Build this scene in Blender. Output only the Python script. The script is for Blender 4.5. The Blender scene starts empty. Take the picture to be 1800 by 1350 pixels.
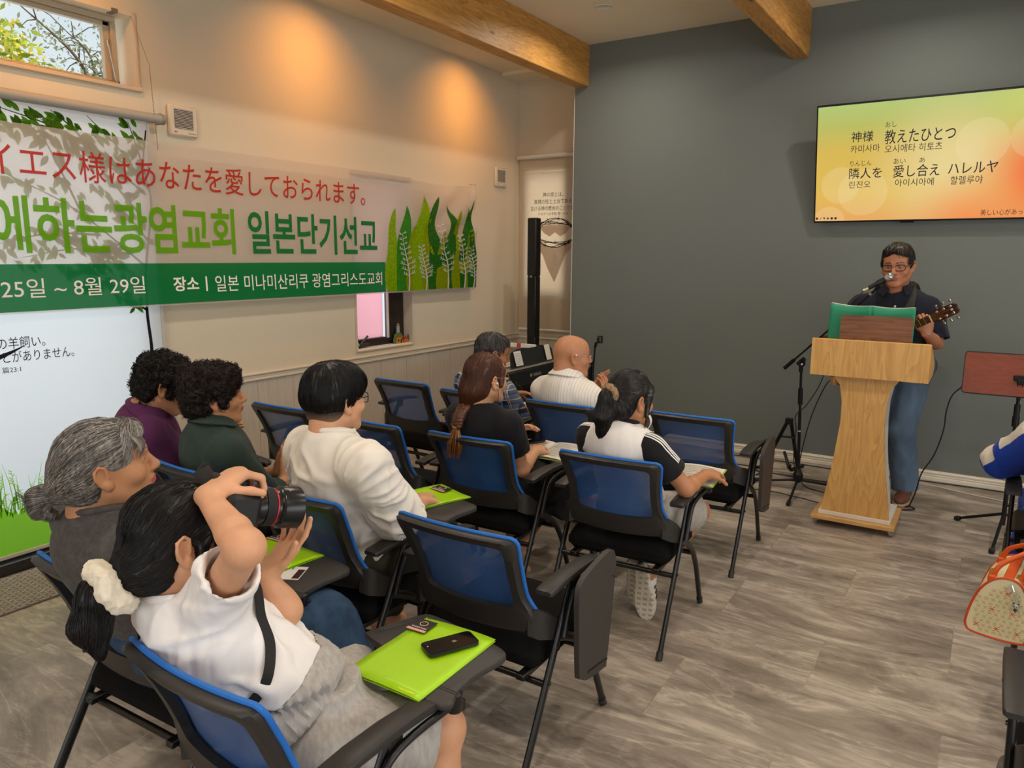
import bpy, math, random
import numpy as np
from mathutils import Vector, Matrix
from mathutils.bvhtree import BVHTree

random.seed(7); RNG = np.random.RandomState(7)
SC = bpy.context.scene
COL = SC.collection
R = math.radians
def V3(*a): return np.array(a, float)

# ------------------------------------------------------------------ camera, world, exposure, big lights
CAM_H = 1.62
def make_camera():
    yaw, pitch, roll = R(32.836), R(9.839), R(-0.295)
    cy, sy = math.cos(yaw), math.sin(yaw)
    F = np.array([-sy*math.cos(pitch), cy*math.cos(pitch), -math.sin(pitch)])
    r = np.array([cy, sy, 0.]); d = np.cross(F, r)
    c, s = math.cos(roll), math.sin(roll)
    rx, dn = c*r+s*d, -s*r+c*d
    m = Matrix(((rx[0], -dn[0], -F[0], 0), (rx[1], -dn[1], -F[1], 0), (rx[2], -dn[2], -F[2], CAM_H), (0, 0, 0, 1)))
    cd = bpy.data.cameras.new('camera'); cd.sensor_width = 36; cd.lens = 1298.04/1800*36; cd.clip_start = .05
    o = bpy.data.objects.new('camera', cd); COL.objects.link(o); o.matrix_world = m
    SC.camera = o
make_camera()

def lin(h):
    if isinstance(h, str):
        h = h.lstrip('#'); c = [int(h[i:i+2], 16)/255 for i in (0, 2, 4)]
    else: c = [x/255 for x in h]
    return tuple(x/12.92 if x <= .04045 else ((x+.055)/1.055)**2.4 for x in c)

SC.view_settings.view_transform = 'Standard'
SC.view_settings.look = 'None'
SC.view_settings.gamma = 1
SC.view_settings.use_curve_mapping = False
SC.view_settings.exposure = 0.0
try:
    SC.cycles.max_bounces = 7; SC.cycles.diffuse_bounces = 4; SC.cycles.glossy_bounces = 3
    SC.cycles.transparent_max_bounces = 12; SC.cycles.transmission_bounces = 4
    SC.cycles.use_denoising = True; SC.cycles.sample_clamp_indirect = 4.0
    SC.cycles.caustics_reflective = False; SC.cycles.caustics_refractive = False
except Exception: pass

def make_world():
    w = bpy.data.worlds.new('sky'); SC.world = w; w.use_nodes = True
    nt = w.node_tree; n = nt.nodes; l = nt.links; n.clear()
    out = n.new('ShaderNodeOutputWorld'); bg = n.new('ShaderNodeBackground')
    tc = n.new('ShaderNodeTexCoord'); no = n.new('ShaderNodeTexNoise'); no.inputs['Scale'].default_value = 5; no.inputs['Detail'].default_value = 5
    rp = n.new('ShaderNodeValToRGB'); rp.color_ramp.elements[0].position = .42; rp.color_ramp.elements[1].position = .6
    rp.color_ramp.elements[0].color = (.72, .84, .92, 1); rp.color_ramp.elements[1].color = (.97, .98, .98, 1)
    l.new(tc.outputs['Generated'], no.inputs['Vector']); l.new(no.outputs['Fac'], rp.inputs['Fac'])
    l.new(rp.outputs['Color'], bg.inputs['Color']); bg.inputs['Strength'].default_value = 1.05
    l.new(bg.outputs[0], out.inputs[0])
make_world()

def area(name, loc, size, power, color=(1, 1, 1), direction=(0, 0, -1), spread=180, shape='RECTANGLE', size_y=None):
    ld = bpy.data.lights.new(name, 'AREA'); ld.shape = shape; ld.size = size
    if size_y and shape in ('RECTANGLE', 'ELLIPSE'): ld.size_y = size_y
    ld.energy = power; ld.color = color; ld.spread = R(spread)
    o = bpy.data.objects.new(name, ld); COL.objects.link(o); o.location = loc
    o.rotation_euler = Vector(direction).to_track_quat('-Z', 'Y').to_euler()
    return o
WARM = (1, .80, .58); NEUT = (1, .90, .78)
LAMPS = [(-2.604, 5.25), (-2.604, 3.0), (-2.604, .75), (-.52, 5.25), (-.52, 3.0), (-.52, .75), (1.4, 5.0), (1.4, 2.8), (1.4, .6), (-1.6, -1.5), (.6, -1.5)]
for (x, y) in LAMPS:
    area('downlight_lamp', (x, y, 3.405), .09, 14, NEUT, shape='DISK', spread=160)
for y in (5.45, 3.70, 1.95, .2):  # the nearest lamp is added without a ring, to warm the upper wall
    area('wall_washer_lamp', (-3.56, y, 3.31), .06, 3.7, (1, .41, .07), direction=(-.66, 0, -1), shape='DISK', spread=112)
# daylight outside each window in view, then fill lamps added for unseen ones
area('daylight_terrace', (-4.9, 1.65, 1.5), 1.9, 21, (.86, .93, 1), (1, 0, -.05), size_y=2.6)
area('daylight_small_window', (-4.8, 4.45, 1.6), .8, 16, (.95, .96, 1), (1, 0, 0), size_y=1.5)
area('daylight_niche', (-3.78, 7.1, 1.9), .7, 34, (1, .96, .9), (0, -1, 0), size_y=1.5)
area('fill_right_windows', (3.25, 1.5, 1.45), 4.5, 88, (.95, .97, 1), (-1, 0, .3), size_y=1.7)  # added fill lamp standing in for unseen windows on the right
area('fill_back_windows', (0, -3.0, 1.45), 4.0, 55, (.95, .97, 1), (0, 1, 0), size_y=1.7)  # added fill lamp behind the camera, in place of unseen windows

sun = bpy.data.lights.new('sun', 'SUN'); sun.energy = 8; sun.angle = .02; sun.color = (1, .95, .85)
so_ = bpy.data.objects.new('sun', sun); COL.objects.link(so_); so_.rotation_euler = Vector((-.62, .25, -1.0)).to_track_quat('-Z', 'Y').to_euler()
# ------------------------------------------------------------------ materials
class NT:
    def __init__(s, name):
        s.m = bpy.data.materials.new(name); s.m.use_nodes = True
        s.t = s.m.node_tree; s.n = s.t.nodes; s.b = s.n['Principled BSDF']; s.out = s.n['Material Output']
    def new(s, t, **kw):
        x = s.n.new(t)
        for k, v in kw.items():
            if k.startswith('_'): setattr(x, k[1:], v)
            else: x.inputs[k.replace('__', ' ')].default_value = v
        return x
    def link(s, a, b): s.t.links.new(a, b)
    def coord(s, scale=(1, 1, 1), rot=(0, 0, 0), kind='Object'):
        tc = s.new('ShaderNodeTexCoord'); mp = s.new('ShaderNodeMapping'); mp.inputs['Scale'].default_value = scale; mp.inputs['Rotation'].default_value = rot
        s.link(tc.outputs[kind], mp.inputs['Vector']); return mp.outputs['Vector']
    def ramp(s, fac, stops):
        rp = s.new('ShaderNodeValToRGB'); e = rp.color_ramp.elements
        while len(e) < len(stops): e.new(.5)
        for i, (p, c) in enumerate(stops):
            e[i].position = p; e[i].color = (*c, 1) if len(c) == 3 else c
        s.link(fac, rp.inputs['Fac']); return rp.outputs['Color']
    def bump(s, h, strength=.3, dist=.002):
        bp = s.new('ShaderNodeBump', Strength=strength, Distance=dist); s.link(h, bp.inputs['Height']); s.link(bp.outputs['Normal'], s.b.inputs['Normal'])
MATS = {}
def mat(name, color, rough=.6, metal=0., spec=.4, noise=None, bump=None, sheen=0, emit=None, alpha=None):
    """noise=(scale, contrast, stretch) value variation; bump=(scale, strength, dist, stretch)"""
    if name in MATS: return MATS[name]
    k = NT(name); c = lin(color); b = k.b
    b.inputs['Base Color'].default_value = (*c, 1); b.inputs['Roughness'].default_value = rough; b.inputs['Metallic'].default_value = metal
    b.inputs['Specular IOR Level'].default_value = spec
    if sheen: b.inputs['Sheen Weight'].default_value = sheen
    if noise:
        sc, am, st = noise
        no = k.new('ShaderNodeTexNoise', Scale=sc, Detail=4.0); k.link(k.coord(st), no.inputs['Vector'])
        col = k.ramp(no.outputs['Fac'], [(.3, tuple(x*(1-am) for x in c)), (.7, tuple(min(1, x*(1+am)) for x in c))])
        k.link(col, b.inputs['Base Color'])
    if bump:
        sc, stg, di, st = bump
        no = k.new('ShaderNodeTexNoise', Scale=sc, Detail=3.0); k.link(k.coord(st), no.inputs['Vector']); k.bump(no.outputs['Fac'], stg, di)
    if emit:
        b.inputs['Emission Color'].default_value = (*lin(emit[0]), 1); b.inputs['Emission Strength'].default_value = emit[1]
    MATS[name] = k.m; return k.m
def cloth_translucent(name, color, trans=.5, clear=0., noise=None):
    if name in MATS: return MATS[name]
    k = NT(name); c = (*lin(color), 1); k.n.remove(k.b)
    d = k.new('ShaderNodeBsdfDiffuse', Color=c); t = k.new('ShaderNodeBsdfTranslucent', Color=c); m = k.new('ShaderNodeMixShader', Fac=trans)
    k.link(d.outputs[0], m.inputs[1]); k.link(t.outputs[0], m.inputs[2]); last = m
    if noise:
        no = k.new('ShaderNodeTexNoise', Scale=noise[0], Detail=4.0); k.link(k.coord(), no.inputs['Vector'])
        col = k.ramp(no.outputs['Fac'], [(.3, tuple(x*(1-noise[1]) for x in c[:3])), (.7, tuple(min(1, x*(1+noise[1])) for x in c[:3]))])
        k.link(col, d.inputs['Color']); k.link(col, t.inputs['Color'])
    if clear:
        tr = k.new('ShaderNodeBsdfTransparent'); m2 = k.new('ShaderNodeMixShader', Fac=clear)
        k.link(m.outputs[0], m2.inputs[1]); k.link(tr.outputs[0], m2.inputs[2]); last = m2
    k.link(last.outputs[0], k.out.inputs['Surface']); MATS[name] = k.m; return k.m
def wood(name, c0, c1, axis='z', scale=1.0, rough=.45, knots=False):
    if name in MATS: return MATS[name]
    k = NT(name); st = {'x': (.12, 1, 1), 'y': (1, .12, 1), 'z': (1, 1, .12)}[axis]
    co = k.coord(tuple(s*scale for s in st))
    n1 = k.new('ShaderNodeTexNoise', Scale=7.0, Detail=3.0, Distortion=1.2); k.link(co, n1.inputs['Vector'])
    mul = k.new('ShaderNodeMath', _operation='MULTIPLY'); mul.inputs[1].default_value = 14; k.link(n1.outputs['Fac'], mul.inputs[0])
    fr = k.new('ShaderNodeMath', _operation='FRACT'); k.link(mul.outputs[0], fr.inputs[0])
    n2 = k.new('ShaderNodeTexNoise', Scale=60.0, Detail=4.0); k.link(co, n2.inputs['Vector'])
    ad = k.new('ShaderNodeMath', _operation='MULTIPLY_ADD'); ad.inputs[1].default_value = .45; k.link(fr.outputs[0], ad.inputs[0]); k.link(n2.outputs['Fac'], ad.inputs[2])
    col = k.ramp(ad.outputs[0], [(.3, lin(c0)), (.95, lin(c1))])
    if knots:
        vo = k.new('ShaderNodeTexVoronoi', Scale=2.6, Randomness=1.0); co2 = k.coord(tuple(s*2.2 if s == 1 else .8 for s in st)); k.link(co2, vo.inputs['Vector'])
        kn = k.ramp(vo.outputs['Distance'], [(.03, (.10, .045, .015)), (.10, (1, 1, 1))])
        mx = k.new('ShaderNodeMix', _data_type='RGBA', _blend_type='MULTIPLY'); mx.inputs[0].default_value = 1
        k.link(col, mx.inputs[6]); k.link(kn, mx.inputs[7]); col = mx.outputs[2]
    k.link(col, k.b.inputs['Base Color']); k.b.inputs['Roughness'].default_value = rough
    k.bump(ad.outputs[0], .15, .001); MATS[name] = k.m; return k.m

# ------------------------------------------------------------------ mesh building
class MB:
    def __init__(s): s.v = []; s.f = []; s.mi = []
    def add(s, v, f, mi=0):
        o = len(s.v); s.v.extend([tuple(map(float, p)) for p in v]); s.f.extend([tuple(int(i)+o for i in q) for q in f]); s.mi.extend([mi]*len(f)); return s
    def box(s, c, d, rot=None, mi=0, bev=0.0):
        hx, hy, hz = d[0]/2, d[1]/2, d[2]/2
        if bev <= 0:
            v = np.array([(x, y, z) for x in (-hx, hx) for y in (-hy, hy) for z in (-hz, hz)])
            f = [(0, 1, 3, 2), (4, 6, 7, 5), (0, 4, 5, 1), (2, 3, 7, 6), (0, 2, 6, 4), (1, 5, 7, 3)]
        else:
            b = min(bev, hx*.98, hy*.98, hz*.98); v = []; ix = {}
            for sx in (-1, 1):
                for sy in (-1, 1):
                    for sz in (-1, 1):
                        for a in range(3):
                            p = [sx*(hx-b), sy*(hy-b), sz*(hz-b)]; p[a] = (sx, sy, sz)[a]*(hx, hy, hz)[a]; ix[sx, sy, sz, a] = len(v); v.append(p)
            v = np.array(v); f = []; I = lambda sx, sy, sz, a: ix[sx, sy, sz, a]
            for a in range(3):
                for sg in (-1, 1):
                    q = []
                    for (p1, p2) in ((-1, -1), (1, -1), (1, 1), (-1, 1)):
                        t = [0, 0, 0]; t[a] = sg; t[(a+1) % 3] = p1; t[(a+2) % 3] = p2; q.append(I(*t, a))
                    f.append(q if sg > 0 else q[::-1])
            for a in range(3):
                b1, b2 = (a+1) % 3, (a+2) % 3
                for s1 in (-1, 1):
                    for s2 in (-1, 1):
                        t0 = [0]*3; t1 = [0]*3; t0[a] = -1; t1[a] = 1
                        for t in (t0, t1): t[b1] = s1; t[b2] = s2
                        q = [I(*t0, b1), I(*t1, b1), I(*t1, b2), I(*t0, b2)]
                        f.append(q if s1*s2 < 0 else q[::-1])
            for sx in (-1, 1):
                for sy in (-1, 1):
                    for sz in (-1, 1):
                        q = [I(sx, sy, sz, a) for a in range(3)]; f.append(q if sx*sy*sz > 0 else q[::-1])
        if rot is not None: v = v @ np.array(rot).T
        return s.add(v+np.array(c, float), f, mi)
    def tube(s, pts, r, n=10, mi=0, cap=True, flat=1.0, up=None, closed=False):
        """flat scales the radius along the second frame axis"""
        P = np.array(pts, float); m = len(P); rr = np.full(m, r, float) if np.isscalar(r) else np.array(r, float)
        T = np.gradient(P, axis=0)
        if closed: T = np.roll(P, -1, 0)-np.roll(P, 1, 0)
        T /= np.linalg.norm(T, axis=1)[:, None]+1e-12
        a = np.array(up, float) if up is not None else (np.array((0, 0, 1.)) if abs(T[0][2]) < .9 else np.array((1., 0, 0)))
        V = []
        N = None
        for i in range(m):
            if N is None or up is not None: N = a-T[i]*np.dot(a, T[i])
            else: N = N-T[i]*np.dot(N, T[i])
            N = N/(np.linalg.norm(N)+1e-12); B = np.cross(T[i], N)
            for j in range(n):
                t = 2*math.pi*j/n; V.append(P[i]+rr[i]*(math.cos(t)*B+flat*math.sin(t)*N))
        F = []
        for i in range(m if closed else m-1):
            for j in range(n):
                k = (j+1) % n; i2 = (i+1) % m; F.append((i*n+j, i*n+k, i2*n+k, i2*n+j))
        if cap and not closed: F.append(tuple(range(n))[::-1]); F.append(tuple((m-1)*n+j for j in range(n)))
        return s.add(V, F, mi)
    def cyl(s, a, b, r, r2=None, n=16, mi=0): return s.tube([a, b], [r, r if r2 is None else r2], n, mi)
    def lathe(s, prof, o=(0, 0, 0), axis=(0, 0, 1), n=24, mi=0):
        ax = Vector(axis).normalized(); q = Vector((0, 0, 1)).rotation_difference(ax).to_matrix(); q = np.array(q); V = []
        for (r, h) in prof:
            for j in range(n):
                t = 2*math.pi*j/n; V.append(q @ np.array((r*math.cos(t), r*math.sin(t), h)))
        F = []
        for i in range(len(prof)-1):
            for j in range(n):
                k = (j+1) % n; F.append((i*n+j, i*n+k, (i+1)*n+k, (i+1)*n+j))
        F.append(tuple(range(n))[::-1]); F.append(tuple((len(prof)-1)*n+j for j in range(n)))
        return s.add(np.array(V)+np.array(o, float), F, mi)
    def prism(s, poly, h, M=None, mi=0):
        """poly 2D (ccw) extruded 0..h along local z; M 4x4 places it"""
        n = len(poly); V = [(p[0], p[1], 0) for p in poly]+[(p[0], p[1], h) for p in poly]
        F = [tuple(range(n))[::-1], tuple(range(n, 2*n))]+[(i, (i+1) % n, n+(i+1) % n, n+i) for i in range(n)]
        V = np.array(V, float)
        if M is not None: M = np.array(M); V = V @ M[:3, :3].T+M[:3, 3]
        return s.add(V, F, mi)
    def grid(s, fn, nu, nv, mi=0, flip=False):
        V = [fn(i/nu, j/nv) for i in range(nu+1) for j in range(nv+1)]
        F = []
        for i in range(nu):
            for j in range(nv):
                a = i*(nv+1)+j; q = (a, a+nv+1, a+nv+2, a+1); F.append(q[::-1] if flip else q)
        return s.add(V, F, mi)
def frame3(o, x, y, z):
    M = np.eye(4); M[:3, 0] = x; M[:3, 1] = y; M[:3, 2] = z; M[:3, 3] = o; return M
def obj(name, mb, mats, parent=None, smooth=False, loc=None, angle=40, sub=0, solid=0):
    me = bpy.data.meshes.new(name)
    if isinstance(mb, MB): me.from_pydata(mb.v, [], mb.f); mis = mb.mi
    else: me.from_pydata([tuple(p) for p in mb[0]], [], [tuple(q) for q in mb[1]]); mis = mb[2] if len(mb) > 2 else None
    if not isinstance(mats, (list, tuple)): mats = [mats]
    for m in mats: me.materials.append(m)
    if mis is not None and len(mats) > 1: me.polygons.foreach_set('material_index', np.array(mis, dtype=np.int32))
    if smooth:
        me.shade_smooth() if smooth == 'all' else (me.shade_smooth(), me.set_sharp_from_angle(angle=R(angle)))
    me.update()
    o = bpy.data.objects.new(name, me); COL.objects.link(o)
    if parent is not None: o.parent = parent
    if loc is not None: o.location = loc
    if solid: md = o.modifiers.new('solid', 'SOLIDIFY'); md.thickness = solid; md.offset = 0
    if sub: md = o.modifiers.new('sub', 'SUBSURF'); md.levels = md.render_levels = sub
    return o
def tag(o, label=None, cat=None, group=None, kind=None):
    if label: o['label'] = label
    if cat: o['category'] = cat
    if group: o['group'] = group
    if kind: o['kind'] = kind
    return o
def thing(name, label, cat, loc=(0, 0, 0), rz=0, group=None):
    o = bpy.data.objects.new(name, None); COL.objects.link(o); o.empty_display_size = .1
    o.location = loc; o.rotation_euler = (0, 0, rz); return tag(o, label, cat, group)
def struct(name, mb, mats, parent=None, smooth=False):
    o = obj(name, mb, mats, parent, smooth)
    if parent is None: o['kind'] = 'structure'
    return o
def dup(root, loc=None, rz=None):
    r = root.copy(); COL.objects.link(r)
    if loc is not None: r.location = loc
    if rz is not None: r.rotation_euler = (0, 0, rz)
    for ch in list(root.children):
        c = ch.copy(); COL.objects.link(c); c.parent = r
        for g in list(ch.children):
            d = g.copy(); COL.objects.link(d); d.parent = c
    return r
def bez(pts, n=8):
    """Catmull-Rom through pts"""
    P = np.array(pts, float); P = np.vstack([2*P[0]-P[1], P, 2*P[-1]-P[-2]]); out = []
    for i in range(1, len(P)-2):
        for k in range(n):
            t = k/n; a, b, c, d = P[i-1], P[i], P[i+1], P[i+2]
            out.append(.5*((2*b)+(-a+c)*t+(2*a-5*b+4*c-d)*t*t+(-a+3*b-3*c+d)*t**3))
    out.append(P[-2]); return np.array(out)
def rrect(w, h, r, n=4):
    out = []
    for (cx, cy, a0) in ((w/2-r, h/2-r, 0), (-w/2+r, h/2-r, 90), (-w/2+r, -h/2+r, 180), (w/2-r, -h/2+r, 270)):
        for k in range(n+1):
            t = R(a0+90*k/n); out.append((cx+r*math.cos(t), cy+r*math.sin(t)))
    return out
# text as flat faces; returns 2D verts + faces fitted to a box
def text2d(body, x0, x1, y0, y1, bold=0.0, align=None):
    cu = bpy.data.curves.new('t', 'FONT'); cu.body = body; cu.size = 1; cu.offset = bold; cu.resolution_u = 3; cu.fill_mode = 'FRONT'
    o = bpy.data.objects.new('t', cu); COL.objects.link(o)
    dg = bpy.context.evaluated_depsgraph_get(); me = bpy.data.meshes.new_from_object(o.evaluated_get(dg))
    v = np.array([p.co[:2] for p in me.vertices]).reshape(-1, 2); f = [tuple(p.vertices) for p in me.polygons]
    bpy.data.objects.remove(o); bpy.data.curves.remove(cu); bpy.data.meshes.remove(me)
    if len(v) == 0: return v, f
    lo, hi = v.min(0), v.max(0)
    s = (np.array((x1, y1))-np.array((x0, y0)))/(hi-lo)
    if align == 'keep': s = np.array((s[1], s[1]))
    if align == 'keepx': s = np.array((s[0], s[0]))
    return (v-lo)*s+np.array((x0, y0)), f
def put_text(mb, body, x0, x1, y0, y1, place, bold=0.0, mi=0, align=None):
    v, f = text2d(body, x0, x1, y0, y1, bold, align)
    if len(v): mb.add([place(p[0], p[1]) for p in v], f, mi)
# ------------------------------------------------------------------ the room
WX = -4.1; GY = 6.09; NY = 6.469; CZ = 3.43; CZL = 3.33
M_wall = mat('cream_wallpaper', '#d3c6ae', .85, bump=(160, .25, .0015, (1, 1, 1)))
M_grey = mat('grey_painted_wall', '#6c726e', .75, bump=(220, .12, .001, (1, 1, 1)))
M_white = mat('white_trim', '#e4dfd4', .5)
M_ceil = mat('ceiling_paper', '#ece0c6', .9)
def floor_mat():
    k = NT('stone_vinyl_floor'); co = k.coord()
    br = k.new('ShaderNodeTexBrick', Scale=1.0, Mortar__Size=.0016, Brick__Width=.914, Row__Height=.457)
    br.offset = .5; br.inputs['Color1'].default_value = (.0, .0, .0, 1); br.inputs['Color2'].default_value = (1, 1, 1, 1); br.inputs['Mortar'].default_value = (.5, .5, .5, 1)
    k.link(co, br.inputs['Vector'])
    # every tile gets its own piece of the grain
    sc = k.new('ShaderNodeVectorMath', _operation='SCALE'); sc.inputs['Scale'].default_value = 7.0; k.link(br.outputs['Color'], sc.inputs[0])
    mp = k.new('ShaderNodeMapping'); mp.inputs['Scale'].default_value = (.45, 1.35, 1); mp.inputs['Rotation'].default_value = (0, 0, R(-14)); k.link(co, mp.inputs['Vector'])
    ad = k.new('ShaderNodeVectorMath', _operation='ADD'); k.link(mp.outputs[0], ad.inputs[0]); k.link(sc.outputs[0], ad.inputs[1])
    n1 = k.new('ShaderNodeTexNoise', Scale=2.3, Detail=10.0, Roughness=.70, Distortion=1.6); k.link(ad.outputs[0], n1.inputs['Vector'])
    n2 = k.new('ShaderNodeTexNoise', Scale=9.0, Detail=5.0, Roughness=.7, Distortion=.6); k.link(ad.outputs[0], n2.inputs['Vector'])
    mm = k.new('ShaderNodeMath', _operation='MULTIPLY_ADD'); mm.inputs[1].default_value = .32; k.link(n2.outputs['Fac'], mm.inputs[0]); k.link(n1.outputs['Fac'], mm.inputs[2])
    n3 = k.new('ShaderNodeTexNoise', Scale=34.0, Detail=5.0, Roughness=.75); k.link(ad.outputs[0], n3.inputs['Vector']); m3 = k.new('ShaderNodeMath', _operation='MULTIPLY_ADD'); m3.inputs[1].default_value = .16; k.link(n3.outputs['Fac'], m3.inputs[0]); k.link(mm.outputs[0], m3.inputs[2]); m4 = k.new('ShaderNodeMath', _operation='SUBTRACT'); m4.inputs[1].default_value = .08; k.link(m3.outputs[0], m4.inputs[0]); mm = m4
    vm = k.new('ShaderNodeMapping'); vm.inputs['Scale'].default_value = (.8, 1.5, 1); vm.inputs['Rotation'].default_value = (0, 0, R(24)); k.link(ad.outputs[0], vm.inputs['Vector'])
    v1 = k.new('ShaderNodeTexNoise', Scale=1.5, Detail=6.0, Roughness=.55, Distortion=2.2); k.link(vm.outputs[0], v1.inputs['Vector'])
    vein = k.ramp(v1.outputs['Fac'], [(.455, (0, 0, 0)), (.495, (1, 1, 1)), (.505, (.25, .25, .25)), (.57, (0, 0, 0))])
    v2 = k.new('ShaderNodeMath', _operation='MULTIPLY_ADD'); v2.inputs[1].default_value = .13; k.link(vein, v2.inputs[0]); k.link(mm.outputs[0], v2.inputs[2])
    cr = k.ramp(v1.outputs['Fac'], [(.60, (0, 0, 0)), (.62, (1, 1, 1)), (.64, (0, 0, 0))]); v3 = k.new('ShaderNodeMath', _operation='MULTIPLY_ADD'); v3.inputs[1].default_value = -.10; k.link(cr, v3.inputs[0]); k.link(v2.outputs[0], v3.inputs[2]); mm = v3
    col = k.ramp(mm.outputs[0], [(.40, lin('#5e554b')), (.54, lin('#7c7266')), (.66, lin('#91867a')), (.84, lin('#b8ac9d'))])
    mix = k.new('ShaderNodeMix', _data_type='RGBA', _blend_type='MULTIPLY'); k.link(br.outputs['Fac'], mix.inputs[0]); mix.inputs[7].default_value = (.82, .80, .78, 1); k.link(col, mix.inputs[6])
    k.link(mix.outputs[2], k.b.inputs['Base Color'])
    rr = k.new('ShaderNodeMath', _operation='MULTIPLY_ADD'); rr.inputs[1].default_value = .25; rr.inputs[2].default_value = .30; k.link(n2.outputs['Fac'], rr.inputs[0]); k.link(rr.outputs[0], k.b.inputs['Roughness'])
    k.b.inputs['Specular IOR Level'].default_value = .45; k.bump(mm.outputs[0], .12, .002); return k.m
m = MB(); m.box((-.45, 1.75, -.05), (7.7, 9.7, .1)); struct('floor', m, floor_mat())
def wall_cells(m, axis, pos, thick, a0, a1, z0, z1, holes, mi=0):
    """wall slab with rectangular holes; axis 'x': plane x=pos running along y"""
    A = sorted({a0, a1, *[h[0] for h in holes], *[h[1] for h in holes]}); Z = sorted({z0, z1, *[h[2] for h in holes], *[h[3] for h in holes]})
    for i in range(len(A)-1):
        for j in range(len(Z)-1):
            ca, cz = (A[i]+A[i+1])/2, (Z[j]+Z[j+1])/2
            if any(h[0] < ca < h[1] and h[2] < cz < h[3] for h in holes): continue
            if axis == 'x': m.box((pos+thick/2, ca, cz), (abs(thick), A[i+1]-A[i], Z[j+1]-Z[j]))
            else: m.box((ca, pos+thick/2, cz), (A[i+1]-A[i], abs(thick), Z[j+1]-Z[j]))
W1 = (1.1, 2.5, 2.531, 2.9); W2 = (.72, 2.46, .03, 2.34); W3 = (4.134, 4.781, .888, 2.2)
m = MB(); wall_cells(m, 'x', WX, -.2, -3.1, 6.6, 0, CZ+.1, [W1, W2, W3]); struct('wall_left', m, M_wall)
m = MB(); m.box((-.01, GY+.06, CZ/2), (6.54, .12, CZ)); struct('wall_front', m, M_grey)
m = MB(); m.box((-3.283, GY+.06, CZ/2-.2), (.006, .12, CZ-.4)); struct('trim_3', m, M_white)
m = MB(); wall_cells(m, 'y', NY, .15, -4.1, -2.6, 0, CZ, [(-4.0, -3.56, 1.26, 2.42)])
m.box((-2.65, (GY+.12+NY)/2, CZ/2), (.1, NY-GY-.12, CZ)); struct('wall_recess', m, M_wall)
m = MB(); wall_cells(m, 'x', 3.26, .15, -3.1, 6.2, 0, CZ+.1, [(-.9, 3.9, .5, 2.4)]); struct('wall_right', m, M_wall)
m = MB(); wall_cells(m, 'y', -3.1, -.15, -4.3, 3.4, 0, CZ+.1, [(-2.1, 2.1, .5, 2.4)]); struct('wall_back', m, M_wall)
m = MB(); m.box((.05, 1.6, CZ+.05), (6.5, 9.8, .1)); m.box((-3.7, 1.55, CZL+.1), (1.0, 9.22, .2)); m.box((-3.5, 6.36, 3.40), (1.3, .41, .2)); struct('ceiling', m, M_ceil)
# dado rail and panelling on the left and recess walls
M_pan = NT('panel_boards'); _c = M_pan.coord((1, 1, 1)); _w = M_pan.new('ShaderNodeTexBrick', Scale=1.0, Mortar__Size=.0022, Brick__Width=.303, Row__Height=9.0)
_mp = M_pan.new('ShaderNodeMapping'); _mp.inputs['Rotation'].default_value = (0, R(90), R(90)); M_pan.link(_c, _mp.inputs['Vector'])
_w.offset = 0
_sx = M_pan.new('ShaderNodeSeparateXYZ'); M_pan.link(_c, _sx.inputs[0]); _cx = M_pan.new('ShaderNodeCombineXYZ'); _sm = M_pan.new('ShaderNodeMath', _operation='ADD'); M_pan.link(_sx.outputs[0], _sm.inputs[0]); M_pan.link(_sx.outputs[1], _sm.inputs[1])
M_pan.link(_sm.outputs[0], _cx.inputs[0]); M_pan.link(_sx.outputs[2], _cx.inputs[1]); M_pan.link(_cx.outputs[0], _w.inputs['Vector'])
_no = M_pan.new('ShaderNodeTexNoise', Scale=14.0, Detail=4.0); M_pan.link(M_pan.coord((6, 6, .35)), _no.inputs['Vector'])
_cl = M_pan.ramp(_no.outputs['Fac'], [(.3, lin('#b5aa9a')), (.7, lin('#c4baab'))]); _mx = M_pan.new('ShaderNodeMix', _data_type='RGBA', _blend_type='MULTIPLY')
M_pan.link(_w.outputs['Fac'], _mx.inputs[0]); M_pan.link(_cl, _mx.inputs[6]); _mx.inputs[7].default_value = (.6, .57, .53, 1); M_pan.link(_mx.outputs[2], M_pan.b.inputs['Base Color']); M_pan.b.inputs['Roughness'].default_value = .6; M_pan = M_pan.m
m = MB(); m.box((WX+.003, 4.5, .40), (.006, 3.94, .8)); m.box((-3.4, NY-.003, .40), (1.4, .006, .8)); struct('trim_4', m, M_pan)
M_rail = mat('dado_rail', '#d2c6b2', .5)
m = MB()
for (z, h, t) in ((.833, .016, .022), (.815, .02, .014), (.796, .018, .018)):
    m.box((WX+t/2, 4.5, z), (t, 3.94, h), bev=.004); m.box((-3.4, NY-t/2, z), (1.4, t, h), bev=.004)
struct('trim_1', m, M_rail)
m = MB()
m.box((-.02, GY-.006, .04), (6.5, .012, .08)); m.box((-.02, GY-.009, .066), (6.5, .018, .014), bev=.003); m.box((-.02, GY-.009, .02), (6.5, .018, .03), bev=.003); m.box((-.02, GY-.008, .046), (6.5, .016, .01), bev=.002)
struct('baseboard_front', m, mat('baseboard_white', '#e3d9c8', .5))
# beams
M_beam = wood('pine_beam', '#9c6a2c', '#c9944c', 'y', .9, .5, knots=True)
for i, x in enumerate((-3.207, -1.376, .444, 2.264)):
    m = MB(); m.box((x, 1.55, (3.085+CZ)/2+.01), (.124, 9.2, CZ-3.085+.02), bev=.004)
    struct('trim_%d' % (5+i), m, M_beam)
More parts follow.
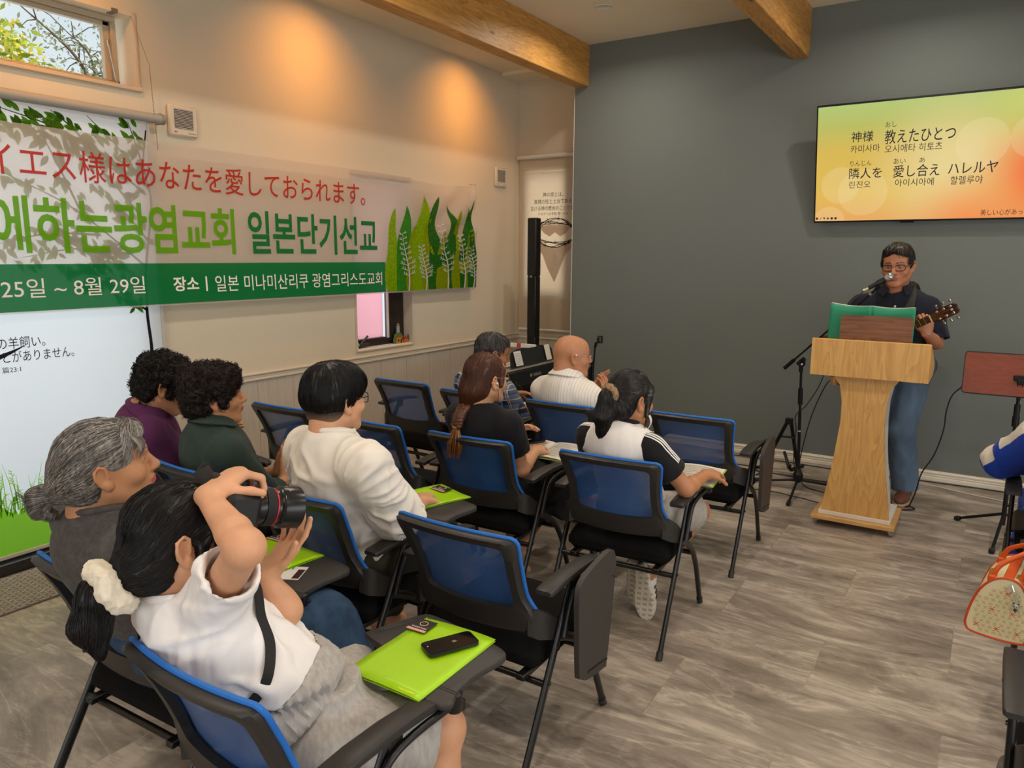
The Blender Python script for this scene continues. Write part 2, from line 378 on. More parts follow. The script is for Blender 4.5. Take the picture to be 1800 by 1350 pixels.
# windows -----------------------------------------------------------
M_sash = mat('window_frame_beige', '#b3a690', .45); M_dark = mat('window_frame_dark', '#2a211d', .45)
k = NT('clear_glass'); k.n.remove(k.b); _t = k.new('ShaderNodeBsdfTransparent', Color=(.96, .98, .98, 1)); _g = k.new('ShaderNodeBsdfGlossy', Roughness=.02); _x = k.new('ShaderNodeMixShader', Fac=.05)
k.link(_t.outputs[0], _x.inputs[1]); k.link(_g.outputs[0], _x.inputs[2]); k.link(_x.outputs[0], k.out.inputs['Surface']); M_glass = k.m
def window_frame(name, W, x, depth, w, mats, glass=None, kind='x', inset=.0):
    """rectangular sash in plane x"""
    a0, a1, z0, z1 = W; m = MB()
    for (ca, cz, da, dz) in (((a0+a1)/2, z0+w/2, a1-a0, w), ((a0+a1)/2, z1-w/2, a1-a0, w), (a0+w/2, (z0+z1)/2, w, z1-z0-2*w), (a1-w/2, (z0+z1)/2, w, z1-z0-2*w)):
        if kind == 'x': m.box((x, ca, cz), (depth, da, dz), bev=.004)
        else: m.box((ca, x, cz), (da, depth, dz), bev=.004)
    o = struct(name, m, mats)
    if glass:
        g = MB()
        if kind == 'x': g.box((x-.005, (a0+a1)/2, (z0+z1)/2), (.006, a1-a0-2*w+.01, z1-z0-2*w+.01))
        else: g.box(((a0+a1)/2, x+.005, (z0+z1)/2), (a1-a0-2*w+.01, .006, z1-z0-2*w+.01))
        obj('pane', g, glass, o)
    return o
w1 = window_frame('window_1', (1.1, 2.455, 2.531, 2.9), -4.215, .05, .03, M_sash, None)
ms = MB(); a0, a1, z0, z1 = 1.13, 2.425, 2.545, 2.87
for (ca, cz, da, dz) in (((a0+a1)/2, z0+.012, a1-a0, .024), ((a0+a1)/2, z1-.012, a1-a0, .024), (a0+.015, (z0+z1)/2, .03, z1-z0), (a1-.018, (z0+z1)/2, .036, z1-z0)):
    ms.box((-4.225, ca, cz), (.035, da, dz), bev=.003)
obj('sash', ms, M_sash, w1)
g = MB(); g.box((-4.23, (a0+a1)/2, (z0+z1)/2), (.006, a1-a0-.06, z1-z0-.04)); obj('pane', g, M_glass, w1)
g = MB(); g.tube([(-4.18, 2.40, 2.75), (-4.172, 2.425, 2.555)], .005, 8); g.box((-4.178, 2.40, 2.755), (.014, .012, .03), bev=.003); g.box((-4.17, 2.43, 2.552), (.02, .02, .02), bev=.004); obj('opener_arm', g, mat('bright_metal', '#c9c6bf', .3, 1.0), w1)
g = MB(); g.box((WX+.006, 1.8, 2.518), (.03, 1.44, .022), bev=.004); g.box((WX+.006, 2.506, 2.72), (.012, .016, .40), bev=.003); obj('window_casing', g, mat('casing_beige', '#cbb79a', .55), w1)
g = MB(); g.box((-4.12, 2.40, 2.905), (.06, .03, .02)); obj('latch', g, mat('latch_grey', '#6b6760', .5), w1)
w2 = window_frame('window_2', (.72, 2.46, .0, 2.34), -4.2, .08, .05, M_dark, M_glass)
g = MB(); g.box((-4.115, 1.59, .045), (.09, 1.8, .02)); g.box((-4.075, 1.59, .035), (.012, 1.8, .05)); g.box((-4.14, 1.59, .07), (.012, 1.8, .03)); obj('sill_track', g, mat('door_track_dark', '#322c28', .4), w2)
w3 = window_frame('window_3', W3, -4.215, .06, .05, M_dark, None)
k = NT('pink_glow_glass'); k.n.remove(k.b); _a = k.new('ShaderNodeBsdfTranslucent', Color=(*lin('#e6c6cd'), 1)); _d = k.new('ShaderNodeBsdfDiffuse', Color=(*lin('#e2bcc4'), 1)); _x = k.new('ShaderNodeMixShader', Fac=.3)
k.link(_a.outputs[0], _x.inputs[1]); k.link(_d.outputs[0], _x.inputs[2]); k.link(_x.outputs[0], k.out.inputs['Surface']); M_pink = k.m
g = MB(); g.box((-4.225, 4.36, 1.55), (.006, .40, 1.3)); obj('pane', g, M_pink, w3)  # glass tinted pink in place of the glow from a wall outside
g = MB(); g.box((-4.2, 4.66, 1.55), (.05, .15, 1.25), bev=.004); g.box((-4.205, 4.36, .93), (.05, .4, .05), bev=.004); obj('sash', g, M_dark, w3)
for yy, cm in ((4.565, '#d8d2c4'), (4.578, '#3a322c')):
    g = MB(); g.box((-4.17, yy, 1.55), (.02, .008, 1.2)); obj('glazing_bead', g, mat('bead'+cm, cm, .4), w3)
g = MB(); g.box((-4.16, 4.255, .915), (.03, .13, .03), bev=.006); g.tube([(-4.15, 4.22, .925), (-4.145, 4.30, .985)], .009, 8); obj('handle', g, mat('handle_grey', '#55504a', .35, .6), w3)
g = MB(); f = .014
for (ca, cz, da, dz) in (((W3[0]+W3[1])/2, W3[2]-f/2, W3[1]-W3[0]+2*f, f), (W3[0]-f/2, 1.54, f, 1.31), (W3[1]+f/2, 1.54, f, 1.31)): g.box((WX+.005, ca, cz), (.016, da, dz), bev=.003)
obj('window_casing', g, mat('casing_cream', '#c9bda8', .5), w3)
g = MB(); g.box((-4.15, (W3[0]+W3[1])/2, W3[2]+.003), (.1, W3[1]-W3[0], .006)); obj('sill', g, M_white, w3)
w4 = window_frame('window_4', (-4.0, -3.56, 1.26, 2.42), NY+.08, .06, .03, M_sash, M_glass, 'y')
for i, (ax, W) in enumerate((('x', (-.9, 3.9, .5, 2.4)), ('y', (-2.1, 2.1, .5, 2.4)))):
    window_frame('window_%d' % (5+i), W, 3.34 if ax == 'x' else -3.18, .07, .06, M_sash, M_glass, ax)
# roller blinds -----------------------------------------------------
M_blind = cloth_translucent('printed_blind_fabric', '#dfe3e8', .55)
M_leafp = cloth_translucent('leaf_print', '#5a8a26', .6); M_leafd = cloth_translucent('dark_leaf_print', '#3a6118', .5)
M_branchp = cloth_translucent('branch_print', '#25252c', .3); M_grassp = cloth_translucent('grass_print', '#96d41c', .75, .04); M_inkp = mat('printed_ink', '#1d1d22', .9)
M_tube = mat('blind_tube_grey', '#a39d93', .5)
def leaf_poly(c, L, w, ang):
    ca, sa = math.cos(ang), math.sin(ang); out = []
    for t in np.linspace(0, 1, 7): out.append((t*L, w*math.sin(math.pi*t**.8)*.5))
    for t in np.linspace(1, 0, 7)[1:-1]: out.append((t*L, -w*math.sin(math.pi*t**.8)*.5))
    return [(c[0]+x*ca-y*sa, c[1]+x*sa+y*ca) for x, y in out]
def stroke(m, pts, w0, w1, place, mi):
    P = np.array(pts, float); T = np.gradient(P, axis=0); T /= np.linalg.norm(T, axis=1)[:, None]+1e-9; N = np.stack([-T[:, 1], T[:, 0]], 1)
    ww = np.linspace(w0, w1, len(P))[:, None]/2; A = P+N*ww; B = P-N*ww; V = [place(*p) for p in A]+[place(*p) for p in B]; n = len(P)
    m.add(V, [(i, n+i, n+i+1, i+1) for i in range(n-1)], mi)
rl = random.Random(3)
BXp = -4.055
def bl(y, z, e=.0015): return (BXp+e, y, z)
m = MB(); m.add([(BXp, .59, .1), (BXp, 2.51, .1), (BXp, 2.51, 2.35), (BXp, .59, 2.35)], [(0, 1, 2, 3)])
# tree print: trunk, branches, leaves
branches = [([(2.43, .95), (2.435, 1.1), (2.425, 1.3), (2.44, 1.55), (2.50, 1.9), (2.47, 2.1), (2.50, 2.3)], .022, .008)]
for (s, e, b) in (((2.44, 1.55), (1.72, 2.02), .10), ((2.43, 1.45), (1.95, 1.75), .05), ((2.46, 1.8), (1.95, 2.28), .08), ((2.49, 1.98), (2.18, 2.33), .05), ((2.2, 1.72), (1.68, 1.66), .05), ((2.1, 1.85), (1.9, 2.3), .03), ((2.43, 1.3), (2.1, 1.5), .03), ((2.3, 1.68), (2.02, 1.52), -.04), ((2.48, 2.05), (2.40, 2.33), .02), ((2.47, 1.95), (2.05, 2.20), .06), ((2.3, 2.12), (1.75, 2.31), .05), ((2.2, 2.15), (2.0, 2.33), .03), ((2.0, 2.2), (1.66, 2.22), .04), ((2.46, 1.7), (2.2, 1.95), .05), ((2.35, 1.62), (1.8, 1.6), .06)):
    mid = ((s[0]+e[0])/2, (s[1]+e[1])/2+b*.6); branches.append((list(map(tuple, bez([s, mid, e], 7))), .013, .003))
for i, (p, a, b) in enumerate(branches):
    stroke(m, [(q[0], q[1]) for q in (bez(p, 5) if i == 0 else p)], a, b, lambda y, z: bl(y, z, .001), 2)
for (p, a, b) in branches[1:]:
    for q in p[2:]:
        for _ in range(2):
            an = rl.choice((-1.2, -2.0, -.6, 2.5))+rl.uniform(-.5, .5); c = (q[0]+rl.uniform(-.04, .04), q[1]+rl.uniform(-.04, .04))
            if c[0] > 2.46 or c[1] > 2.32: continue
            L = rl.uniform(.045, .08); pl = leaf_poly(c, L, L*.42, an); m.add([bl(*p2, .0016+.0004*rl.random()) for p2 in pl], [tuple(range(len(pl)))], rl.choice((1, 1, 3)))
# grass print
gz = lambda y: .30+.16*max(0, (y-1.5))**1.0*0+.10*math.sin(y*9)+.05*math.sin(y*31)
gp = [(y, .36+.05*math.sin(y*7)+.02*math.sin(y*29)+.05*rl.random()) for y in np.linspace(.62, 2.5, 170)]
V = []; F = []
for i, (y, z) in enumerate(gp): V += [bl(y, .115), bl(y, z)]
for i in range(len(gp)-1): F.append((2*i, 2*i+2, 2*i+3, 2*i+1))
m.add(V, F, 4)
for _ in range(230):
    y = rl.uniform(.65, 2.3); b = .3+.05*rl.random(); h = rl.uniform(.06, .25); lean = rl.uniform(-.05, .05)
    stroke(m, [(y, b), (y+lean*.4, b+h*.6), (y+lean, b+h)], .006, .0012, lambda a, c: bl(a, c, .0018), 4)
    if rl.random() < .4:
        for q in range(7): stroke(m, [(y+lean*(.6+.05*q), b+h*(.6+.06*q)), (y+lean+rl.choice((-.014, .014)), b+h*(.66+.06*q))], .005, .003, lambda a, c: bl(a, c, .002), 4)
stroke(m, [(1.60, 1.10), (1.70, 1.135), (1.77, 1.165)], .03, .002, lambda a, c: bl(a, c, .002), 2)
put_text(m, 'の羊飼い。', 1.645, 1.865, 1.153, 1.212, lambda a, c: bl(a, c, .0022), mi=5)
put_text(m, 'とがありません。', 1.665, 2.002, 1.086, 1.142, lambda a, c: bl(a, c, .0022), mi=5)
put_text(m, '篇23:1', 1.655, 1.739, 1.036, 1.066, lambda a, c: bl(a, c, .0022), mi=5)
big = thing('roller_blind', 'large printed roller blind with leaves and green grass over the terrace door', 'blind', (BXp, 1.6, 0))
def rel(o, root):  # child built in world coordinates under a moved root
    o.parent = root; o.matrix_parent_inverse = Matrix.Translation(root.location).inverted(); return o
rel(obj('printed_fabric', m, [M_blind, M_leafp, M_branchp, M_leafd, M_grassp, M_inkp]), big)
m = MB(); m.tube([(-4.045, .58, 2.37), (-4.045, 2.585, 2.37)], .026, 18); rel(obj('roller_tube', m, M_tube, smooth=True), big)
m = MB(); m.cyl((-4.045, 2.585, 2.37), (-4.045, 2.606, 2.37), .029); m.box((-4.075, 2.596, 2.375), (.05, .014, .06), bev=.004); rel(obj('bracket', m, mat('bracket_grey', '#8d8880', .5), smooth=True), big)
m = MB(); m.box((BXp, 1.55, .105), (.012, 1.92, .022), bev=.004); rel(obj('bottom_bar', m, mat('bar_beige', '#b9b3a0', .5)), big)
m = MB(); m.box((BXp+.003, 2.513, 1.22), (.004, .016, 2.25)); rel(obj('side_hem', m, cloth_translucent('hem_fabric', '#cfccc6', .3)), big)
def chain(name, y, z0, z1, x, label):
    m = MB(); m.tube([(x-.06, y-.05, z1), (x, y, (z0+z1)/2+.1), (x+.01, y+.01, z0)], .0012, 5)
    n = int((z1-z0)/.012)
    for i in range(n):
        t = i/n
        if t > .62: break
        m.lathe([(.0001, -.0025), (.0025, 0), (.0001, .0025)], (x+.01*(1-t)*.5, y+.01-.02*t, z0+t*(z1-z0)), n=6)
    tag(obj(name, m, mat('chain_metal', '#8f887c', .4, .6)), label, 'chain')
chain('pull_chain', 2.535, 2.2, 2.9, -4.03, 'thin beaded pull chain hanging beside the upper window')
# small blind over the narrow window
sb = thing('roller_blind', 'small white roller blind over the narrow window behind the banner', 'blind', (-4.07, 4.45, 0))
m = MB(); m.add([(-4.085, 4.11, 1.33), (-4.085, 4.79, 1.33), (-4.085, 4.79, 2.2), (-4.085, 4.11, 2.2)], [(0, 1, 2, 3)]); rel(obj('fabric', m, cloth_translucent('white_blind_fabric', '#e4e2de', .2)), sb)
m = MB(); m.box((-4.078, 4.445, 2.225), (.04, .66, .035), bev=.008); rel(obj('cassette', m, mat('cassette_beige', '#b7a68e', .55)), sb)
# recess blind
NB = 6.435
m = MB(); m.add([(-4.075, NB, .885), (-2.825, NB, .885), (-2.825, NB, 2.575), (-4.075, NB, 2.575)], [(0, 1, 2, 3)]); nb = thing('roller_blind', 'cream roller blind printed with a crown of thorns in the recess', 'blind', (-3.6, NB, 0))
def np_(x, z, e=.0015): return (x, NB-e, z)
m.add([np_(-4.03, 1.2), np_(-2.95, 1.2), np_(-2.95, 2.43), np_(-4.03, 2.43)], [(0, 1, 2, 3)], 1)
for (tx, x0, x1, z0, z1) in (('神の家とは、', -3.80, -3.575, 2.19, 2.235), ('真理の柱と土台である、', -3.90, -3.46, 2.125, 2.17), ('生ける神の教会のことです。', -3.94, -3.44, 2.06, 2.105), ('テモテへの手紙 第一3:15', -3.855, -3.52, 2.015, 2.043)):
    put_text(m, tx, x0, x1, z0, z1, lambda a, c: np_(a, c, .003), mi=2)
for _ in range(6):
    ph = rl.uniform(0, 6.28); pts = []
    for i in range(41):
        t = 2*math.pi*i/40; r1 = .232+.02*math.sin(3*t+ph)+rl.uniform(-.005, .005); pts.append((-3.66+r1*math.cos(t), 1.845+(.115+.026*math.sin(2*t+ph*1.7))*math.sin(t)))
    stroke(m, pts, .006, .006, lambda a, c: np_(a, c, .004), 3)
    for i in range(0, 40, 3):
        p = pts[i]; an = rl.uniform(0, 6.28); stroke(m, [p, (p[0]+.03*math.cos(an), p[1]+.03*math.sin(an))], .006, .001, lambda a, c: np_(a, c, .0045), 3)
sh = [(-3.90, 1.78), (-3.88, 1.70), (-3.80, 1.64), (-3.74, 1.50), (-3.66, 1.36), (-3.60, 1.50), (-3.54, 1.64), (-3.46, 1.70), (-3.43, 1.79), (-3.50, 1.74), (-3.6, 1.71), (-3.72, 1.71), (-3.82, 1.74)]
m.add([np_(*p, .002) for p in sh], [tuple(range(len(sh)))], 4)
sh = [(-3.84, 1.90), (-3.78, 1.84), (-3.72, 1.81), (-3.66, 1.85), (-3.6, 1.81), (-3.54, 1.84), (-3.49, 1.9), (-3.58, 1.925), (-3.74, 1.925)]
m.add([np_(*p, .002) for p in sh], [tuple(range(len(sh)))], 4)
sh = [(-3.68, 1.62), (-3.655, 1.66), (-3.63, 1.62), (-3.625, 1.52), (-3.65, 1.48), (-3.685, 1.52)]
m.add([np_(*p, .003) for p in sh], [tuple(range(len(sh)))], 1)
rel(obj('printed_fabric', m, [cloth_translucent('recess_blind_fabric', '#cdbfa8', .35), cloth_translucent('recess_print_white', '#e6e0d8', .55), M_inkp, cloth_translucent('thorn_print', '#2d1f1c', .2), cloth_translucent('shadow_print', '#cdbcae', .55)]), nb)
m = MB(); m.tube([(-4.09, NB-.015, 2.578), (-2.85, NB-.015, 2.578)], .022, 16); rel(obj('roller_tube', m, mat('tube_white', '#d6cfc2', .5), smooth=True), nb)
m = MB(); m.box((-3.45, NB-.003, .884), (1.25, .012, .02), bev=.004); m.box((-3.36, NB-.011, .884), (.06, .004, .014), mi=1); rel(obj('bottom_bar', m, [mat('bar_white', '#ddd6c9', .5), mat('bar_red', '#b5423c', .5)]), nb)
# banner ------------------------------------------------------------
BA = -4.025
def bw(y, z):   # the cloth's gentle sag, bulges and the pulled corner
    x = BA+.012*math.sin(y*1.3+.6)*math.sin((z-1.32)*3.4)
    c = math.exp(-((y-5.35)**2)/.18)
    t = (y-5.60)*-.79+(2.24-z)*-.61
    s = (y-5.6)*.61-(2.24-z)*-.79
    x += c*.022*math.sin(s*26)*max(0, 1-abs(z-1.95)/.5)
    x += .03*max(0, 1-abs(y-4.45)/.5)*0
    return x
def bp(y, z, e=0): 
    z2 = z-.055*max(0, min(1, (y-4.2)/1.4))*(1-abs((y-4.9)/.7))*max(0, (z-1.9)/.34) if 4.2 < y < 5.6 else z
    return (bw(y, z)+e, y, z2)
m = MB(); m.grid(lambda u, v: bp(.2+5.41*u, 1.325+.915*v), 150, 26)
bands = [(y, 1.335, 1.568) for y in np.linspace(.2, 4.39, 60)]
m.add([bp(y, a, .0025) for (y, a, b) in bands]+[bp(y, b, .0025) for (y, a, b) in bands], [(i, i+1, 60+i+1, 60+i) for i in range(59)], 1)
def flame(cy, w, zt, zb, wob, ph, mi, e):
    """a wavy leaf that narrows to its tip"""
    n = 22; Lp = []; Rp = []
    for i in range(n+1):
        t = i/n; z = zb+(zt-zb)*t; ww = w*(math.sin(min(1, t*1.25+.42)*math.pi*.5) if t < .3 else 1)*(1-t)**.75*(1+.25*math.sin(t*7+ph)); x = cy+wob*1.25*math.sin(t*6.5+ph)*(.25+t)
        Lp.append((x-ww/2, z)); Rp.append((x+ww/2, z))
    A = Lp+Rp[::-1]; A = [(min(a, 5.6), b) for a, b in A]; n2 = len(Lp)
    V = [bp(*p, e) for p in Lp]+[bp(min(p[0], 5.6), p[1], e) for p in Rp]
    m.add(V, [(i, n2+i, n2+i+1, i+1) for i in range(n2-1)], mi)
FL = [(4.62, .30, 1.97, .03, .3, 3), (4.50, .22, 2.03, .03, 2.1, 2), (4.72, .22, 1.86, .02, .8, 4), (4.82, .30, 2.13, .05, 2.2, 2), (4.93, .26, 1.93, .03, .2, 4), (5.02, .30, 2.13, .05, .4, 3), (5.20, .26, 2.06, .05, 3.3, 3), (5.10, .22, 1.83, .02, 1.2, 4), (5.33, .26, 2.02, .03, .4, 4), (5.42, .2, 2.05, .05, 2.4, 3), (5.49, .18, 1.94, .02, 1.6, 4), (5.54, .2, 2.12, .03, .3, 3)]
FL[0] = (4.50, .28, 1.99, .02, .3, 2); FL[1] = (4.62, .28, 2.02, .03, 2.1, 5)
m.add([bp(y, 1.335, .0028) for y in np.linspace(4.42, 5.6, 14)]+[bp(y, 1.52, .0028) for y in np.linspace(4.42, 5.6, 14)], [(i, i+1, 15+i, 14+i) for i in range(13)], 3)
for i, (cy, w, zt, wob, ph, mi) in enumerate(FL): flame(cy, w, zt, 1.335, wob, ph, mi, .003+.0005*i)
for (y0, y1, zt) in ((4.66, 4.61, 1.78), (4.88, 4.84, 1.68), (5.18, 5.10, 1.86), (5.42, 5.38, 1.78), (5.56, 5.54, 1.68)):
    pts = [(y0+(y1-y0)*t+.02*math.sin(t*5), 1.335+(zt-1.335)*t) for t in np.linspace(0, 1, 12)]
    stroke(m, pts, .018, .004, lambda a, c: bp(a, c, .0105), 6)
    for i, (a, c) in enumerate(pts[3:], 3):
        for sgn in (-1, 1):
            L = .115*(1-.062*i)*(.8+.4*((i*7) % 3)/2); o_ = .012*(sgn > 0); b = (a+sgn*L*.95, c+o_+L*.38); f6 = lambda a2, c2: bp(min(a2, 5.6), c2, .011); stroke(m, [(a, c+o_), (a+sgn*L*.5, c+o_+L*.14), b], .006, .0035, f6, 6)
            for w_ in (.45, .72): mid = (a+sgn*L*w_, c+o_+L*.14*w_/.5); stroke(m, [mid, (mid[0]+sgn*L*.10, mid[1]+L*.30)], .0048, .003, f6, 6); stroke(m, [mid, (mid[0]+sgn*L*.28, mid[1]-L*.02)], .0048, .003, f6, 6)
CL = .40
banner = obj('banner', m, [cloth_translucent('banner_cloth', '#e2d6cc', .42, CL), cloth_translucent('banner_green', '#128042', .3, .08), cloth_translucent('flame_lime', '#86ad10', .3, .05, (60, .25)), cloth_translucent('flame_dark', '#2c6a22', .3, .05, (70, .3)), cloth_translucent('flame_olive', '#8a9a12', .3, .05, (60, .2)), cloth_translucent('flame_mid', '#3b8a22', .3, .05, (70, .3)), cloth_translucent('banner_white_print', '#dedad2', .3, .05)], smooth='all')
tag(banner, 'long translucent white and green event banner stretched along the left wall', 'banner')
m = MB(); put_text(m, 'イエス様はあなたを愛しておられます。', 1.67, 4.187, 1.985, 2.145, lambda a, c: bp(a, c, .004), bold=.004)
obj('red_lettering', m, cloth_translucent('banner_red', '#bf3a2e', .25, .05), banner)
m = MB(); put_text(m, '에하는광염교회', 1.66, 3.03, 1.622, 1.90, lambda a, c: bp(a, c, .004), bold=.022)
obj('lime_lettering', m, cloth_translucent('banner_lime', '#6fae1c', .3, .05), banner)
m = MB(); put_text(m, '일본단기선교', 3.13, 4.305, 1.622, 1.90, lambda a, c: bp(a, c, .004), bold=.020)
obj('dark_green_lettering', m, cloth_translucent('banner_dkgreen', '#1d7a3e', .25, .05), banner)
WL = mat('banner_lettering_white', '#e9e6de', .8); m = MB(); put_text(m, '25일 ~ 8월 29일', 1.675, 2.407, 1.402, 1.497, lambda a, c: bp(a, c, .004), bold=.001); obj('white_lettering', m, WL, banner); m = MB()
put_text(m, '장소', 2.581, 2.748, 1.404, 1.490, lambda a, c: bp(a, c, .004), bold=.02); put_text(m, '|', 2.795, 2.806, 1.40, 1.488, lambda a, c: bp(a, c, .004)); obj('white_lettering', m, WL, banner); m = MB()
put_text(m, '일본 미나미산리쿠 광염그리스도교회', 2.862, 4.348, 1.392, 1.492, lambda a, c: bp(a, c, .004), bold=.001)
obj('white_lettering', m, WL, banner)
m = MB(); m.tube([(WX+.006, 5.615, 2.262), (WX+.06, 5.612, 2.25), (WX+.075, 5.61, 2.262)], .004, 6); m.tube([(BA, 5.605, 2.238), (WX+.07, 5.612, 2.255)], .002, 5); m.tube([(BA, 5.605, 1.33), (WX+.01, 5.63, 1.30)], .002, 5)
obj('corner_tie', m, mat('tie_cream', '#cdb797', .6), banner)
# wall vents --------------------------------------------------------
def vent(y0, y1, z0, z1, label):
    t = thing('wall_vent', label, 'vent', (WX, (y0+y1)/2, (z0+z1)/2), 0, 'square air vents on the left wall'); cy, cz, w, h = 0, 0, y1-y0, z1-z0
    m = MB(); m.box((.014, 0, 0), (.028, w, h), bev=.01); obj('cover', m, mat('vent_cream', '#d3c7b2', .5), t, smooth=True)
    m = MB(); m.box((.029, 0, .01), (.003, w*.64, h*.62)); obj('opening', m, mat('vent_dark', '#24262d', .6), t)
    m = MB()
    for i in range(13): m.box((.031, 0, .01-h*.29+h*.58*i/12), (.005, w*.64, h*.020))
    obj('slats', m, mat('slat_cream', '#c4bbaa', .5), t)
    m = MB(); m.box((.029, -w*.3, -h*.375), (.002, w*.1, h*.035)); m.box((.029, w*.28, -h*.38), (.002, w*.26, h*.02), mi=1); obj('badge', m, [mat('badge_red', '#c0584a', .5), mat('badge_grey', '#8c8578', .5)], t)
vent(2.66, 2.845, 2.30, 2.475, 'larger cream air vent beside the blind under the upper window')
vent(6.01, 6.20, 2.275, 2.455, 'far cream air vent near the room corner right of the banner')
# ceiling downlight -------------------------------------------------
m = MB()
def downlight(x, y, z, label):
    t = thing('ceiling_downlight', label, 'light', (x, y, z), 0, 'recessed ceiling downlights')
    m = MB(); m.lathe([(.045, 0), (.062, 0), (.066, -.004), (.062, -.008), (.050, -.008), (.045, -.004)], n=28); obj('ring', m, mat('lamp_ring', '#dcd8d0', .4), t, smooth=True)
    m = MB(); m.lathe([(.001, -.002), (.046, -.002), (.046, 0), (.001, 0)], n=28); obj('lens', m, mat('lamp_lens', '#ffffff', .5, emit=('#fff6e6', 9.0)), t)
for (x, y) in LAMPS:
    if -2.9 < x and y > -1: downlight(x, y, CZ, 'round recessed downlight glowing in the ceiling between the pine beams' if (x, y) == LAMPS[0] else 'recessed ceiling downlight further back over the seating')
for y in (5.45, 3.70, 1.95): downlight(-3.56, y, CZL, 'warm recessed downlight close to the cream wall')
# television --------------------------------------------------------
tvM = Matrix(); _u = V3(1, 0, 0); _v = V3(0, -.173, .798); _v /= np.linalg.norm(_v); _n = np.cross(_u, _v)
tv = thing('television', 'large wall television showing song lyrics on a yellow orange slide', 'television', (-1.1788, 6.03, 1.885))
TM = np.eye(3); TM[:, 0] = _u; TM[:, 1] = _v; TM[:, 2] = _n
tv.matrix_world = Matrix(((*TM[0], -1.1788), (*TM[1], 6.03), (*TM[2], 1.885), (0, 0, 0, 1)))
m = MB(); m.box((.725, .408, -.022), (1.466, .832, .04), bev=.005); obj('bezel', m, mat('tv_black', '#0c0c12', .3), tv)
m = MB(); m.box((.72, .40, -.05), (.5, .4, .03), bev=.005); m.box((.72, .36, -.085), (.3, .25, .05)); obj('mount', m, mat('mount_black', '#15151a', .5), tv)
m = MB(); m.box((.62, -.012, -.012), (.09, .014, .012), bev=.003); obj('receiver', m, mat('tv_black', '#0c0c12'), tv)
k = NT('tv_slide'); co = k.coord(); sx = k.new('ShaderNodeSeparateXYZ'); k.link(co, sx.inputs[0])
dv = k.new('ShaderNodeMath', _operation='DIVIDE'); dv.inputs[1].default_value = .815; k.link(sx.outputs[1], dv.inputs[0])
base = k.ramp(dv.outputs[0], [(0, lin('#f0b068')), (.25, lin('#ecc25a')), (.62, lin('#e0bf5c')), (.82, lin('#c3c468')), (1, lin('#b9cf7c'))])
def spot(prev, c, r, col, st, hard=False):
    d = k.new('ShaderNodeVectorMath', _operation='DISTANCE'); d.inputs[1].default_value = (*c, 0); k.link(co, d.inputs[0])
    mr = k.new('ShaderNodeMapRange', _interpolation_type='SMOOTHSTEP'); mr.inputs[1].default_value = r; mr.inputs[2].default_value = r*.985 if hard else 0; mr.inputs[3].default_value = 0; mr.inputs[4].default_value = st; k.link(d.outputs['Value'], mr.inputs[0])
    mx = k.new('ShaderNodeMix', _data_type='RGBA'); k.link(mr.outputs[0], mx.inputs[0]); k.link(prev, mx.inputs[6]); mx.inputs[7].default_value = (*lin(col), 1); return mx.outputs[2]
c = spot(base, (.85, .38), .62, '#f3e2a6', .75); c = spot(c, (1.42, .30), .50, '#ff6a48', 1.0); c = spot(c, (1.0, -.05), .45, '#ff8f4e', .8); c = spot(c, (1.25, .75), .35, '#d3d877', .7)
for (cc, r) in (((1.03, .50), .155), ((.32, .205), .165), ((.10, .0), .11), ((.17, .26), .13), ((1.32, .52), .14)): c = spot(c, cc, r, '#fff1c0', .18, True)
em = k.new('ShaderNodeEmission', Strength=.92); k.link(c, em.inputs['Color']); k.link(em.outputs[0], k.out.inputs['Surface']); k.n.remove(k.b); M_slide = k.m
m = MB(); m.box((.725, .408, -.0005), (1.444, .806, .003)); obj('screen', m, M_slide, tv)
m = MB(); pl = lambda a, c: (a, c, .0022)
for (tx, x0, y0, x1, y1) in (('神様', .23, .555, .373, .628), ('おし', .445, .640, .514, .676), ('教えたひとつ', .445, .528, .872, .622), ('카미사마', .229, .482, .418, .535), ('오시에타 히토츠', .45, .468, .80, .522), ('りんじん', .231, .391, .37, .428), ('隣人を', .226, .302, .44, .378), ('あい', .51, .39, .585, .428), ('あ', .669, .392, .703, .425), ('愛し合え', .512, .298, .796, .382), ('ハレルヤ', .846, .303, 1.13, .380), ('린진오', .229, .238, .37, .286), ('아이시아에', .528, .236, .766, .288), ('할렐루야', .865, .234, 1.052, .290), ('美しい心があって', 1.058, .022, 1.33, .062)):
    m = MB(); put_text(m, tx, x0, x1, y0, y1, pl, bold=.004 if y1-y0 > .06 else 0); obj('lyric_line', m, mat('slide_text', '#14122a', .6), tv)
m = MB()
for i in range(6):
    x = .016+i*.026
    if i in (0, 4, 5): m.lathe([(.004, 0), (.009, 0), (.009, .001), (.004, .001)], (x, .024, .002), n=14)
    elif i == 1: m.add([pl(x-.007, .016), pl(x-.004, .015), pl(x+.007, .031), pl(x+.004, .033)], [(0, 1, 2, 3)])
    elif i == 2: m.lathe([(.004, 0), (.006, 0), (.006, .001), (.004, .001)], (x-.001, .027, .002), n=12); m.add([pl(x+.002, .023), pl(x+.008, .017), pl(x+.006, .015), pl(x, .021)], [(0, 3, 2, 1)])
    else: m.box((x-.002, .024, .0022), (.012, .012, .001)); m.add([pl(x+.005, .024), pl(x+.009, .029), pl(x+.009, .019)], [(0, 2, 1)])
obj('toolbar_icons', m, mat('slide_icons', '#3a3320', .6), tv)
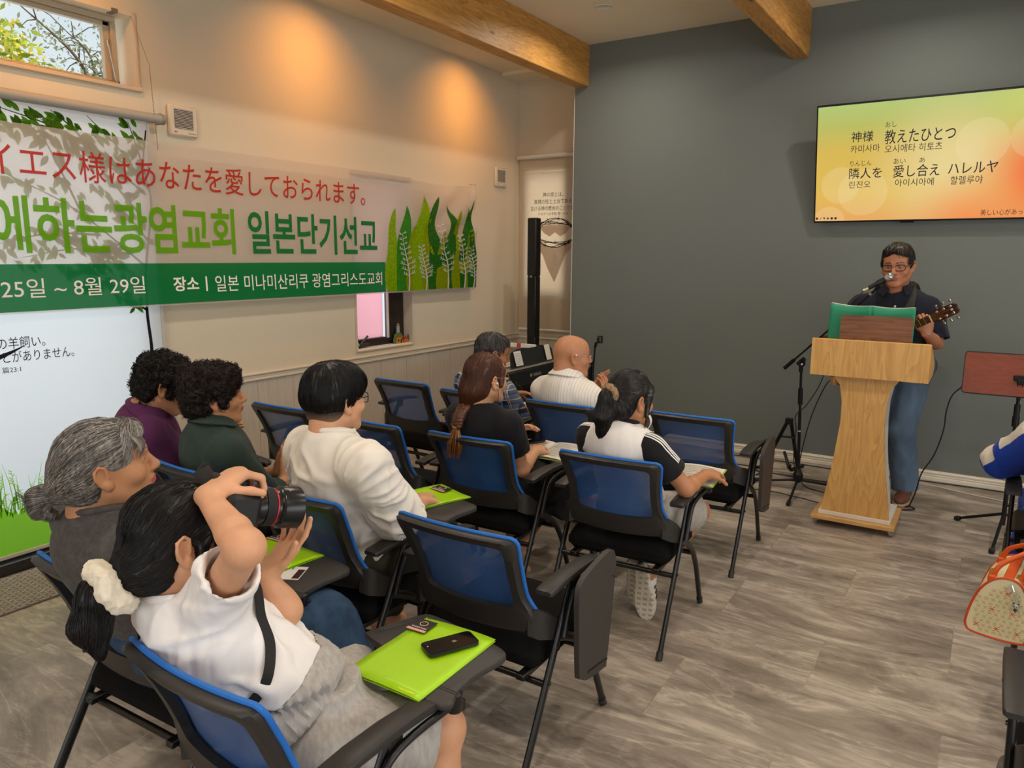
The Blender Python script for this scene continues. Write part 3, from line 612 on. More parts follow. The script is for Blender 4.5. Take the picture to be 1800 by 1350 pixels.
# outside -----------------------------------------------------------
def tree(name, base, label, crown, leaf_mats, n, lsize, branches=None, sd=1, trunk_r=.12):
    t = thing(name, label, 'tree', base, 0, 'trees outside the upper window'); rg = random.Random(sd)
    m = MB(); top = crown[0]; m.tube(bez([(0, 0, 0), (.1, .05, top[2]*.5), (top[0], top[1], top[2])], 5), np.linspace(trunk_r, .03, 11), 8)
    ends = []
    for (a, b, c, r) in branches or []:
        p = bez([a, b, c], 6); m.tube(p, np.linspace(r, .008, len(p)), 6); ends.append(p)
        for q in p[4::2]:
            for _ in range(3):
                e = q+np.array([rg.uniform(-.35, .35) for _ in range(3)]); m.tube([q, (q+e)/2+np.array((0, 0, .05)), e], [.012, .008, .004], 4); ends.append(np.array([q, e]))
    obj('trunk', m, mat('bark', '#5d5047', .9), t, smooth=True)
    m = MB()
    for i in range(n):
        if ends and branches and rg.random() < .8:
            p = rg.choice(ends); c = p[rg.randrange(max(0, len(p)//2), len(p))]+np.array([rg.gauss(0, .10) for _ in range(3)])
        else:
            cr = rg.choice(crown); d = np.array([rg.gauss(0, 1) for _ in range(3)]); d /= np.linalg.norm(d); c = np.array(cr[:3])+d*cr[3]*rg.uniform(.55, 1.0)
        u = np.array([rg.gauss(0, 1) for _ in range(3)]); u /= np.linalg.norm(u); w = np.cross(u, [rg.gauss(0, 1) for _ in range(3)]); w /= np.linalg.norm(w)
        L = lsize*rg.uniform(.6, 1.3); m.add([c, c+u*L*.5+w*L*.22, c+u*L, c+u*L*.5-w*L*.22], [(0, 1, 2, 3)], rg.randrange(len(leaf_mats)))
    obj('foliage', m, leaf_mats, t)
LF = lambda n, c: cloth_translucent(n, c, .5)
tree('leafy_tree', (-11.5, 4.6, -.5), 'yellow green leafy tree low left behind the upper window', [(0, 0, 4.3, 1.0), (-.2, .35, 4.75, .75), (.2, -.7, 4.6, .95), (0, .9, 4.15, .65), (0, 1.5, 3.9, .5), (.3, .2, 4.0, .9), (0, 2.0, 3.8, .4)], [LF('leaf_y1', '#c9bd4a'), LF('leaf_y2', '#a9b548'), LF('leaf_y3', '#d8c65c'), LF('leaf_y4', '#8a9a3a')], 5200, .13, sd=4)
tree('pine_tree', (-13.2, 7.35, -.5), 'thin branched pine with sparse needles behind the upper window', [(0, 0, 5.1, .3)], [LF('needle_1', '#8c9a80'), LF('needle_2', '#a5ab88'), LF('needle_3', '#9a947c')], 1100, .09,
     [((0, 0, 4.4), (0, -.3, 5.3), (.1, -1.3, 6.0), .05), ((0, 0, 4.3), (.1, .1, 5.4), (0, .35, 6.2), .045), ((0, 0, 4.2), (0, -.5, 4.75), (0, -1.2, 4.85), .035), ((0, 0, 4.2), (0, .4, 4.9), (0, .8, 5.3), .03), ((0, 0, 4.6), (0, -.1, 5.4), (0, -.5, 5.75), .03)], sd=9, trunk_r=.08)
tree('leafy_shrub', (-11.0, 6.1, -.5), 'fresh green bush below the pine behind the upper window', [(0, 0, 4.05, .42), (0, -.3, 3.9, .35), (0, .4, 4.1, .4)], [LF('leaf_g1', '#86b060'), LF('leaf_g2', '#a5c272'), LF('leaf_g3', '#6f9a52')], 2200, .09, sd=12)
m = MB(); m.box((-12, 3, -.55), (15, 22, .1)); struct('floor_terrace', m, mat('outside_ground', '#8b8a78', .9))
# door mat
m = MB(); m.box((-3.83, 1.0, .006), (.42, 1.72, .012), bev=.004)
mm_ = NT('woven_mat'); _b = mm_.new('ShaderNodeTexBrick', Scale=1.0, Mortar__Size=.006, Brick__Width=.05, Row__Height=.018); mm_.link(mm_.coord((1, 1, 1), (0, 0, R(90))), _b.inputs['Vector'])
_b.inputs['Color1'].default_value = (*lin('#b9b2a4'), 1); _b.inputs['Color2'].default_value = (*lin('#9d9587'), 1); _b.inputs['Mortar'].default_value = (*lin('#6f675a'), 1); mm_.link(_b.outputs['Color'], mm_.b.inputs['Base Color']); mm_.b.inputs['Roughness'].default_value = .95; mm_.bump(_b.outputs['Fac'], .6, .004)
tag(obj('door_mat', m, mm_.m), 'grey woven mat on the floor in front of the terrace door', 'mat')
# ------------------------------------------------------------------ tablet chairs
M_plast = mat('black_plastic', '#2a2826', .42, bump=(400, .1, .0005, (1, 1, 1))); M_steel = mat('black_steel', '#161617', .35, .2, .5)
M_seat = mat('black_seat_fabric', '#100f10', .95, spec=.15, bump=(500, .4, .001, (1, 1, 1))); M_tab = mat('tablet_plastic', '#35322f', .5, bump=(350, .12, .0005, (1, 1, 1)))
def mesh_mat(name, c0, clear):
    k = NT(name); co = k.coord((1, 1, 1)); b = k.b
    w1 = k.new('ShaderNodeTexWave', Scale=58.0, Distortion=.4); w1.bands_direction = 'X'; w2 = k.new('ShaderNodeTexWave', Scale=58.0, Distortion=.4); w2.bands_direction = 'Z'
    k.link(co, w1.inputs['Vector']); k.link(co, w2.inputs['Vector'])
    mu = k.new('ShaderNodeMath', _operation='MULTIPLY'); k.link(w1.outputs['Fac'], mu.inputs[0]); k.link(w2.outputs['Fac'], mu.inputs[1])
    col = k.ramp(mu.outputs[0], [(.05, lin(c0)), (.7, tuple(min(1, x*1.5) for x in lin(c0)))]); k.link(col, b.inputs['Base Color']); b.inputs['Roughness'].default_value = .5; b.inputs['Sheen Weight'].default_value = .15
    mr = k.new('ShaderNodeMapRange'); mr.inputs[1].default_value = .25; mr.inputs[2].default_value = .6; mr.inputs[3].default_value = clear*1.9; mr.inputs[4].default_value = clear*.45; k.link(mu.outputs[0], mr.inputs[0])
    tr = k.new('ShaderNodeBsdfTransparent'); mx = k.new('ShaderNodeMixShader'); k.link(mr.outputs[0], mx.inputs[0]); k.link(b.outputs[0], mx.inputs[1]); k.link(tr.outputs[0], mx.inputs[2]); k.link(mx.outputs[0], k.out.inputs['Surface']); return k.m
M_bluemesh = mesh_mat('blue_mesh_fabric', '#174a86', .12)
M_bluetrim = mat('blue_trim_fabric', '#1f68bd', .6, bump=(260, .5, .001, (1, 1, 1)))
BACK = [(.800, .028), (.76, .050), (.70, .082), (.64, .108), (.58, .130), (.53, .143), (.48, .152), (.45, .155)]
def by(z): return float(np.interp(z, [b[0] for b in BACK][::-1], [b[1] for b in BACK][::-1]))
def bhw(z): return float(np.interp(z, [.45, .50, .535, .58, .64, .72, .803], [.236, .238, .228, .204, .203, .211, .226]))
def bsurf(x, z, e=0): return V3(x, by(z)-.026*(1-(x/.22)**2)+e, z)
def loopz(hw, ztop, zbot, rt, rb, n=14):
    """closed outline (x,z) of a frame with half width hw(z)"""
    out = []
    zs = np.linspace(zbot, ztop, n)
    right = [(hw(z), z) for z in zs]; left = [(-hw(z), z) for z in zs[::-1]]
    top = [(x, ztop+.004*(1-(x/hw(ztop))**2)) for x in np.linspace(hw(ztop)-rt, -hw(ztop)+rt, 12)]
    bot = [(x, zbot-.012*(1-(x/hw(zbot))**2)) for x in np.linspace(-hw(zbot)+rb, hw(zbot)-rb, 12)]
    right[-1] = (hw(ztop)-.002, ztop-.012); left[0] = (-hw(ztop)+.002, ztop-.012); right[0] = (hw(zbot)-.003, zbot+.012); left[-1] = (-hw(zbot)+.003, zbot+.012)
    return right+top+left+bot
def resample(lp, n):
    P = np.array(lp+[lp[0]]); d = np.r_[0, np.cumsum(np.linalg.norm(np.diff(P, axis=0), axis=1))]; t = np.linspace(0, d[-1], n+1)[:-1]
    return np.stack([np.interp(t, d, P[:, 0]), np.interp(t, d, P[:, 1])], 1)
def make_chair(deployed, name='tablet_chair'):
    t = thing(name, 'x', 'chair'); sx_ = .264
    foot = lambda s: V3(s*sx_, 0, .012); top = lambda s: V3(s*sx_, .325, .598)
    for s in (-1, 1):
        m = MB(); m.tube([foot(s), foot(s)*.5+top(s)*.5, top(s)], .0165, 12, flat=.62, up=(1, 0, 0)); lg = obj('leg', m, M_steel, t, smooth=True)
        m = MB(); m.tube([V3(s*sx_, -.007, 0), V3(s*sx_, .008, .03)], .019, 12, flat=.75, up=(1, 0, 0)); obj('foot_cap', m, M_plast, lg, smooth=True)
        m = MB()
        for q in (.50, .66, .86): p = foot(s)*(1-q)+top(s)*q; m.cyl(p+V3(s*.008, -.0, 0), p+V3(s*.014, 0, 0), .006, n=10)
        obj('bolts', m, mat('bolt_black', '#2d2d2f', .3, .7), lg)
    for s in (-1, 1):
        m = MB(); p = bez([(s*sx_, .232, .43), (s*sx_, .31, .395), (s*sx_, .405, .33), (s*sx_, .48, .235), (s*sx_, .535, .12), (s*sx_, .585, .012)], 5); m.tube(p, .0155, 12, flat=.7, up=(1, 0, 0)); lg = obj('leg', m, M_steel, t, smooth=True)
        m = MB(); m.tube([V3(s*sx_, .59, 0), V3(s*sx_, .575, .03)], .0175, 12, flat=.78, up=(1, 0, 0)); obj('foot_cap', m, M_plast, lg, smooth=True)
    m = MB()
    for y, z in ((.16, .298), (.40, .318)): m.cyl((-sx_, y, z), (sx_, y, z), .011, n=10)
    for s in (-1, 1): m.box((s*.19, .29, .318), (.03, .34, .02), bev=.003)
    obj('cross_bars', m, M_steel, t, smooth=True)
    # seat cushion
    m = MB(); nx, ny = 14, 14
    def seat(u, v, topside):
        a, b = u*2-1, v*2-1; x = .236*math.copysign(abs(a)**.9, a); y = .36+.215*math.copysign(abs(b)**.9, b)
        r = min(1, (1-abs(a))*7)*min(1, (1-abs(b))*7); edge = math.sqrt(max(0, 1-(1-min(1, r))**2))
        if abs(a) > .86 and abs(b) > .86: k_ = (abs(a)-.86)*(abs(b)-.86)/.0196; x *= 1-.05*k_; y = .36+(y-.36)*(1-.05*k_)
        zt = .375+.05*edge+.008*(1-a*a)-.012*max(0, b)**3*0; zb = .352-.026*edge
        return (x, y, zt if topside else zb)
    m.grid(lambda u, v: seat(u, v, True), nx, ny); m.grid(lambda u, v: seat(u, v, False), nx, ny, flip=True)
    V = []; Fc = []; ring = [(i/nx, 0) for i in range(nx)]+[(1, j/ny) for j in range(ny)]+[(1-i/nx, 1) for i in range(nx)]+[(0, 1-j/ny) for j in range(ny)]
    for u, v in ring: V += [seat(u, v, False), seat(u, v, True)]
    n = len(ring); m.add(V, [(2*i, 2*((i+1) % n), 2*((i+1) % n)+1, 2*i+1) for i in range(n)])
    obj('seat', m, M_seat, t, smooth='all')
    # backrest frame
    N = 96; out = resample(loopz(bhw, .803, .468, .012, .02), N); inn = resample(loopz(lambda z: bhw(z)*.0+float(np.interp(z, [.545, .66, .775], [.172, .170, .184])), .772, .548, .012, .012), N)
    m = MB(); V = []
    for (a, b) in zip(out, inn):
        for (p, e) in ((a, -.012), (a, .012), (b, .012), (b, -.010)): V.append(bsurf(p[0], p[1], e))
        c = a*.8+b*.2; V[-4] = bsurf(a[0], a[1], -.004); V.append(bsurf(c[0], c[1], -.014))
    Fc = []
    for i in range(N):
        j = (i+1) % N; o = [5*i+q for q in (0, 1, 2, 3, 4)]; p = [5*j+q for q in (0, 1, 2, 3, 4)]
        for a, b in ((0, 1), (1, 2), (2, 3), (3, 4), (4, 0)): Fc.append((o[a], o[b], p[b], p[a]))
    m.add(V, Fc)
    for s in (-1, 1):   # shoulders that wrap forward to the side tubes
        secs = []
        for q, (x, y, z, h) in enumerate(((.205, .138, .505, .085), (.236, .155, .497, .095), (.247, .20, .475, .085), (.249, .25, .447, .066), (.250, .285, .42, .05))):
            secs.append([V3(s*(x-.008), y+.004, z-h/2), V3(s*(x+.008), y-.008, z-h/2), V3(s*(x+.008), y-.008, z+h/2), V3(s*(x-.008), y+.006, z+h/2)])
        V = [p for sec in secs for p in sec]; Fc = []
        for i in range(len(secs)-1):
            for q in range(4): a = 4*i+q; b = 4*i+(q+1) % 4; Fc.append((a, b, b+4, a+4) if s > 0 else (a, a+4, b+4, b))
        Fc += [(0, 3, 2, 1), (16, 17, 18, 19)]; m.add(V, Fc)
    obj('backrest_frame', m, M_plast, t, smooth=True, angle=50)
    m = MB(); e0 = .013
    o2 = resample(loopz(lambda z: bhw(z)+.001, .806, .525, .012, .02), N); ctr = np.array([0, .67])
    V = []
    for lev in (1.0, .96, .75, .5, .25):
        for p in o2: q = ctr+(p-ctr)*lev; V.append(bsurf(q[0], q[1], e0+(.006 if lev < 1 else .0)))
    V.append(bsurf(0, .67, e0+.006)); Fc = []
    for L in range(4):
        for i in range(N): j = (i+1) % N; Fc.append((L*N+i, L*N+j, (L+1)*N+j, (L+1)*N+i))
    for i in range(N): Fc.append((4*N+i, 4*N+(i+1) % N, 5*N))
    m.add(V, Fc); obj('backrest_mesh', m, M_bluemesh, t, smooth='all')
    m = MB(); m.tube([bsurf(p[0], p[1], .017) for p in o2], .0065, 8, closed=True, up=(0, 1, 0)); obj('mesh_edging', m, M_bluetrim, t, smooth=True)
    # arm pads
    for s in (-1, 1):
        m = MB(); secs = []
        for y, z, w, h in ((.135, .614, .050, .014), (.145, .614, .060, .020), (.22, .620, .062, .021), (.32, .621, .060, .022), (.42, .615, .056, .022), (.485, .605, .050, .020), (.50, .602, .042, .014)):
            pr = rrect(w, h, min(w, h)*.28, 2); secs.append([V3(s*sx_+a, y, z+b) for a, b in pr])
        n = len(secs[0]); V = [p for q in secs for p in q]; Fc = [(i*n+j, i*n+(j+1) % n, (i+1)*n+(j+1) % n, (i+1)*n+j) for i in range(len(secs)-1) for j in range(n)]
        Fc = [f[::-1] for f in Fc]+[tuple(range(n)), tuple((len(secs)-1)*n+j for j in range(n))[::-1]]
        m.add(V, Fc); m.box((s*sx_, .335, .585), (.026, .05, .05), bev=.006); obj('armrest', m, M_plast, t, smooth=True)
    # tablet arm on the right
    m = MB(); m.tube(bez([(.282, .235, .43), (.284, .285, .54), (.286, .315, .572), (.288, .38, .586), (.29, .49, .588), (.29, .53, .588)], 5), .010, 10); m.tube([(.264, .50, .588), (.29, .50, .588)], .012, 10)
    m.lathe([(.018, -.022), (.02, -.018), (.02, .022), (.014, .028)], (.29, .515, .592), n=18); m.box((.29, .53, .58), (.034, .02, .03), bev=.004); obj('tablet_arm', m, M_steel, t, smooth=True)
    pl = bez([(.318, .475), (.300, .52), (.293, .60), (.303, .68), (.298, .715), (.25, .735), (.10, .758), (.02, .765), (-.015, .75), (-.05, .66), (-.072, .598), (-.06, .58), (.04, .555), (.14, .52), (.20, .475), (.225, .455), (.27, .448), (.305, .455)], 4)
    if deployed:
        m = MB(); pp = [tuple(p) for p in pl]; ctr = np.mean(pl, 0); ins = [tuple(ctr+(p-ctr)*.985) for p in pl]; n = len(pp)
        V = [(a, b, .604) for a, b in ins]+[(a, b, .608) for a, b in pp]+[(a, b, .620) for a, b in pp]+[(a, b, .623) for a, b in ins]
        Fc = [tuple(range(n))[::-1], tuple(range(3*n, 4*n))]+[(L*n+i, L*n+(i+1) % n, (L+1)*n+(i+1) % n, (L+1)*n+i) for L in range(3) for i in range(n)]
        m.add(V, Fc); tb = obj('tablet', m, M_tab, t, smooth=True, angle=60)
        m = MB(); a, b = V3(-.045, .615, .6235), V3(.0, .728, .6235); m.tube([a, b], .004, 8, flat=.3); obj('pen_groove', m, mat('groove_dark', '#151413', .4), tb)
        m = MB(); a, b = V3(.15, .545, .6232), V3(.31, .505, .6232); m.box((.268, .5, .6232), (.07, .002, .001)); m.box((.268, .508, .6232), (.07, .002, .001)); obj('hinge_seam', m, mat('groove_dark', '#151413', .4), tb)
    else:
        # hanging on the outer side
        pts = [(.437, .660), (.475, .652), (.497, .60), (.488, .53), (.468, .40), (.442, .262), (.425, .250), (.30, .270), (.252, .296), (.238, .32), (.228, .50), (.226, .575), (.236, .612), (.27, .634), (.36, .652)]
        pts = [(a, b) for a, b in bez(pts+[pts[0]], 3)[:-1]]
        m = MB(); m.prism([(a, b) for a, b in pts], .018, frame3((.322, 0, 0), (0, 1, 0), (0, 0, 1), (1, 0, 0))); tb = obj('tablet', m, M_tab, t, smooth=True)
        m = MB(); m.tube([(.342, .44, .275), (.342, .30, .296)], .004, 8, flat=.4, up=(1, 0, 0)); obj('pen_groove', m, mat('groove_dark', '#151413', .4), tb)
        m = MB(); m.tube([(.342, .468, .565), (.342, .50, .545)], .0015, 6); m.box((.312, .46, .615), (.03, .05, .03), bev=.005); obj('hinge', m, M_steel, tb)
    return t
PROTO = {}
def place_chair(x, yb, rz, deployed, label, group):
    """x, yb: middle of the backrest's top edge"""
    if deployed not in PROTO: o = PROTO[deployed] = make_chair(deployed); 
    else: o = dup(PROTO[deployed])
    c, s = math.cos(R(rz)), math.sin(R(rz)); o.location = (x+s*.03, yb-c*.03, 0); o.rotation_euler = (0, 0, R(rz)); tag(o, label, 'chair', group); return o
G1 = 'blue mesh tablet chairs in the left block'; G2 = 'blue mesh tablet chairs in the right block'
CH = {}
for key, x, yb, rz, dep, lab in (
    ('photo', -1.267, .775, -1.5, 1, 'nearest blue mesh chair in the front of the picture holding the person with the camera'),
    ('grey', -1.93, .91, 2, 1, 'blue mesh chair holding the grey haired person in the charcoal shirt'),
    ('r1', -1.316, 1.705, .5, 0, 'empty blue mesh chair with folded tablet in front of the phone on the lime folder'),
    ('white', -1.965, 1.64, 0, 1, 'blue mesh chair holding the young person in the white T-shirt with glasses'),
    ('green', -2.554, 1.618, -2, 1, 'blue mesh chair holding the person in the dark green shirt'),
    ('purple', -3.19, 1.62, 0, 1, 'blue mesh chair holding the person in the purple shirt, black tablet opened out'),
    ('girl', -1.262, 2.68, 3, 1, 'blue mesh chair holding the ponytailed person in the black and white raglan shirt'),
    ('braid', -1.942, 2.632, 3, 1, 'blue mesh chair holding the person with the long auburn braid'),
    ('emid', -2.55, 2.60, -1, 0, 'empty blue mesh chair right of the young person with glasses, beside the braided person'),
    ('eleft', -3.193, 2.612, .5, 0, 'empty blue mesh chair left of the young person with glasses, near the panelled wall'),
    ('r3', -1.252, 3.64, 1.5, 0, 'empty blue mesh chair nearest the boom microphone stand, folded tablet at its side'),
    ('bald', -1.974, 3.54, -1, 0, 'blue mesh chair holding the bald person in the white striped shirt'),
    ('plaid', -2.60, 3.54, -1, 1, 'blue mesh chair holding the grey haired person in the plaid shirt'),
    ('efar', -3.20, 3.60, .5, 0, 'empty blue mesh chair furthest left in the far row under the dado rail')):
    CH[key] = place_chair(x, yb, rz, dep, lab, G1)
place_chair(.425, 3.66, -1, 0, 'blue mesh chair at the right edge holding the person in the bright blue jacket', G2)
place_chair(.497, 2.72, 4.5, 0, 'blue mesh chair at the right edge with the cream handbag hanging at its side', G2)
place_chair(.405, 1.76, 0, 0, 'blue mesh chair cropped at the lower right corner of the picture', G2)
# ------------------------------------------------------------------ smooth-surface modelling for people and soft things
def nrm(a): a = np.array(a, float); return a/(np.linalg.norm(a)+1e-12)
def vnoise(P, seed=0):
    """value noise on points (N,3) in 0..1"""
    P = np.asarray(P, float); i = np.floor(P).astype(np.int64); f = P-i; f = f*f*(3-2*f)
    def hsh(a, b, c):
        h = (a*374761393+b*668265263+c*2147483647+seed*974711) & 0xffffffff; h = ((h ^ (h >> 13))*1274126177) & 0xffffffff; return ((h ^ (h >> 16)) & 0xffff)/65535.
    r = 0
    for dx in (0, 1):
        for dy in (0, 1):
            for dz in (0, 1):
                w = (f[:, 0] if dx else 1-f[:, 0])*(f[:, 1] if dy else 1-f[:, 1])*(f[:, 2] if dz else 1-f[:, 2]); r = r+w*hsh(i[:, 0]+dx, i[:, 1]+dy, i[:, 2]+dz)
    return r
class Field:
    def __init__(s, lo, hi, h):
        s.lo = np.array(lo, float); s.h = h; s.n = np.maximum(4, np.ceil((np.array(hi)-s.lo)/h).astype(int)+1)
        s.d = np.full(tuple(s.n), .5, np.float32)
        s.ax = [(s.lo[a]+h*np.arange(s.n[a])).astype(np.float32) for a in range(3)]
    def op(s, fn, lo, hi, k=.01, mode='add'):
        mg = k+2*s.h; sl = []
        for a in range(3):
            i0 = int(max(0, math.floor((lo[a]-mg-s.lo[a])/s.h))); i1 = int(min(s.n[a], math.ceil((hi[a]+mg-s.lo[a])/s.h)+1))
            if i1 <= i0: return s
            sl.append(slice(i0, i1))
        x = s.ax[0][sl[0]][:, None, None]; y = s.ax[1][sl[1]][None, :, None]; z = s.ax[2][sl[2]][None, None, :]
        b = fn(x, y, z); a = s.d[tuple(sl)]
        if mode == 'sub': a = -a
        hh = np.clip(.5+.5*(b-a)/k, 0, 1) if k > 0 else (a < b).astype(np.float32)
        if mode == 'add': r = b*(1-hh)+a*hh-k*hh*(1-hh)
        elif mode == 'sub': r = -(b*(1-hh)+a*hh-k*hh*(1-hh))
        s.d[tuple(sl)] = r; return s
    def cone(s, a, b, ra, rb, k=.01, mode='add', cut=None, flat=None):
        """tapered capsule; cut=1 flat end at b; flat=(axis, f) squeezes the section along axis by f"""
        a = np.array(a, np.float32); b = np.array(b, np.float32); ab = b-a; L2 = float(ab @ ab)+1e-9; L = math.sqrt(L2)
        if flat is not None: fx = nrm(flat[0]); ff = 1/flat[1]-1
        def fn(x, y, z):
            px, py, pz = x-a[0], y-a[1], z-a[2]
            t0 = (px*ab[0]+py*ab[1]+pz*ab[2])/L2; t = np.clip(t0, 0, 1)
            qx, qy, qz = px-t*ab[0], py-t*ab[1], pz-t*ab[2]
            if flat is not None:
                w = (qx*fx[0]+qy*fx[1]+qz*fx[2])*ff; qx = qx+w*fx[0]; qy = qy+w*fx[1]; qz = qz+w*fx[2]
            d = np.sqrt(qx*qx+qy*qy+qz*qz)-(ra+(rb-ra)*t)
            if cut: d = np.maximum(d, (t0-1)*L)
            return d
        m = max(ra, rb); return s.op(fn, np.minimum(a, b)-m, np.maximum(a, b)+m, k, mode)
    def ell(s, c, r, rot=None, k=.01, mode='add'):
        c = np.array(c, float); r = np.array(r, float); M = np.eye(3) if rot is None else np.array(rot, float); R_ = float(r.max())
        def fn(x, y, z):
            p = (x-c[0], y-c[1], z-c[2]); q = [(M[0, i]*p[0]+M[1, i]*p[1]+M[2, i]*p[2]) for i in range(3)]
            k0 = np.sqrt(sum((q[i]/r[i])**2 for i in range(3))); k1 = np.sqrt(sum((q[i]/r[i]**2)**2 for i in range(3)))
            return (k0*(k0-1)/(k1+1e-6)).astype(np.float32)
        e = np.abs(M) @ r; return s.op(fn, c-e, c+e, k, mode)
    def rbox(s, c, half, rot=None, r=.005, k=.01, mode='add'):
        c = np.array(c, float); M = np.eye(3) if rot is None else np.array(rot, float); hh = np.array(half, float)-r
        def fn(x, y, z):
            p = (x-c[0], y-c[1], z-c[2]); q = [np.abs(M[0, i]*p[0]+M[1, i]*p[1]+M[2, i]*p[2])-hh[i] for i in range(3)]
            o = np.sqrt(sum(np.maximum(v, 0)**2 for v in q)); return (o+np.minimum(np.maximum(np.maximum(q[0], q[1]), q[2]), 0)-r).astype(np.float32)
        e = np.abs(M) @ (np.array(half)); return s.op(fn, c-e, c+e, k, mode)
    def cut(s, p, n):
        """keep the side where (x-p).n < 0"""
        n = nrm(n); x = s.ax[0][:, None, None]; y = s.ax[1][None, :, None]; z = s.ax[2][None, None, :]
        s.d = np.maximum(s.d, ((x-p[0])*n[0]+(y-p[1])*n[1]+(z-p[2])*n[2]).astype(np.float32)); return s
    def mesh(s):
        d = s.d; d[0] = d[-1] = .1; d[:, 0] = d[:, -1] = .1; d[:, :, 0] = d[:, :, -1] = .1
        S = d < 0; c = np.zeros(tuple(s.n-1), np.int8)
        for i in (0, 1):
            for j in (0, 1):
                for k in (0, 1): c += S[i:S.shape[0]-1+i, j:S.shape[1]-1+j, k:S.shape[2]-1+k]
        I, J, K = np.nonzero((c > 0) & (c < 8)); N = len(I)
        if N == 0: return np.zeros((0, 3)), []
        idx = np.full(c.shape, -1, np.int64); idx[I, J, K] = np.arange(N)
        acc = np.zeros((N, 3)); cnt = np.zeros(N)
        cv = {(i, j, k): d[I+i, J+j, K+k] for i in (0, 1) for j in (0, 1) for k in (0, 1)}
        for ax in range(3):
            for u in (0, 1):
                for w in (0, 1):
                    a = [0, 0, 0]; a[(ax+1) % 3] = u; a[(ax+2) % 3] = w; b = list(a); b[ax] = 1; va, vb = cv[tuple(a)], cv[tuple(b)]
                    x = (va < 0) != (vb < 0); t = np.where(x, va/(va-vb+1e-12), 0)
                    for q in range(3): acc[:, q] += np.where(x, a[q]+(t if q == ax else 0), 0)
                    cnt += x
        P = acc/cnt[:, None]; P = s.lo+s.h*(P+np.stack([I, J, K], 1)); F = []
        for ax in range(3):
            b, c2 = (ax+1) % 3, (ax+2) % 3
            sa = [slice(None)]*3; sb = [slice(None)]*3; sa[ax] = slice(0, -1); sb[ax] = slice(1, None)
            A = S[tuple(sa)]; B = S[tuple(sb)]; E = np.array(np.nonzero(A != B)); ok = (E[b] > 0) & (E[c2] > 0); E = E[:, ok]
            inside = A[tuple(E)]
            def cell(db, dc):
                q = [E[0].copy(), E[1].copy(), E[2].copy()]; q[b] -= db; q[c2] -= dc
                return idx[tuple(np.minimum(q[t], idx.shape[t]-1) for t in range(3))]
            Q = np.stack([cell(1, 1), cell(0, 1), cell(0, 0), cell(1, 0)], 1); Q[~inside] = Q[~inside][:, ::-1]; F.append(Q[(Q >= 0).all(1)])
        return P, np.concatenate(F)
def vnormals(V, F):
    F = np.asarray(F); n = np.cross(V[F[:, 2]]-V[F[:, 0]], V[F[:, 3]]-V[F[:, 1]]); N = np.zeros_like(V)
    for i in range(4): np.add.at(N, F[:, i], n)
    return N/(np.linalg.norm(N, axis=1)[:, None]+1e-12)
def smooth_mesh(V, F, it=2, lam=.5):
    F = np.asarray(F); E = np.concatenate([F[:, [0, 1]], F[:, [1, 2]], F[:, [2, 3]], F[:, [3, 0]]]); cnt = np.zeros(len(V)); np.add.at(cnt, E[:, 0], 1); np.add.at(cnt, E[:, 1], 1)
    for _ in range(it):
        S = np.zeros_like(V); np.add.at(S, E[:, 0], V[E[:, 1]]); np.add.at(S, E[:, 1], V[E[:, 0]]); V = V+lam*(S/np.maximum(cnt, 1)[:, None]-V)
    return V
def folds(V, F, amp, freq, stretch=(1, 1, 1), seed=0, ridge=True, mask=None):
    N = vnormals(V, F); q = V*np.array(stretch)*freq; q = q+.6*(vnoise(q*.5+11, seed+5)-.5)[:, None]
    a = vnoise(q, seed); b = vnoise(q*2.1+3, seed+1); r = np.exp(-((a-.5)/.17)**2)*.75+.25*np.exp(-((b-.5)/.2)**2) if ridge else a*.65+b*.35
    w = (r-.45)*(1.1 if ridge else 2)*amp
    if mask is not None: w = w*mask(V)
    return V+N*w[:, None]
def radial_folds(V, F, c, axis, amp, n, r0=.03, r1=.30, seed=0):
    axis = nrm(axis); a = nrm(np.cross(axis, (.3, .2, .9))); b = np.cross(axis, a); d = V-np.array(c); x, y, h = d @ a, d @ b, d @ axis; r = np.sqrt(x*x+y*y); t = np.arctan2(y, x)
    q = np.stack([np.cos(t)*n, np.sin(t)*n, r*6+h*5], 1); v = vnoise(q+seed*7.3, seed); w = np.exp(-((v-.5)/.12)**2)-.35
    m = np.clip((r-r0)/.05, 0, 1)*np.clip((r1-r)/(r1*.6), 0, 1); return V+vnormals(V, F)*(w*m*amp)[:, None]
def mesh_obj(name, V, F, mats, parent, mi=None, root=None):
    if root is not None: V = V-np.array(root.location)
    me = bpy.data.meshes.new(name); F = np.asarray(F); me.vertices.add(len(V)); me.vertices.foreach_set('co', V.astype(np.float32).ravel())
    me.loops.add(F.size); me.loops.foreach_set('vertex_index', F.astype(np.int32).ravel()); me.polygons.add(len(F)); me.polygons.foreach_set('loop_start', np.arange(0, F.size, F.shape[1], dtype=np.int32)); me.polygons.foreach_set('loop_total', np.full(len(F), F.shape[1], dtype=np.int32))
    if not isinstance(mats, (list, tuple)): mats = [mats]
    for m in mats: me.materials.append(m)
    if mi is not None: me.polygons.foreach_set('material_index', np.asarray(mi, np.int32))
    me.update(calc_edges=True); me.validate(); me.shade_smooth(); o = bpy.data.objects.new(name, me); COL.objects.link(o); o.parent = parent; return o
def part(name, mb, mats, root, smooth=True, parent=None, angle=50):
    """mesh part given in world coordinates under an unrotated root"""
    L = np.array(root.location); mb.v = [tuple(np.array(p)-L) for p in mb.v]; return obj(name, mb, mats, parent or root, smooth, angle=angle)

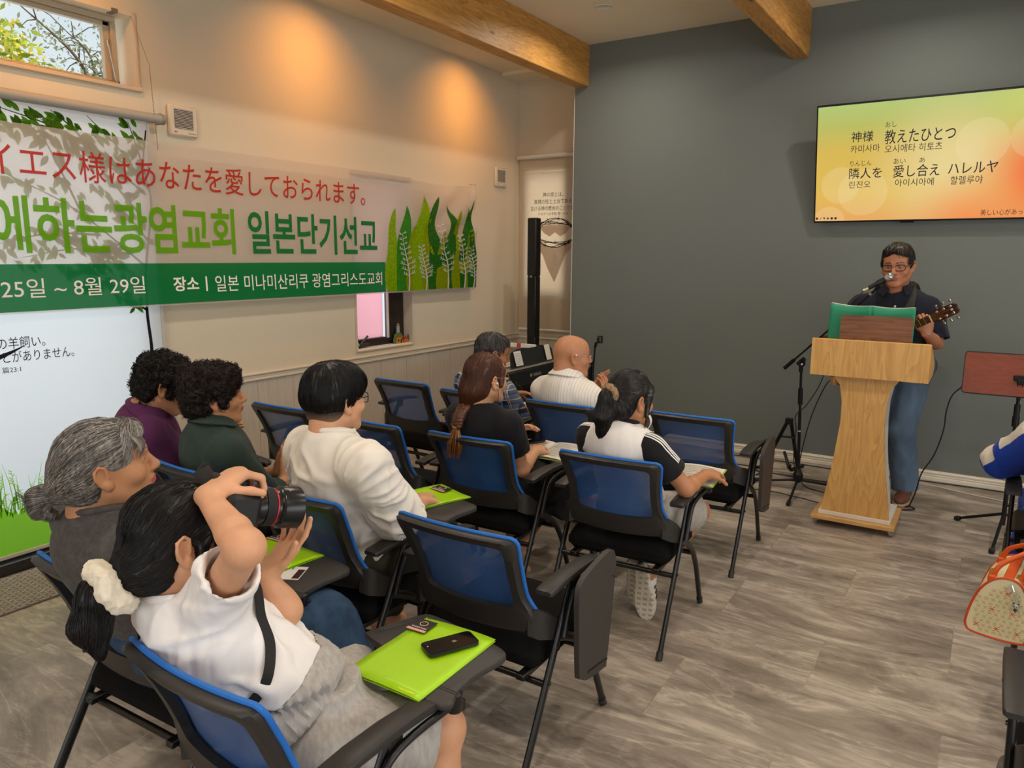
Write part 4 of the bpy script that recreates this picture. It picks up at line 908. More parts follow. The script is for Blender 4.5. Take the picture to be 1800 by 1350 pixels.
def skin(name, c, spots=False):
    if name in MATS: return MATS[name]
    k = NT(name); b = k.b; c = lin(c)
    no = k.new('ShaderNodeTexNoise', Scale=22.0, Detail=4.0); k.link(k.coord(), no.inputs['Vector'])
    col = k.ramp(no.outputs['Fac'], [(.3, tuple(x*.9 for x in c)), (.7, (min(1, c[0]*1.06), c[1]*1.02, c[2]))])
    if spots:
        vo = k.new('ShaderNodeTexVoronoi', Scale=62.0); k.link(k.coord(), vo.inputs['Vector']); n2 = k.new('ShaderNodeTexNoise', Scale=7.0); k.link(k.coord(), n2.inputs['Vector'])
        s0 = k.new('ShaderNodeMath', _operation='SUBTRACT', _use_clamp=True); s0.inputs[0].default_value = .47; k.link(n2.outputs['Fac'], s0.inputs[1]); su = k.new('ShaderNodeMath', _operation='MULTIPLY_ADD'); su.inputs[1].default_value = 4.0; k.link(s0.outputs[0], su.inputs[0]); k.link(vo.outputs['Distance'], su.inputs[2])
        sp = k.ramp(su.outputs[0], [(.14, (.42, .28, .2)), (.22, (1, 1, 1))]); mx = k.new('ShaderNodeMix', _data_type='RGBA', _blend_type='MULTIPLY'); mx.inputs[0].default_value = .8; k.link(col, mx.inputs[6]); k.link(sp, mx.inputs[7]); col = mx.outputs[2]
    k.link(col, b.inputs['Base Color']); b.inputs['Roughness'].default_value = .5; b.inputs['Specular IOR Level'].default_value = .35
    b.inputs['Subsurface Weight'].default_value = .12; b.inputs['Subsurface Radius'].default_value = (.012, .005, .003); b.inputs['Subsurface Scale'].default_value = .5
    n3 = k.new('ShaderNodeTexNoise', Scale=260.0, Detail=2.0); k.link(k.coord(), n3.inputs['Vector']); k.bump(n3.outputs['Fac'], .12, .001)
    MATS[name] = k.m; return k.m
def hairm(name, c, rough=.38, spec=.5):
    if name in MATS: return MATS[name]
    k = NT(name); c = lin(c); no = k.new('ShaderNodeTexNoise', Scale=120.0, Detail=3.0); k.link(k.coord((1, 1, .25)), no.inputs['Vector'])
    k.link(k.ramp(no.outputs['Fac'], [(.3, tuple(x*.6 for x in c)), (.7, tuple(min(1, x*1.45) for x in c))]), k.b.inputs['Base Color']); k.b.inputs['Roughness'].default_value = rough; k.b.inputs['Specular IOR Level'].default_value = spec
    k.bump(no.outputs['Fac'], .35, .002); MATS[name] = k.m; return k.m
def fabric(name, c, rough=.9, weave=420, noise=None):
    return mat(name, c, rough, spec=.2, sheen=.08, noise=noise, bump=(weave, .22, .0012, (1, 1, 1)))
def eul(yaw, pitch, roll):
    """columns: right, forward, up of a head turned by yaw (ccw from +Y), nodded down by pitch, tipped by roll"""
    return np.array(Matrix.Rotation(R(yaw), 3, 'Z') @ Matrix.Rotation(R(-pitch), 3, 'X') @ Matrix.Rotation(R(roll), 3, 'Y'))

def hand(F, wrist, fd, pn, side, curl=(.3, .4, .45, .5, .55), spread=.08, s=1.0, thumb_out=.7):
    """five bent fingers: fd finger direction, pn palm normal, side=+1 puts the thumb towards fd x pn"""
    wrist = np.array(wrist, float); fd = nrm(fd); pn = nrm(np.array(pn)-fd*np.dot(pn, fd)); lat = np.cross(fd, pn)*side; k = .007
    for i, (bl_, lo, rad) in enumerate(((.086, .031, .0125), (.090, .010, .0125), (.086, -.011, .012), (.078, -.030, .011))):
        F.cone(wrist+lat*lo*.45*s, wrist+fd*bl_*s+lat*lo*s, .0165*s, rad*s, .014)
    F.ell(wrist+fd*.045*s, np.array((.036, .050, .0145))*s, np.stack([lat, fd, pn], 1), .012)
    for i, (bl_, lo, L, rad) in enumerate(((.086, .031, (.042, .025, .021), .0090), (.090, .010, (.046, .028, .022), .0092), (.086, -.011, (.042, .026, .021), .0088), (.078, -.030, (.033, .020, .018), .0078))):
        p = wrist+fd*bl_*s+lat*lo*s; a = 0; c = curl[i+1]; sp = lat*(1.5-i)*spread
        for q, (l, w) in enumerate(zip(L, (.9, 1.1, .7))):
            a += c*w; d = nrm(math.cos(a)*(fd+sp*math.cos(a))+math.sin(a)*pn); e = p+d*l*s; F.cone(p, e, rad*s*(1-.08*q), rad*s*(.92-.08*q), .004); p = e
    p = wrist+fd*.022*s+lat*.026*s; d0 = nrm(fd*.75+lat*thumb_out+pn*.35); F.cone(wrist+fd*.012*s+lat*.012*s, p+d0*.03*s, .016*s, .0125*s, .012); p = p+d0*.03*s; c = curl[0]
    for q, l in enumerate((.034, .028)):
        d0 = nrm(d0+(pn*.8-lat*.35+fd*.25)*c*(.6+.4*q)); e = p+d0*l*s; F.cone(p, e, .0108*s*(1-.07*q), .0098*s*(1-.1*q), .005); p = e

class Person:
    def __init__(P, label, base, girth=1.0, arm=1.0, h=.005, skin_mat=None, **J):
        P.root = thing('person', label, 'person', base); P.g = girth; P.a = arm; P.h = h; P.skin = skin_mat
        for k_, v in J.items(): setattr(P, k_, np.array(v, float) if isinstance(v, (tuple, list)) and len(v) == 3 and k_ not in ('face',) else v)
        P.HR = eul(*P.face); P.hs = getattr(P, 'hs', 1.0)
        P.u = nrm(P.shR-P.shL); P.w = nrm(P.neck-P.pel); P.u = nrm(P.u-P.w*np.dot(P.u, P.w)); P.f = np.cross(P.w, P.u)
        P.up = np.array((0, 0, 1.)); P.hu = nrm(P.u*np.array((1, 1, 0))); P.hf = np.cross(P.up, P.hu)
        P.hipR = P.pel+P.hu*.085*P.g; P.hipL = P.pel-P.hu*.085*P.g
    def H(P, x, y, z): return P.head+P.hs*(P.HR @ np.array((x, y, z)))
    def bounds(P, mg=.16):
        pts = [P.pel, P.neck, P.head, P.shL, P.shR]+[getattr(P, q) for q in ('elL', 'elR', 'wrL', 'wrR', 'knL', 'knR', 'anL', 'anR') if hasattr(P, q)]
        a = np.array(pts); return a.min(0)-mg, a.max(0)+mg
    def torso(P, F, o=0., k=.05, arms=True, belly=1.0):
        g = P.g; T = np.stack([P.u, P.f, P.w], 1); L = np.linalg.norm(P.neck-P.pel); at_ = lambda t, f=0: P.pel+P.w*L*t+P.f*f
        HT = np.stack([P.hu, P.hf, P.up], 1)
        F.ell(P.pel+P.hf*.005, (.165*g+o, .118*g+o, .115+o), HT, k)
        F.ell(at_(.30, .012), (.142*g+o, .108*g*belly+o, .16+o), T, k)
        F.ell(at_(.62, .01), (.158*g+o, .108*g+o, .17+o), T, k)
        for S in (P.shL, P.shR):
            F.cone(at_(.80, -.005), S*.93+at_(.8)*.07-P.w*.01, .075*g+o, .050*P.a+o, k)
            F.cone(P.neck-P.w*.015, S*.85+P.neck*.15-P.w*.012, .043+o, .042*P.a+o, .04)
        F.ell(at_(.74, -.045*g), (.10*g+o, .06+o, .12+o), T, k)
        if o > 0: F.ell(P.neck-P.f*.010-P.w*.004, (.074*P.nk+o*.6, .066*P.nk+o*.6, .046), T, .03)
    def headshape(P, F, lips=True):
        s = P.hs; M = P.HR; e = lambda c, r, k=.012, mode='add', rot=None: F.ell(P.H(*c), np.array(r)*s, M if rot is None else M @ rot, k*s, mode); c = lambda a, b, ra, rb, k=.01: F.cone(P.H(*a), P.H(*b), ra*s, rb*s, k*s)
        e((0, -.012, .03), (.075, .094, .084)); e((0, .022, -.022), (.066, .068, .088), .03); e((0, .045, .045), (.058, .045, .045), .03)
        for q in (-1, 1):
            c((q*.056, .0, -.058), (q*.018, .072, -.098), .018, .016, .03); e((q*.044, .060, -.028), (.024, .026, .024), .022)
            e((q*.031, .096, .006), (.020, .016, .013), .012, 'sub'); e((q*.031, .079, .004), (.0145, .0125, .0125), .004)
            c((q*.012, .094, .024), (q*.046, .080, .022), .007, .006, .014)
            rot = np.array(Matrix.Rotation(R(q*18), 3, 'Z')); e((q*.076, -.010, -.012), (.0080, .0185, .030), .005, 'add', rot); e((q*.0835, -.004, -.009), (.0068, .010, .019), .004, 'sub', rot); e((q*.0775, .003, -.014), (.005, .004, .006), .003)
            hx = [(.079, .002, -.006), (.082, .000, .012), (.086, -.012, .019), (.090, -.025, .008), (.089, -.025, -.012), (.084, -.014, -.033)]
            for A_, B_ in zip(hx[:-1], hx[1:]): c((q*A_[0], A_[1], A_[2]), (q*B_[0], B_[1], B_[2]), .0042, .0042, .003); e((q*.078, -.002, -.036), (.006, .010, .010), .006)
            e((q*.012, .100, -.031), (.009, .010, .008), .008)
        c((0, .090, .012), (0, .112, -.026), .0085, .0115, .012); e((0, .064, -.058), (.036, .034, .028), .02); e((0, .074, -.100), (.022, .019, .016), .02)
        e((0, .096, -.0545), (.023, .010, .006), .006); e((0, .095, -.066), (.019, .010, .0065), .006)
        F.cone(P.H(0, -.018, -.06), P.neck-P.w*.03, .056*s*P.nk, .060*P.nk, .03); F.cone(P.H(0, -.05, -.01), P.neck+P.w*.01-P.f*.02, .045*s*P.nk, .05*P.nk, .03)
    nk = 1.0
    def limbs(P, F, legs=True):
        a = P.a
        for S, E, W in ((P.shL, P.elL, P.wrL), (P.shR, P.elR, P.wrR)):
            F.cone(S, E, .046*a, .038*a, .02); m = E*.72+W*.28; F.cone(E, m, .038*a, .0385*a, .015); F.cone(m, W, .0385*a, .0255*a, .012); F.ell(E, (.037*a,)*3, None, .02)
        if legs:
            for Hp, K, A in ((P.hipL, P.knL, P.anL), (P.hipR, P.knR, P.anR)):
                F.cone(Hp, K, .072*P.g, .052*P.g, .03); m = K*.68+A*.32; F.cone(K, m, .05*P.g, .052*P.g, .02); F.cone(m, A, .052*P.g, .034, .02); F.ell(K, (.054*P.g,)*3, None, .02)
                fw = getattr(P, 'footdir', P.hf); F.cone(A-P.up*.02-fw*.03, A-P.up*.05+fw*.10, .034, .026, .02)
    def body(P, hands=(), legs=True):
        lo, hi = P.bounds(); F = Field(lo, hi, P.h); P.torso(F, -.012); P.headshape(F); P.limbs(F, legs)
        for hd in hands: hand(F, **hd)
        V, Q = F.mesh(); V = smooth_mesh(V, Q, 1, .35)
        # face colouring: lips, brows, eyes belong to the skin surface
        c = V[Q].mean(1); loc = ((c-P.head)/P.hs) @ P.HR; mi = np.zeros(len(Q), int)
        x, y, z = loc.T; lip = (y > .088) & (y < .125) & (((x/.024)**2+((z+.0605)/.0115)**2) < 1); mi[lip] = 1
        for q in (-1, 1):
            mi[(y > .070) & (y < .115) & (((x-q*.031)/.0115)**2+((z-.0035)/.0032)**2 < 1)] = 2
            mi[(y > .072) & (y < .115) & (((x-q*.031)/.0050)**2+((z-.0035)/.0036)**2 < 1)] = 3
            mi[(y > .065) & (y < .115) & (np.abs(z-.026-.004*np.cos((x-q*.03)*70)) < .0032) & (np.abs(x-q*.031) < .019)] = 4
        P.bodyV = V
        o = mesh_obj('body', V, Q, [P.skin, mat('lip_skin', '#a85a52', .5), mat('eye_white', '#a59488', .4), mat('dark_brown_iris', '#1a1412', .5), mat('eyebrow', '#4a352a', .7)], P.root, mi, P.root); return o
    def torso_garment(P, name, m, off=.010, sleeve=.6, r0=.070, r1=.068, hem=None, neck_r=.075, fold=(.004, 14), h=.006, seed=1, stretch=(1.6, 1.6, .55), belly=1.0, mi_fn=None, arms=(1, 1), neck_drop=.0, sm=2, post=None):
        lo, hi = P.bounds(.18); lo[2] = max(lo[2], (hem if hem is not None else P.pel[2]-.12)-.03); F = Field(lo, hi, h); P.torso(F, off, .05, belly=belly)
        for on, S, E, W in ((arms[0], P.shL, P.elL, P.wrL), (arms[1], P.shR, P.elR, P.wrR)):
            if not on: continue
            if sleeve <= 1:
                e = S+(E-S)*sleeve; F.cone(S, e, r0*P.a, r1*P.a, .03, cut=1); d = nrm(E-S); F.cone(e-d*.035, e+d*.03, r1*P.a-.009, r1*P.a-.008, .002, 'sub')
            else:
                e = E+(W-E)*(sleeve-1); F.cone(S, E, r0*P.a, (r0+r1)/2*P.a, .03); F.cone(E, e, (r0+r1)/2*P.a, r1*P.a, .02, cut=1); d = nrm(W-E); F.cone(e-d*.03, e+d*.03, r1*P.a-.007, r1*P.a-.007, .003, 'sub')
        nd = nrm(P.H(0, -.02, -.07)-P.neck); nr = P.nr(neck_r); F.cone(P.neck+nd*(.0-neck_drop)+P.f*.010, P.neck+nd*.16+P.f*.02, nr, nr+.012, .008, 'sub')
        if hem is not None: F.cut((0, 0, hem), (0, 0, -1))
        V, Q = F.mesh(); V = smooth_mesh(V, Q, sm); V = folds(V, Q, fold[0], fold[1], stretch, seed)
        if post is not None: V = post(V, Q)
        V = smooth_mesh(V, Q, 2)
        mi = mi_fn(V[Q].mean(1)) if mi_fn is not None else None
        P.shV, P.shF = V, Q
        return mesh_obj(name, V, Q, m, P.root, mi, P.root)
    def nr(P, extra=0): return .0615*P.nk+.003
    def neckring(P, r, n=44):
        """where the shirt meets the neck: points dropped onto the shirt around the neck axis, angle 0 = front"""
        bv = BVHTree.FromPolygons([tuple(p) for p in P.shV], [tuple(int(i) for i in q) for q in P.shF]); ax = nrm(P.H(0, -.02, -.07)-P.neck); fr = nrm(P.f-ax*np.dot(P.f, ax)); rt = np.cross(fr, ax); out = []
        for a in np.linspace(0, 2*math.pi, n, endpoint=False):
            q = P.neck+P.f*.012+(math.sin(a)*rt+math.cos(a)*fr)*r; h_ = bv.ray_cast(Vector(q+ax*.10), Vector(-ax), .24); out.append(np.array(h_[0]) if h_[0] is not None else q)
        out = np.array(out); hh = (out-P.neck) @ ax; med = np.clip(hh, -.05, .07); sm = med.copy()
        sm = np.minimum(sm, np.median(sm)+.03); sm = np.maximum(sm, np.median(sm)-.035)
        for _ in range(6): sm = (np.roll(sm, 1)+2*sm+np.roll(sm, -1))/4
        return out+np.outer(sm-hh, ax), ax, fr, rt
    def collar(P, name, m, r=.07, hgt=.035, open_=35, flare=1.25, t=.004):
        ring, ax, fr, rt = P.neckring(P.nr()+.006); N = len(ring); c = P.neck+P.f*.012; mb = MB(); n = 40; V = []
        for i in range(n+1):
            a = R(open_)+(2*math.pi-2*R(open_))*i/n; q = a/(2*math.pi)*N; i0 = int(q) % N; b = ring[i0]*(1-q % 1)+ring[(i0+1) % N]*(q % 1)
            d = nrm(math.sin(a)*rt+math.cos(a)*fr); w = .55+.45*min(1, abs(i-n/2)/(n/2)*1.6)
            for (o, z) in ((-.006, -.012), (-.008, hgt*.5), (-.004, hgt), (.002, hgt*.98), (.010, hgt*.45), (.016+.020*w, -.006-.012*w), (.014+.020*w, -.010-.012*w), (.006, hgt*.1)): V.append(b+d*o+ax*z)
        k_ = 8; Fc = [(i*k_+j, (i+1)*k_+j, (i+1)*k_+(j+1) % k_, i*k_+(j+1) % k_) for i in range(n) for j in range(k_)]+[tuple(range(k_)), tuple(n*k_+j for j in range(k_))[::-1]]
        mb.add(V, Fc); return part(name, mb, m, P.root)
    def neckband(P, name, m, *_):
        ring, ax, fr, rt = P.neckring(P.nr()+.009); mb = MB(); mb.tube(ring+ax*.004, .0085, 8, closed=True, flat=1.3, up=ax); return part(name, mb, m, P.root)
    def trousers(P, name, m, length=1.0, r=(.092, .078, .07), fold=(.004, 12), seed=3, h=.007, flare=0, shorts=False, top=.10):
        lo, hi = P.bounds(.17); hi[2] = P.pel[2]+top+.05; F = Field(lo, hi, h); HT = np.stack([P.hu, P.hf, P.up], 1); F.ell(P.pel+P.hf*.005-P.up*.005, (.172*P.g, .128*P.g, .125), HT, .03); F.cone(P.pel, P.pel+P.up*top, .13*P.g, getattr(P, 'tw', .125)*P.g, .03, flat=(P.hf, .82))
        for Hp, K, A in ((P.hipL, P.knL, P.anL), (P.hipR, P.knR, P.anR)):
            if shorts:
                e = Hp+(K-Hp)*length; F.cone(Hp, e, r[0]*P.g, r[1]*P.g, .035, cut=1); d = nrm(K-Hp); F.cone(e-d*.03, e+d*.03, r[1]*P.g-.012, r[1]*P.g-.012, .002, 'sub')
            else:
                F.cone(Hp, K, r[0]*P.g, r[1]*P.g, .035); e = K+(A-K)*length; F.cone(K, e, r[1]*P.g, r[2]*P.g+flare, .02, cut=1)
        F.cut(P.pel+P.up*top, P.up); V, Q = F.mesh(); V = smooth_mesh(V, Q, 2); V = folds(V, Q, fold[0], fold[1], (1.4, .7, .8), seed); P.trV, P.trF = V, Q
        return mesh_obj(name, V, Q, m, P.root, None, P.root)
    # ---- hair
    def hairfield(P, prims, h=.0045, ears=True, face=(.088, -.040, .060, .074, .100), lo=(-.2, -.25, -.32), hi=(.2, .2, .2)):
        C = np.array([P.H(x, y, z) for x in (lo[0], hi[0]) for y in (lo[1], hi[1]) for z in (lo[2], hi[2])]); F = Field(C.min(0), C.max(0), h); s = P.hs
        late = []
        for p in prims:
            if p[0] == 'e': F.ell(P.H(*p[1]), np.array(p[2])*s, P.HR, (p[3] if len(p) > 3 else .02)*s)
            elif p[0] == 'c': F.cone(P.H(*p[1]), P.H(*p[2]), p[3]*s, p[4]*s, (p[5] if len(p) > 5 else .015)*s)
            else: late.append(p)
        if face: fy, fz, rx, ry, rz = face; F.ell(P.H(0, fy, fz), np.array((rx, ry, rz))*s, P.HR, .012*s, 'sub')
        if ears:
            for q in (-1, 1): F.ell(P.H(q*.085, -.002, -.024), np.array((.026, .020, .030))*s, P.HR, .01*s, 'sub')
        for p in late:
            if p[0] == '-e': F.ell(P.H(*p[1]), np.array(p[2])*s, P.HR, (p[3] if len(p) > 3 else .012)*s, 'sub')
            if p[0] == '+c': F.cone(P.H(*p[1]), P.H(*p[2]), p[3]*s, p[4]*s, (p[5] if len(p) > 5 else .012)*s)
            if p[0] == '+e': F.ell(P.H(*p[1]), np.array(p[2])*s, P.HR, (p[3] if len(p) > 3 else .012)*s)
        V, Q = F.mesh(); return smooth_mesh(V, Q, 2), Q
    def strands(P, V, Q, flow, n, length, steps, mb, rad=.0009, lift=.0012, seed=0, jitter=.25, mis=(0,), where=None, stop=None):
        bv = BVHTree.FromPolygons([tuple(p) for p in V], [tuple(q) for q in Q]); rg = np.random.RandomState(seed); c = V[Q].mean(1); ids = np.arange(len(c))
        if where is not None:
            loc = ((c-P.head)/P.hs) @ P.HR; ids = ids[where(loc)]
        if len(ids) == 0: return
        for i in rg.choice(ids, n):
            p = c[i]; pts = []; off = lift*rg.uniform(.2, 1.6); jit = rg.normal(0, jitter, 3)
            for k_ in range(steps):
                hit, nn, _, _ = bv.find_nearest(Vector(p)); 
                if hit is None: break
                hit = np.array(hit); nn = np.array(nn); pts.append(hit+nn*off); d = flow(((hit-P.head)/P.hs) @ P.HR); d = P.HR @ nrm(d)+jit*.45
                d = d-nn*np.dot(d, nn); l = np.linalg.norm(d)
                if l < .05: break
                p = hit+d/l*(length/steps)
                if stop is not None and stop(((p-P.head)/P.hs) @ P.HR): break
            if len(pts) > 2: mb.tube(pts, np.linspace(rad, rad*.45, len(pts)), 3, mi=int(rg.choice(mis)), cap=False)
    def curls(P, V, Q, n, mb, r=(.006, .012), seed=0, mis=(0,), rad=.0011, out=.006, where=None):
        rg = np.random.RandomState(seed); c = V[Q].mean(1); N = vnormals(V, Q)[Q[:, 0]]; ids = np.arange(len(c))
        if where is not None: ids = ids[where(((c-P.head)/P.hs) @ P.HR)]
        for i in rg.choice(ids, n):
            nn = N[i]; a = nrm(np.cross(nn, rg.normal(0, 1, 3))); b = np.cross(nn, a); R0 = rg.uniform(*r); turns = rg.uniform(.7, 1.7); ph = rg.uniform(0, 6.28); L = rg.uniform(.006, .02); o = rg.uniform(-.002, out)
            pts = [c[i]+nn*(o+R0*.5*math.sin(ph+t*turns*6.28))+a*(R0*math.cos(ph+t*turns*6.28))+b*(L*(t-.5)) for t in np.linspace(0, 1, 9)]
            mb.tube(pts, rad, 3, mi=int(rg.choice(mis)), cap=False)
CAP = [('e', (0, -.014, .034), (.084, .104, .092)), ('e', (0, -.055, -.03), (.066, .055, .06), .03)]
def mb_from(V, Q): m = MB(); m.v = [tuple(p) for p in V]; m.f = [tuple(int(i) for i in q) for q in Q]; m.mi = [0]*len(m.f); return m
def glasses(P, m, color_lens=True, rad=.0017, w=.025, hgt=.018, sq=.5):
    mb = MB(); G = lambda x, y, z: P.H(x, y, z)
    for q in (-1, 1):
        pts = []
        for a in np.linspace(0, 2*math.pi, 22, endpoint=False):
            ca, sa = math.cos(a), math.sin(a); x = w*math.copysign(abs(ca)**sq, ca); z = hgt*math.copysign(abs(sa)**sq, sa); pts.append(G(q*.0325+x, .098-.18*abs(q*.0325+x)**1.5*4*.3, .000+z))
        mb.tube(pts, rad*P.hs, 6, closed=True)
        mb.tube(bez([G(q*(.0325+w), .092, .006), G(q*.074, .080, .008), G(q*.0815, .03, .008), G(q*.082, -.008, .012), G(q*.080, -.03, -.012)], 5), rad*P.hs, 6)
    mb.tube([G(-.009, .0985, .004), G(0, .103, .007), G(.009, .0985, .004)], rad*P.hs, 6)
    return part('glasses', mb, m, P.root)
# ------------------------------------------------------------------ the people
SK_light = skin('skin_light', '#cf9c7a'); SK_mid = skin('skin_mid', '#bb8763'); SK_tan = skin('skin_tan', '#b37d58'); SK_old = skin('skin_aged', '#b98260', True); SK_warm = skin('skin_warm', '#b47a5b')
H_black = hairm('hair_black', '#120f10', .42, .35); H_soft = hairm('hair_soft_black', '#1b1513', .36); H_red = hairm('hair_auburn', '#4f2a18', .36); H_red2 = hairm('hair_auburn_tip', '#8a5526', .4); H_curl = hairm('hair_curl_black', '#110d0d', .55, .25); H_curl2 = hairm('hair_curl_brown', '#2b1613', .55, .25)
H_g1 = hairm('hair_dark_grey', '#46423f', .4); H_g2 = hairm('hair_mid_grey', '#6f6a65', .4); H_g3 = hairm('hair_light_grey', '#a09a92', .4)
PI = math.pi
def to(tx, ty, tz): return lambda p: (tx-p[0], ty-p[1], tz-p[2])
def crown_flow(cx, cy, cz, down=.06, fwd=0): return lambda p: ((p[0]-cx), (p[1]-cy)+fwd, (p[2]-cz)-down)

def shoe(P, name, heel, toe, up, side_m, sole_m, w=.046, lace_m=None, stripes=None):
    """a shoe from heel to toe; up is the direction of the foot's top"""
    heel = np.array(heel, float); toe = np.array(toe, float); d = nrm(toe-heel); up = nrm(np.array(up)-d*np.dot(up, d)); rt = np.cross(d, up); L = np.linalg.norm(toe-heel)
    T = np.stack([rt, d, up], 1); F = Field(np.minimum(heel, toe)-.16, np.maximum(heel, toe)+.16, .005)
    F.ell(heel+d*.035+up*.045, (.036, .042, .05), T, .01); F.ell(heel+d*L*.66+up*.032, (w, L*.36, .038), T, .03); F.ell(heel+d*L*.4+up*.045, (w*.85, L*.3, .045), T, .03); F.cone(heel+d*.05+up*.06, heel+d*.06+up*.10, .038, .036, .02)
    F.cut(heel+up*.012, -up); V, Q = F.mesh(); V = smooth_mesh(V, Q, 2)
    o = mesh_obj(name, V, Q, side_m, P.root, None, P.root)
    G = Field(np.minimum(heel, toe)-.12, np.maximum(heel, toe)+.12, .005)
    G.cone(heel+d*.035+up*.010, heel+d*L*.45+up*.010, .040, .038, .02, flat=(up, .5)); G.ell(heel+d*L*.66+up*.010, (w+.005, L*.37, .03), T, .02); G.cut(heel+up*.028, up); G.cut(heel-up*.002, -up)
    V2, Q2 = G.mesh(); V2 = smooth_mesh(V2, Q2, 1); c = V2[Q2].mean(1)-heel; a = c @ d; b = c @ rt; zz = c @ up
    tread = ((np.sin(a*260) > .3) & (np.sin(b*200+np.floor(a*41)) > -.2) & (zz < .004)).astype(int)
    so = mesh_obj('sole', V2, Q2, [sole_m, mat('sole_tread', '#a99c86', .8)], P.root, tread, P.root); so.parent = o
    if stripes:
        mb = MB(); bv = BVHTree.FromPolygons([tuple(p) for p in V], [tuple(int(i) for i in q) for q in Q])
        for i in range(3):
            t = .42+.11*i; pts = []
            for h_ in (.03, .045, .06, .075):
                q = heel+d*(L*t+(h_-.03)*-.3)+up*h_+rt*stripes*.09; hit = bv.find_nearest(Vector(q))[0]; pts.append(np.array(hit)+rt*stripes*.001)
            mb.tube(pts, .006, 6, flat=.35, up=rt)
        part('side_stripes', mb, mat('stripe_black', '#15151a', .6), P.root, parent=o)
    return o
# 1 ---- person with the camera
P1 = Person('person in white T-shirt and grey shorts with a cream scrunchie, raising a camera', (-1.22, .98, 0), 1.0, .89, .0045, SK_light,
    pel=(-1.245, 1.083, 0.525), neck=(-1.444, 0.869, 0.880), head=(-1.418, 0.880, 1.017), face=(-20, 6, -8), shL=(-1.607, 1.008, 0.835), shR=(-1.307, 0.887, 0.916), elL=(-1.307, 1.060, 0.806), wrL=(-1.339, 1.034, 0.895), elR=(-1.154, 0.849, 1.067), wrR=(-1.342, 0.901, 1.120),
    knL=(-1.33, 1.37, .47), knR=(-1.050, 1.315, .455), anL=(-1.36, 1.38, .09), anR=(-1.02, 1.22, .10), hs=1.0, nk=.85)
P1.body(hands=[dict(wrist=P1.wrR, fd=(.10, .80, .38), pn=(.15, .35, -1), side=-1, curl=(.5, .95, 1.0, 1.05, 1.1), s=.95), dict(wrist=P1.wrL, fd=(.05, .62, .45), pn=(-.1, -.45, .75), side=1, curl=(.3, .25, .3, .3, .35), spread=.14, s=.92)])
p1post = lambda V, Q: radial_folds(radial_folds(V, Q, P1.shR-P1.w*.02, P1.f, .017, 4.5, .10, .42, 3), Q, P1.shR-P1.w*.10+P1.f*.05, P1.u, .011, 4, .09, .32, 8)
P1.torso_garment('shirt', fabric('white_tee_cloth', '#e9e4e2', noise=(3, .03, (1, 1, 1))), .010, .52, .072, .068, .668, .066, (.006, 14), .005, 11, (1.7, 1.7, .55), sm=2, post=p1post)
P1.neckband('neckline', MATS['white_tee_cloth'], .064, .005, .010)
_g = fabric('heather_grey_cloth', '#a9a49f', noise=(90, .14, (1, 1, .2)))
P1.tw = .122; P1.trousers('shorts', _g, .80, (.100, .100, .1), (.007, 13), 21, .006, 0, True, .130)
bv = BVHTree.FromPolygons([tuple(p) for p in P1.shV], [tuple(int(i) for i in q) for q in P1.shF]); mb = MB(); V = []; N_ = 120; L_ = 9
for j in range(L_):
    t = j/(L_-1); c_ = P1.pel+P1.w*(.075+.082*t)
    for a in np.linspace(0, 2*PI, N_, endpoint=False):
        d = math.cos(a)*P1.u+math.sin(a)*P1.f; h_ = bv.ray_cast(Vector(c_+d*.4), Vector(-d)); r_ = (np.linalg.norm(np.array(h_[0])-c_) if h_[0] is not None else .13); r_ = min(r_, .19)
        V.append(c_+d*(r_+.006+.0028*math.sin(a*46+1.5*math.sin(t*5))+(.003 if 0 < j < L_-1 else -.004)+.016*(1-t)))
mb.add(V, [(j*N_+i, j*N_+(i+1) % N_, (j+1)*N_+(i+1) % N_, (j+1)*N_+i) for j in range(L_-1) for i in range(N_)])
part('waistband', mb, _g, P1.root)
tie = (-.005, -.112, -.072)
V, Q = P1.hairfield(CAP+[('e', (.0, -.06, -.05), (.07, .062, .055), .03), ('c', (0, -.08, -.05), tie, .05, .028, .03), ('c', (.07, .012, .0), (.072, .03, -.07), .014, .008, .01), ('c', (.066, .045, .04), (.074, .028, -.02), .014, .01, .015), ('c', (-.066, .045, .04), (-.074, .028, -.02), .014, .01, .015), ('+c', tie, (-.012, -.150, -.100), .028, .038, .02), ('+c', (-.012, -.150, -.100), (-.015, -.165, -.16), .038, .036, .02), ('+c', (-.015, -.165, -.16), (.005, -.150, -.215), .034, .012, .02)], .004, face=(.094, -.045, .058, .072, .098), ears=True, hi=(.2, .2, .2))
V = folds(V, Q, .003, 38, (1, 1, 1), 5)
mb = MB(); fl = lambda p: (tie[0]-p[0], tie[1]-p[1], tie[2]-p[2]) if p[1] > -.118 else (.02, -.01, -.3)
P1.strands(V, Q, fl, 2200, .14, 9, mb, .0008, .0015, 3, .18)
for z0, x0 in ((.0, .060), (-.01, .064), (.01, .058), (.0, .067)):
    mb.tube([P1.H(x0, .055, z0+.03), P1.H(x0+.006, .058, z0-.03), P1.H(x0+.008, .050, z0-.09), P1.H(x0+.004, .04, z0-.13)], [.003, .0028, .002, .0006], 5)
hb = mb_from(V, Q); o_ = len(hb.v); hb.v += mb.v; hb.f += [tuple(i+o_ for i in f) for f in mb.f]; hb.mi += mb.mi
part('hair', hb, H_black, P1.root, 'all')
mb = MB(); ax = nrm(P1.H(-.012, -.150, -.100)-P1.H(*tie)); a = nrm(np.cross(ax, (1, .2, .3))); b = np.cross(ax, a); c0 = P1.H(-.008, -.128, -.085)
F = Field(c0-.11, c0+.11, .004)
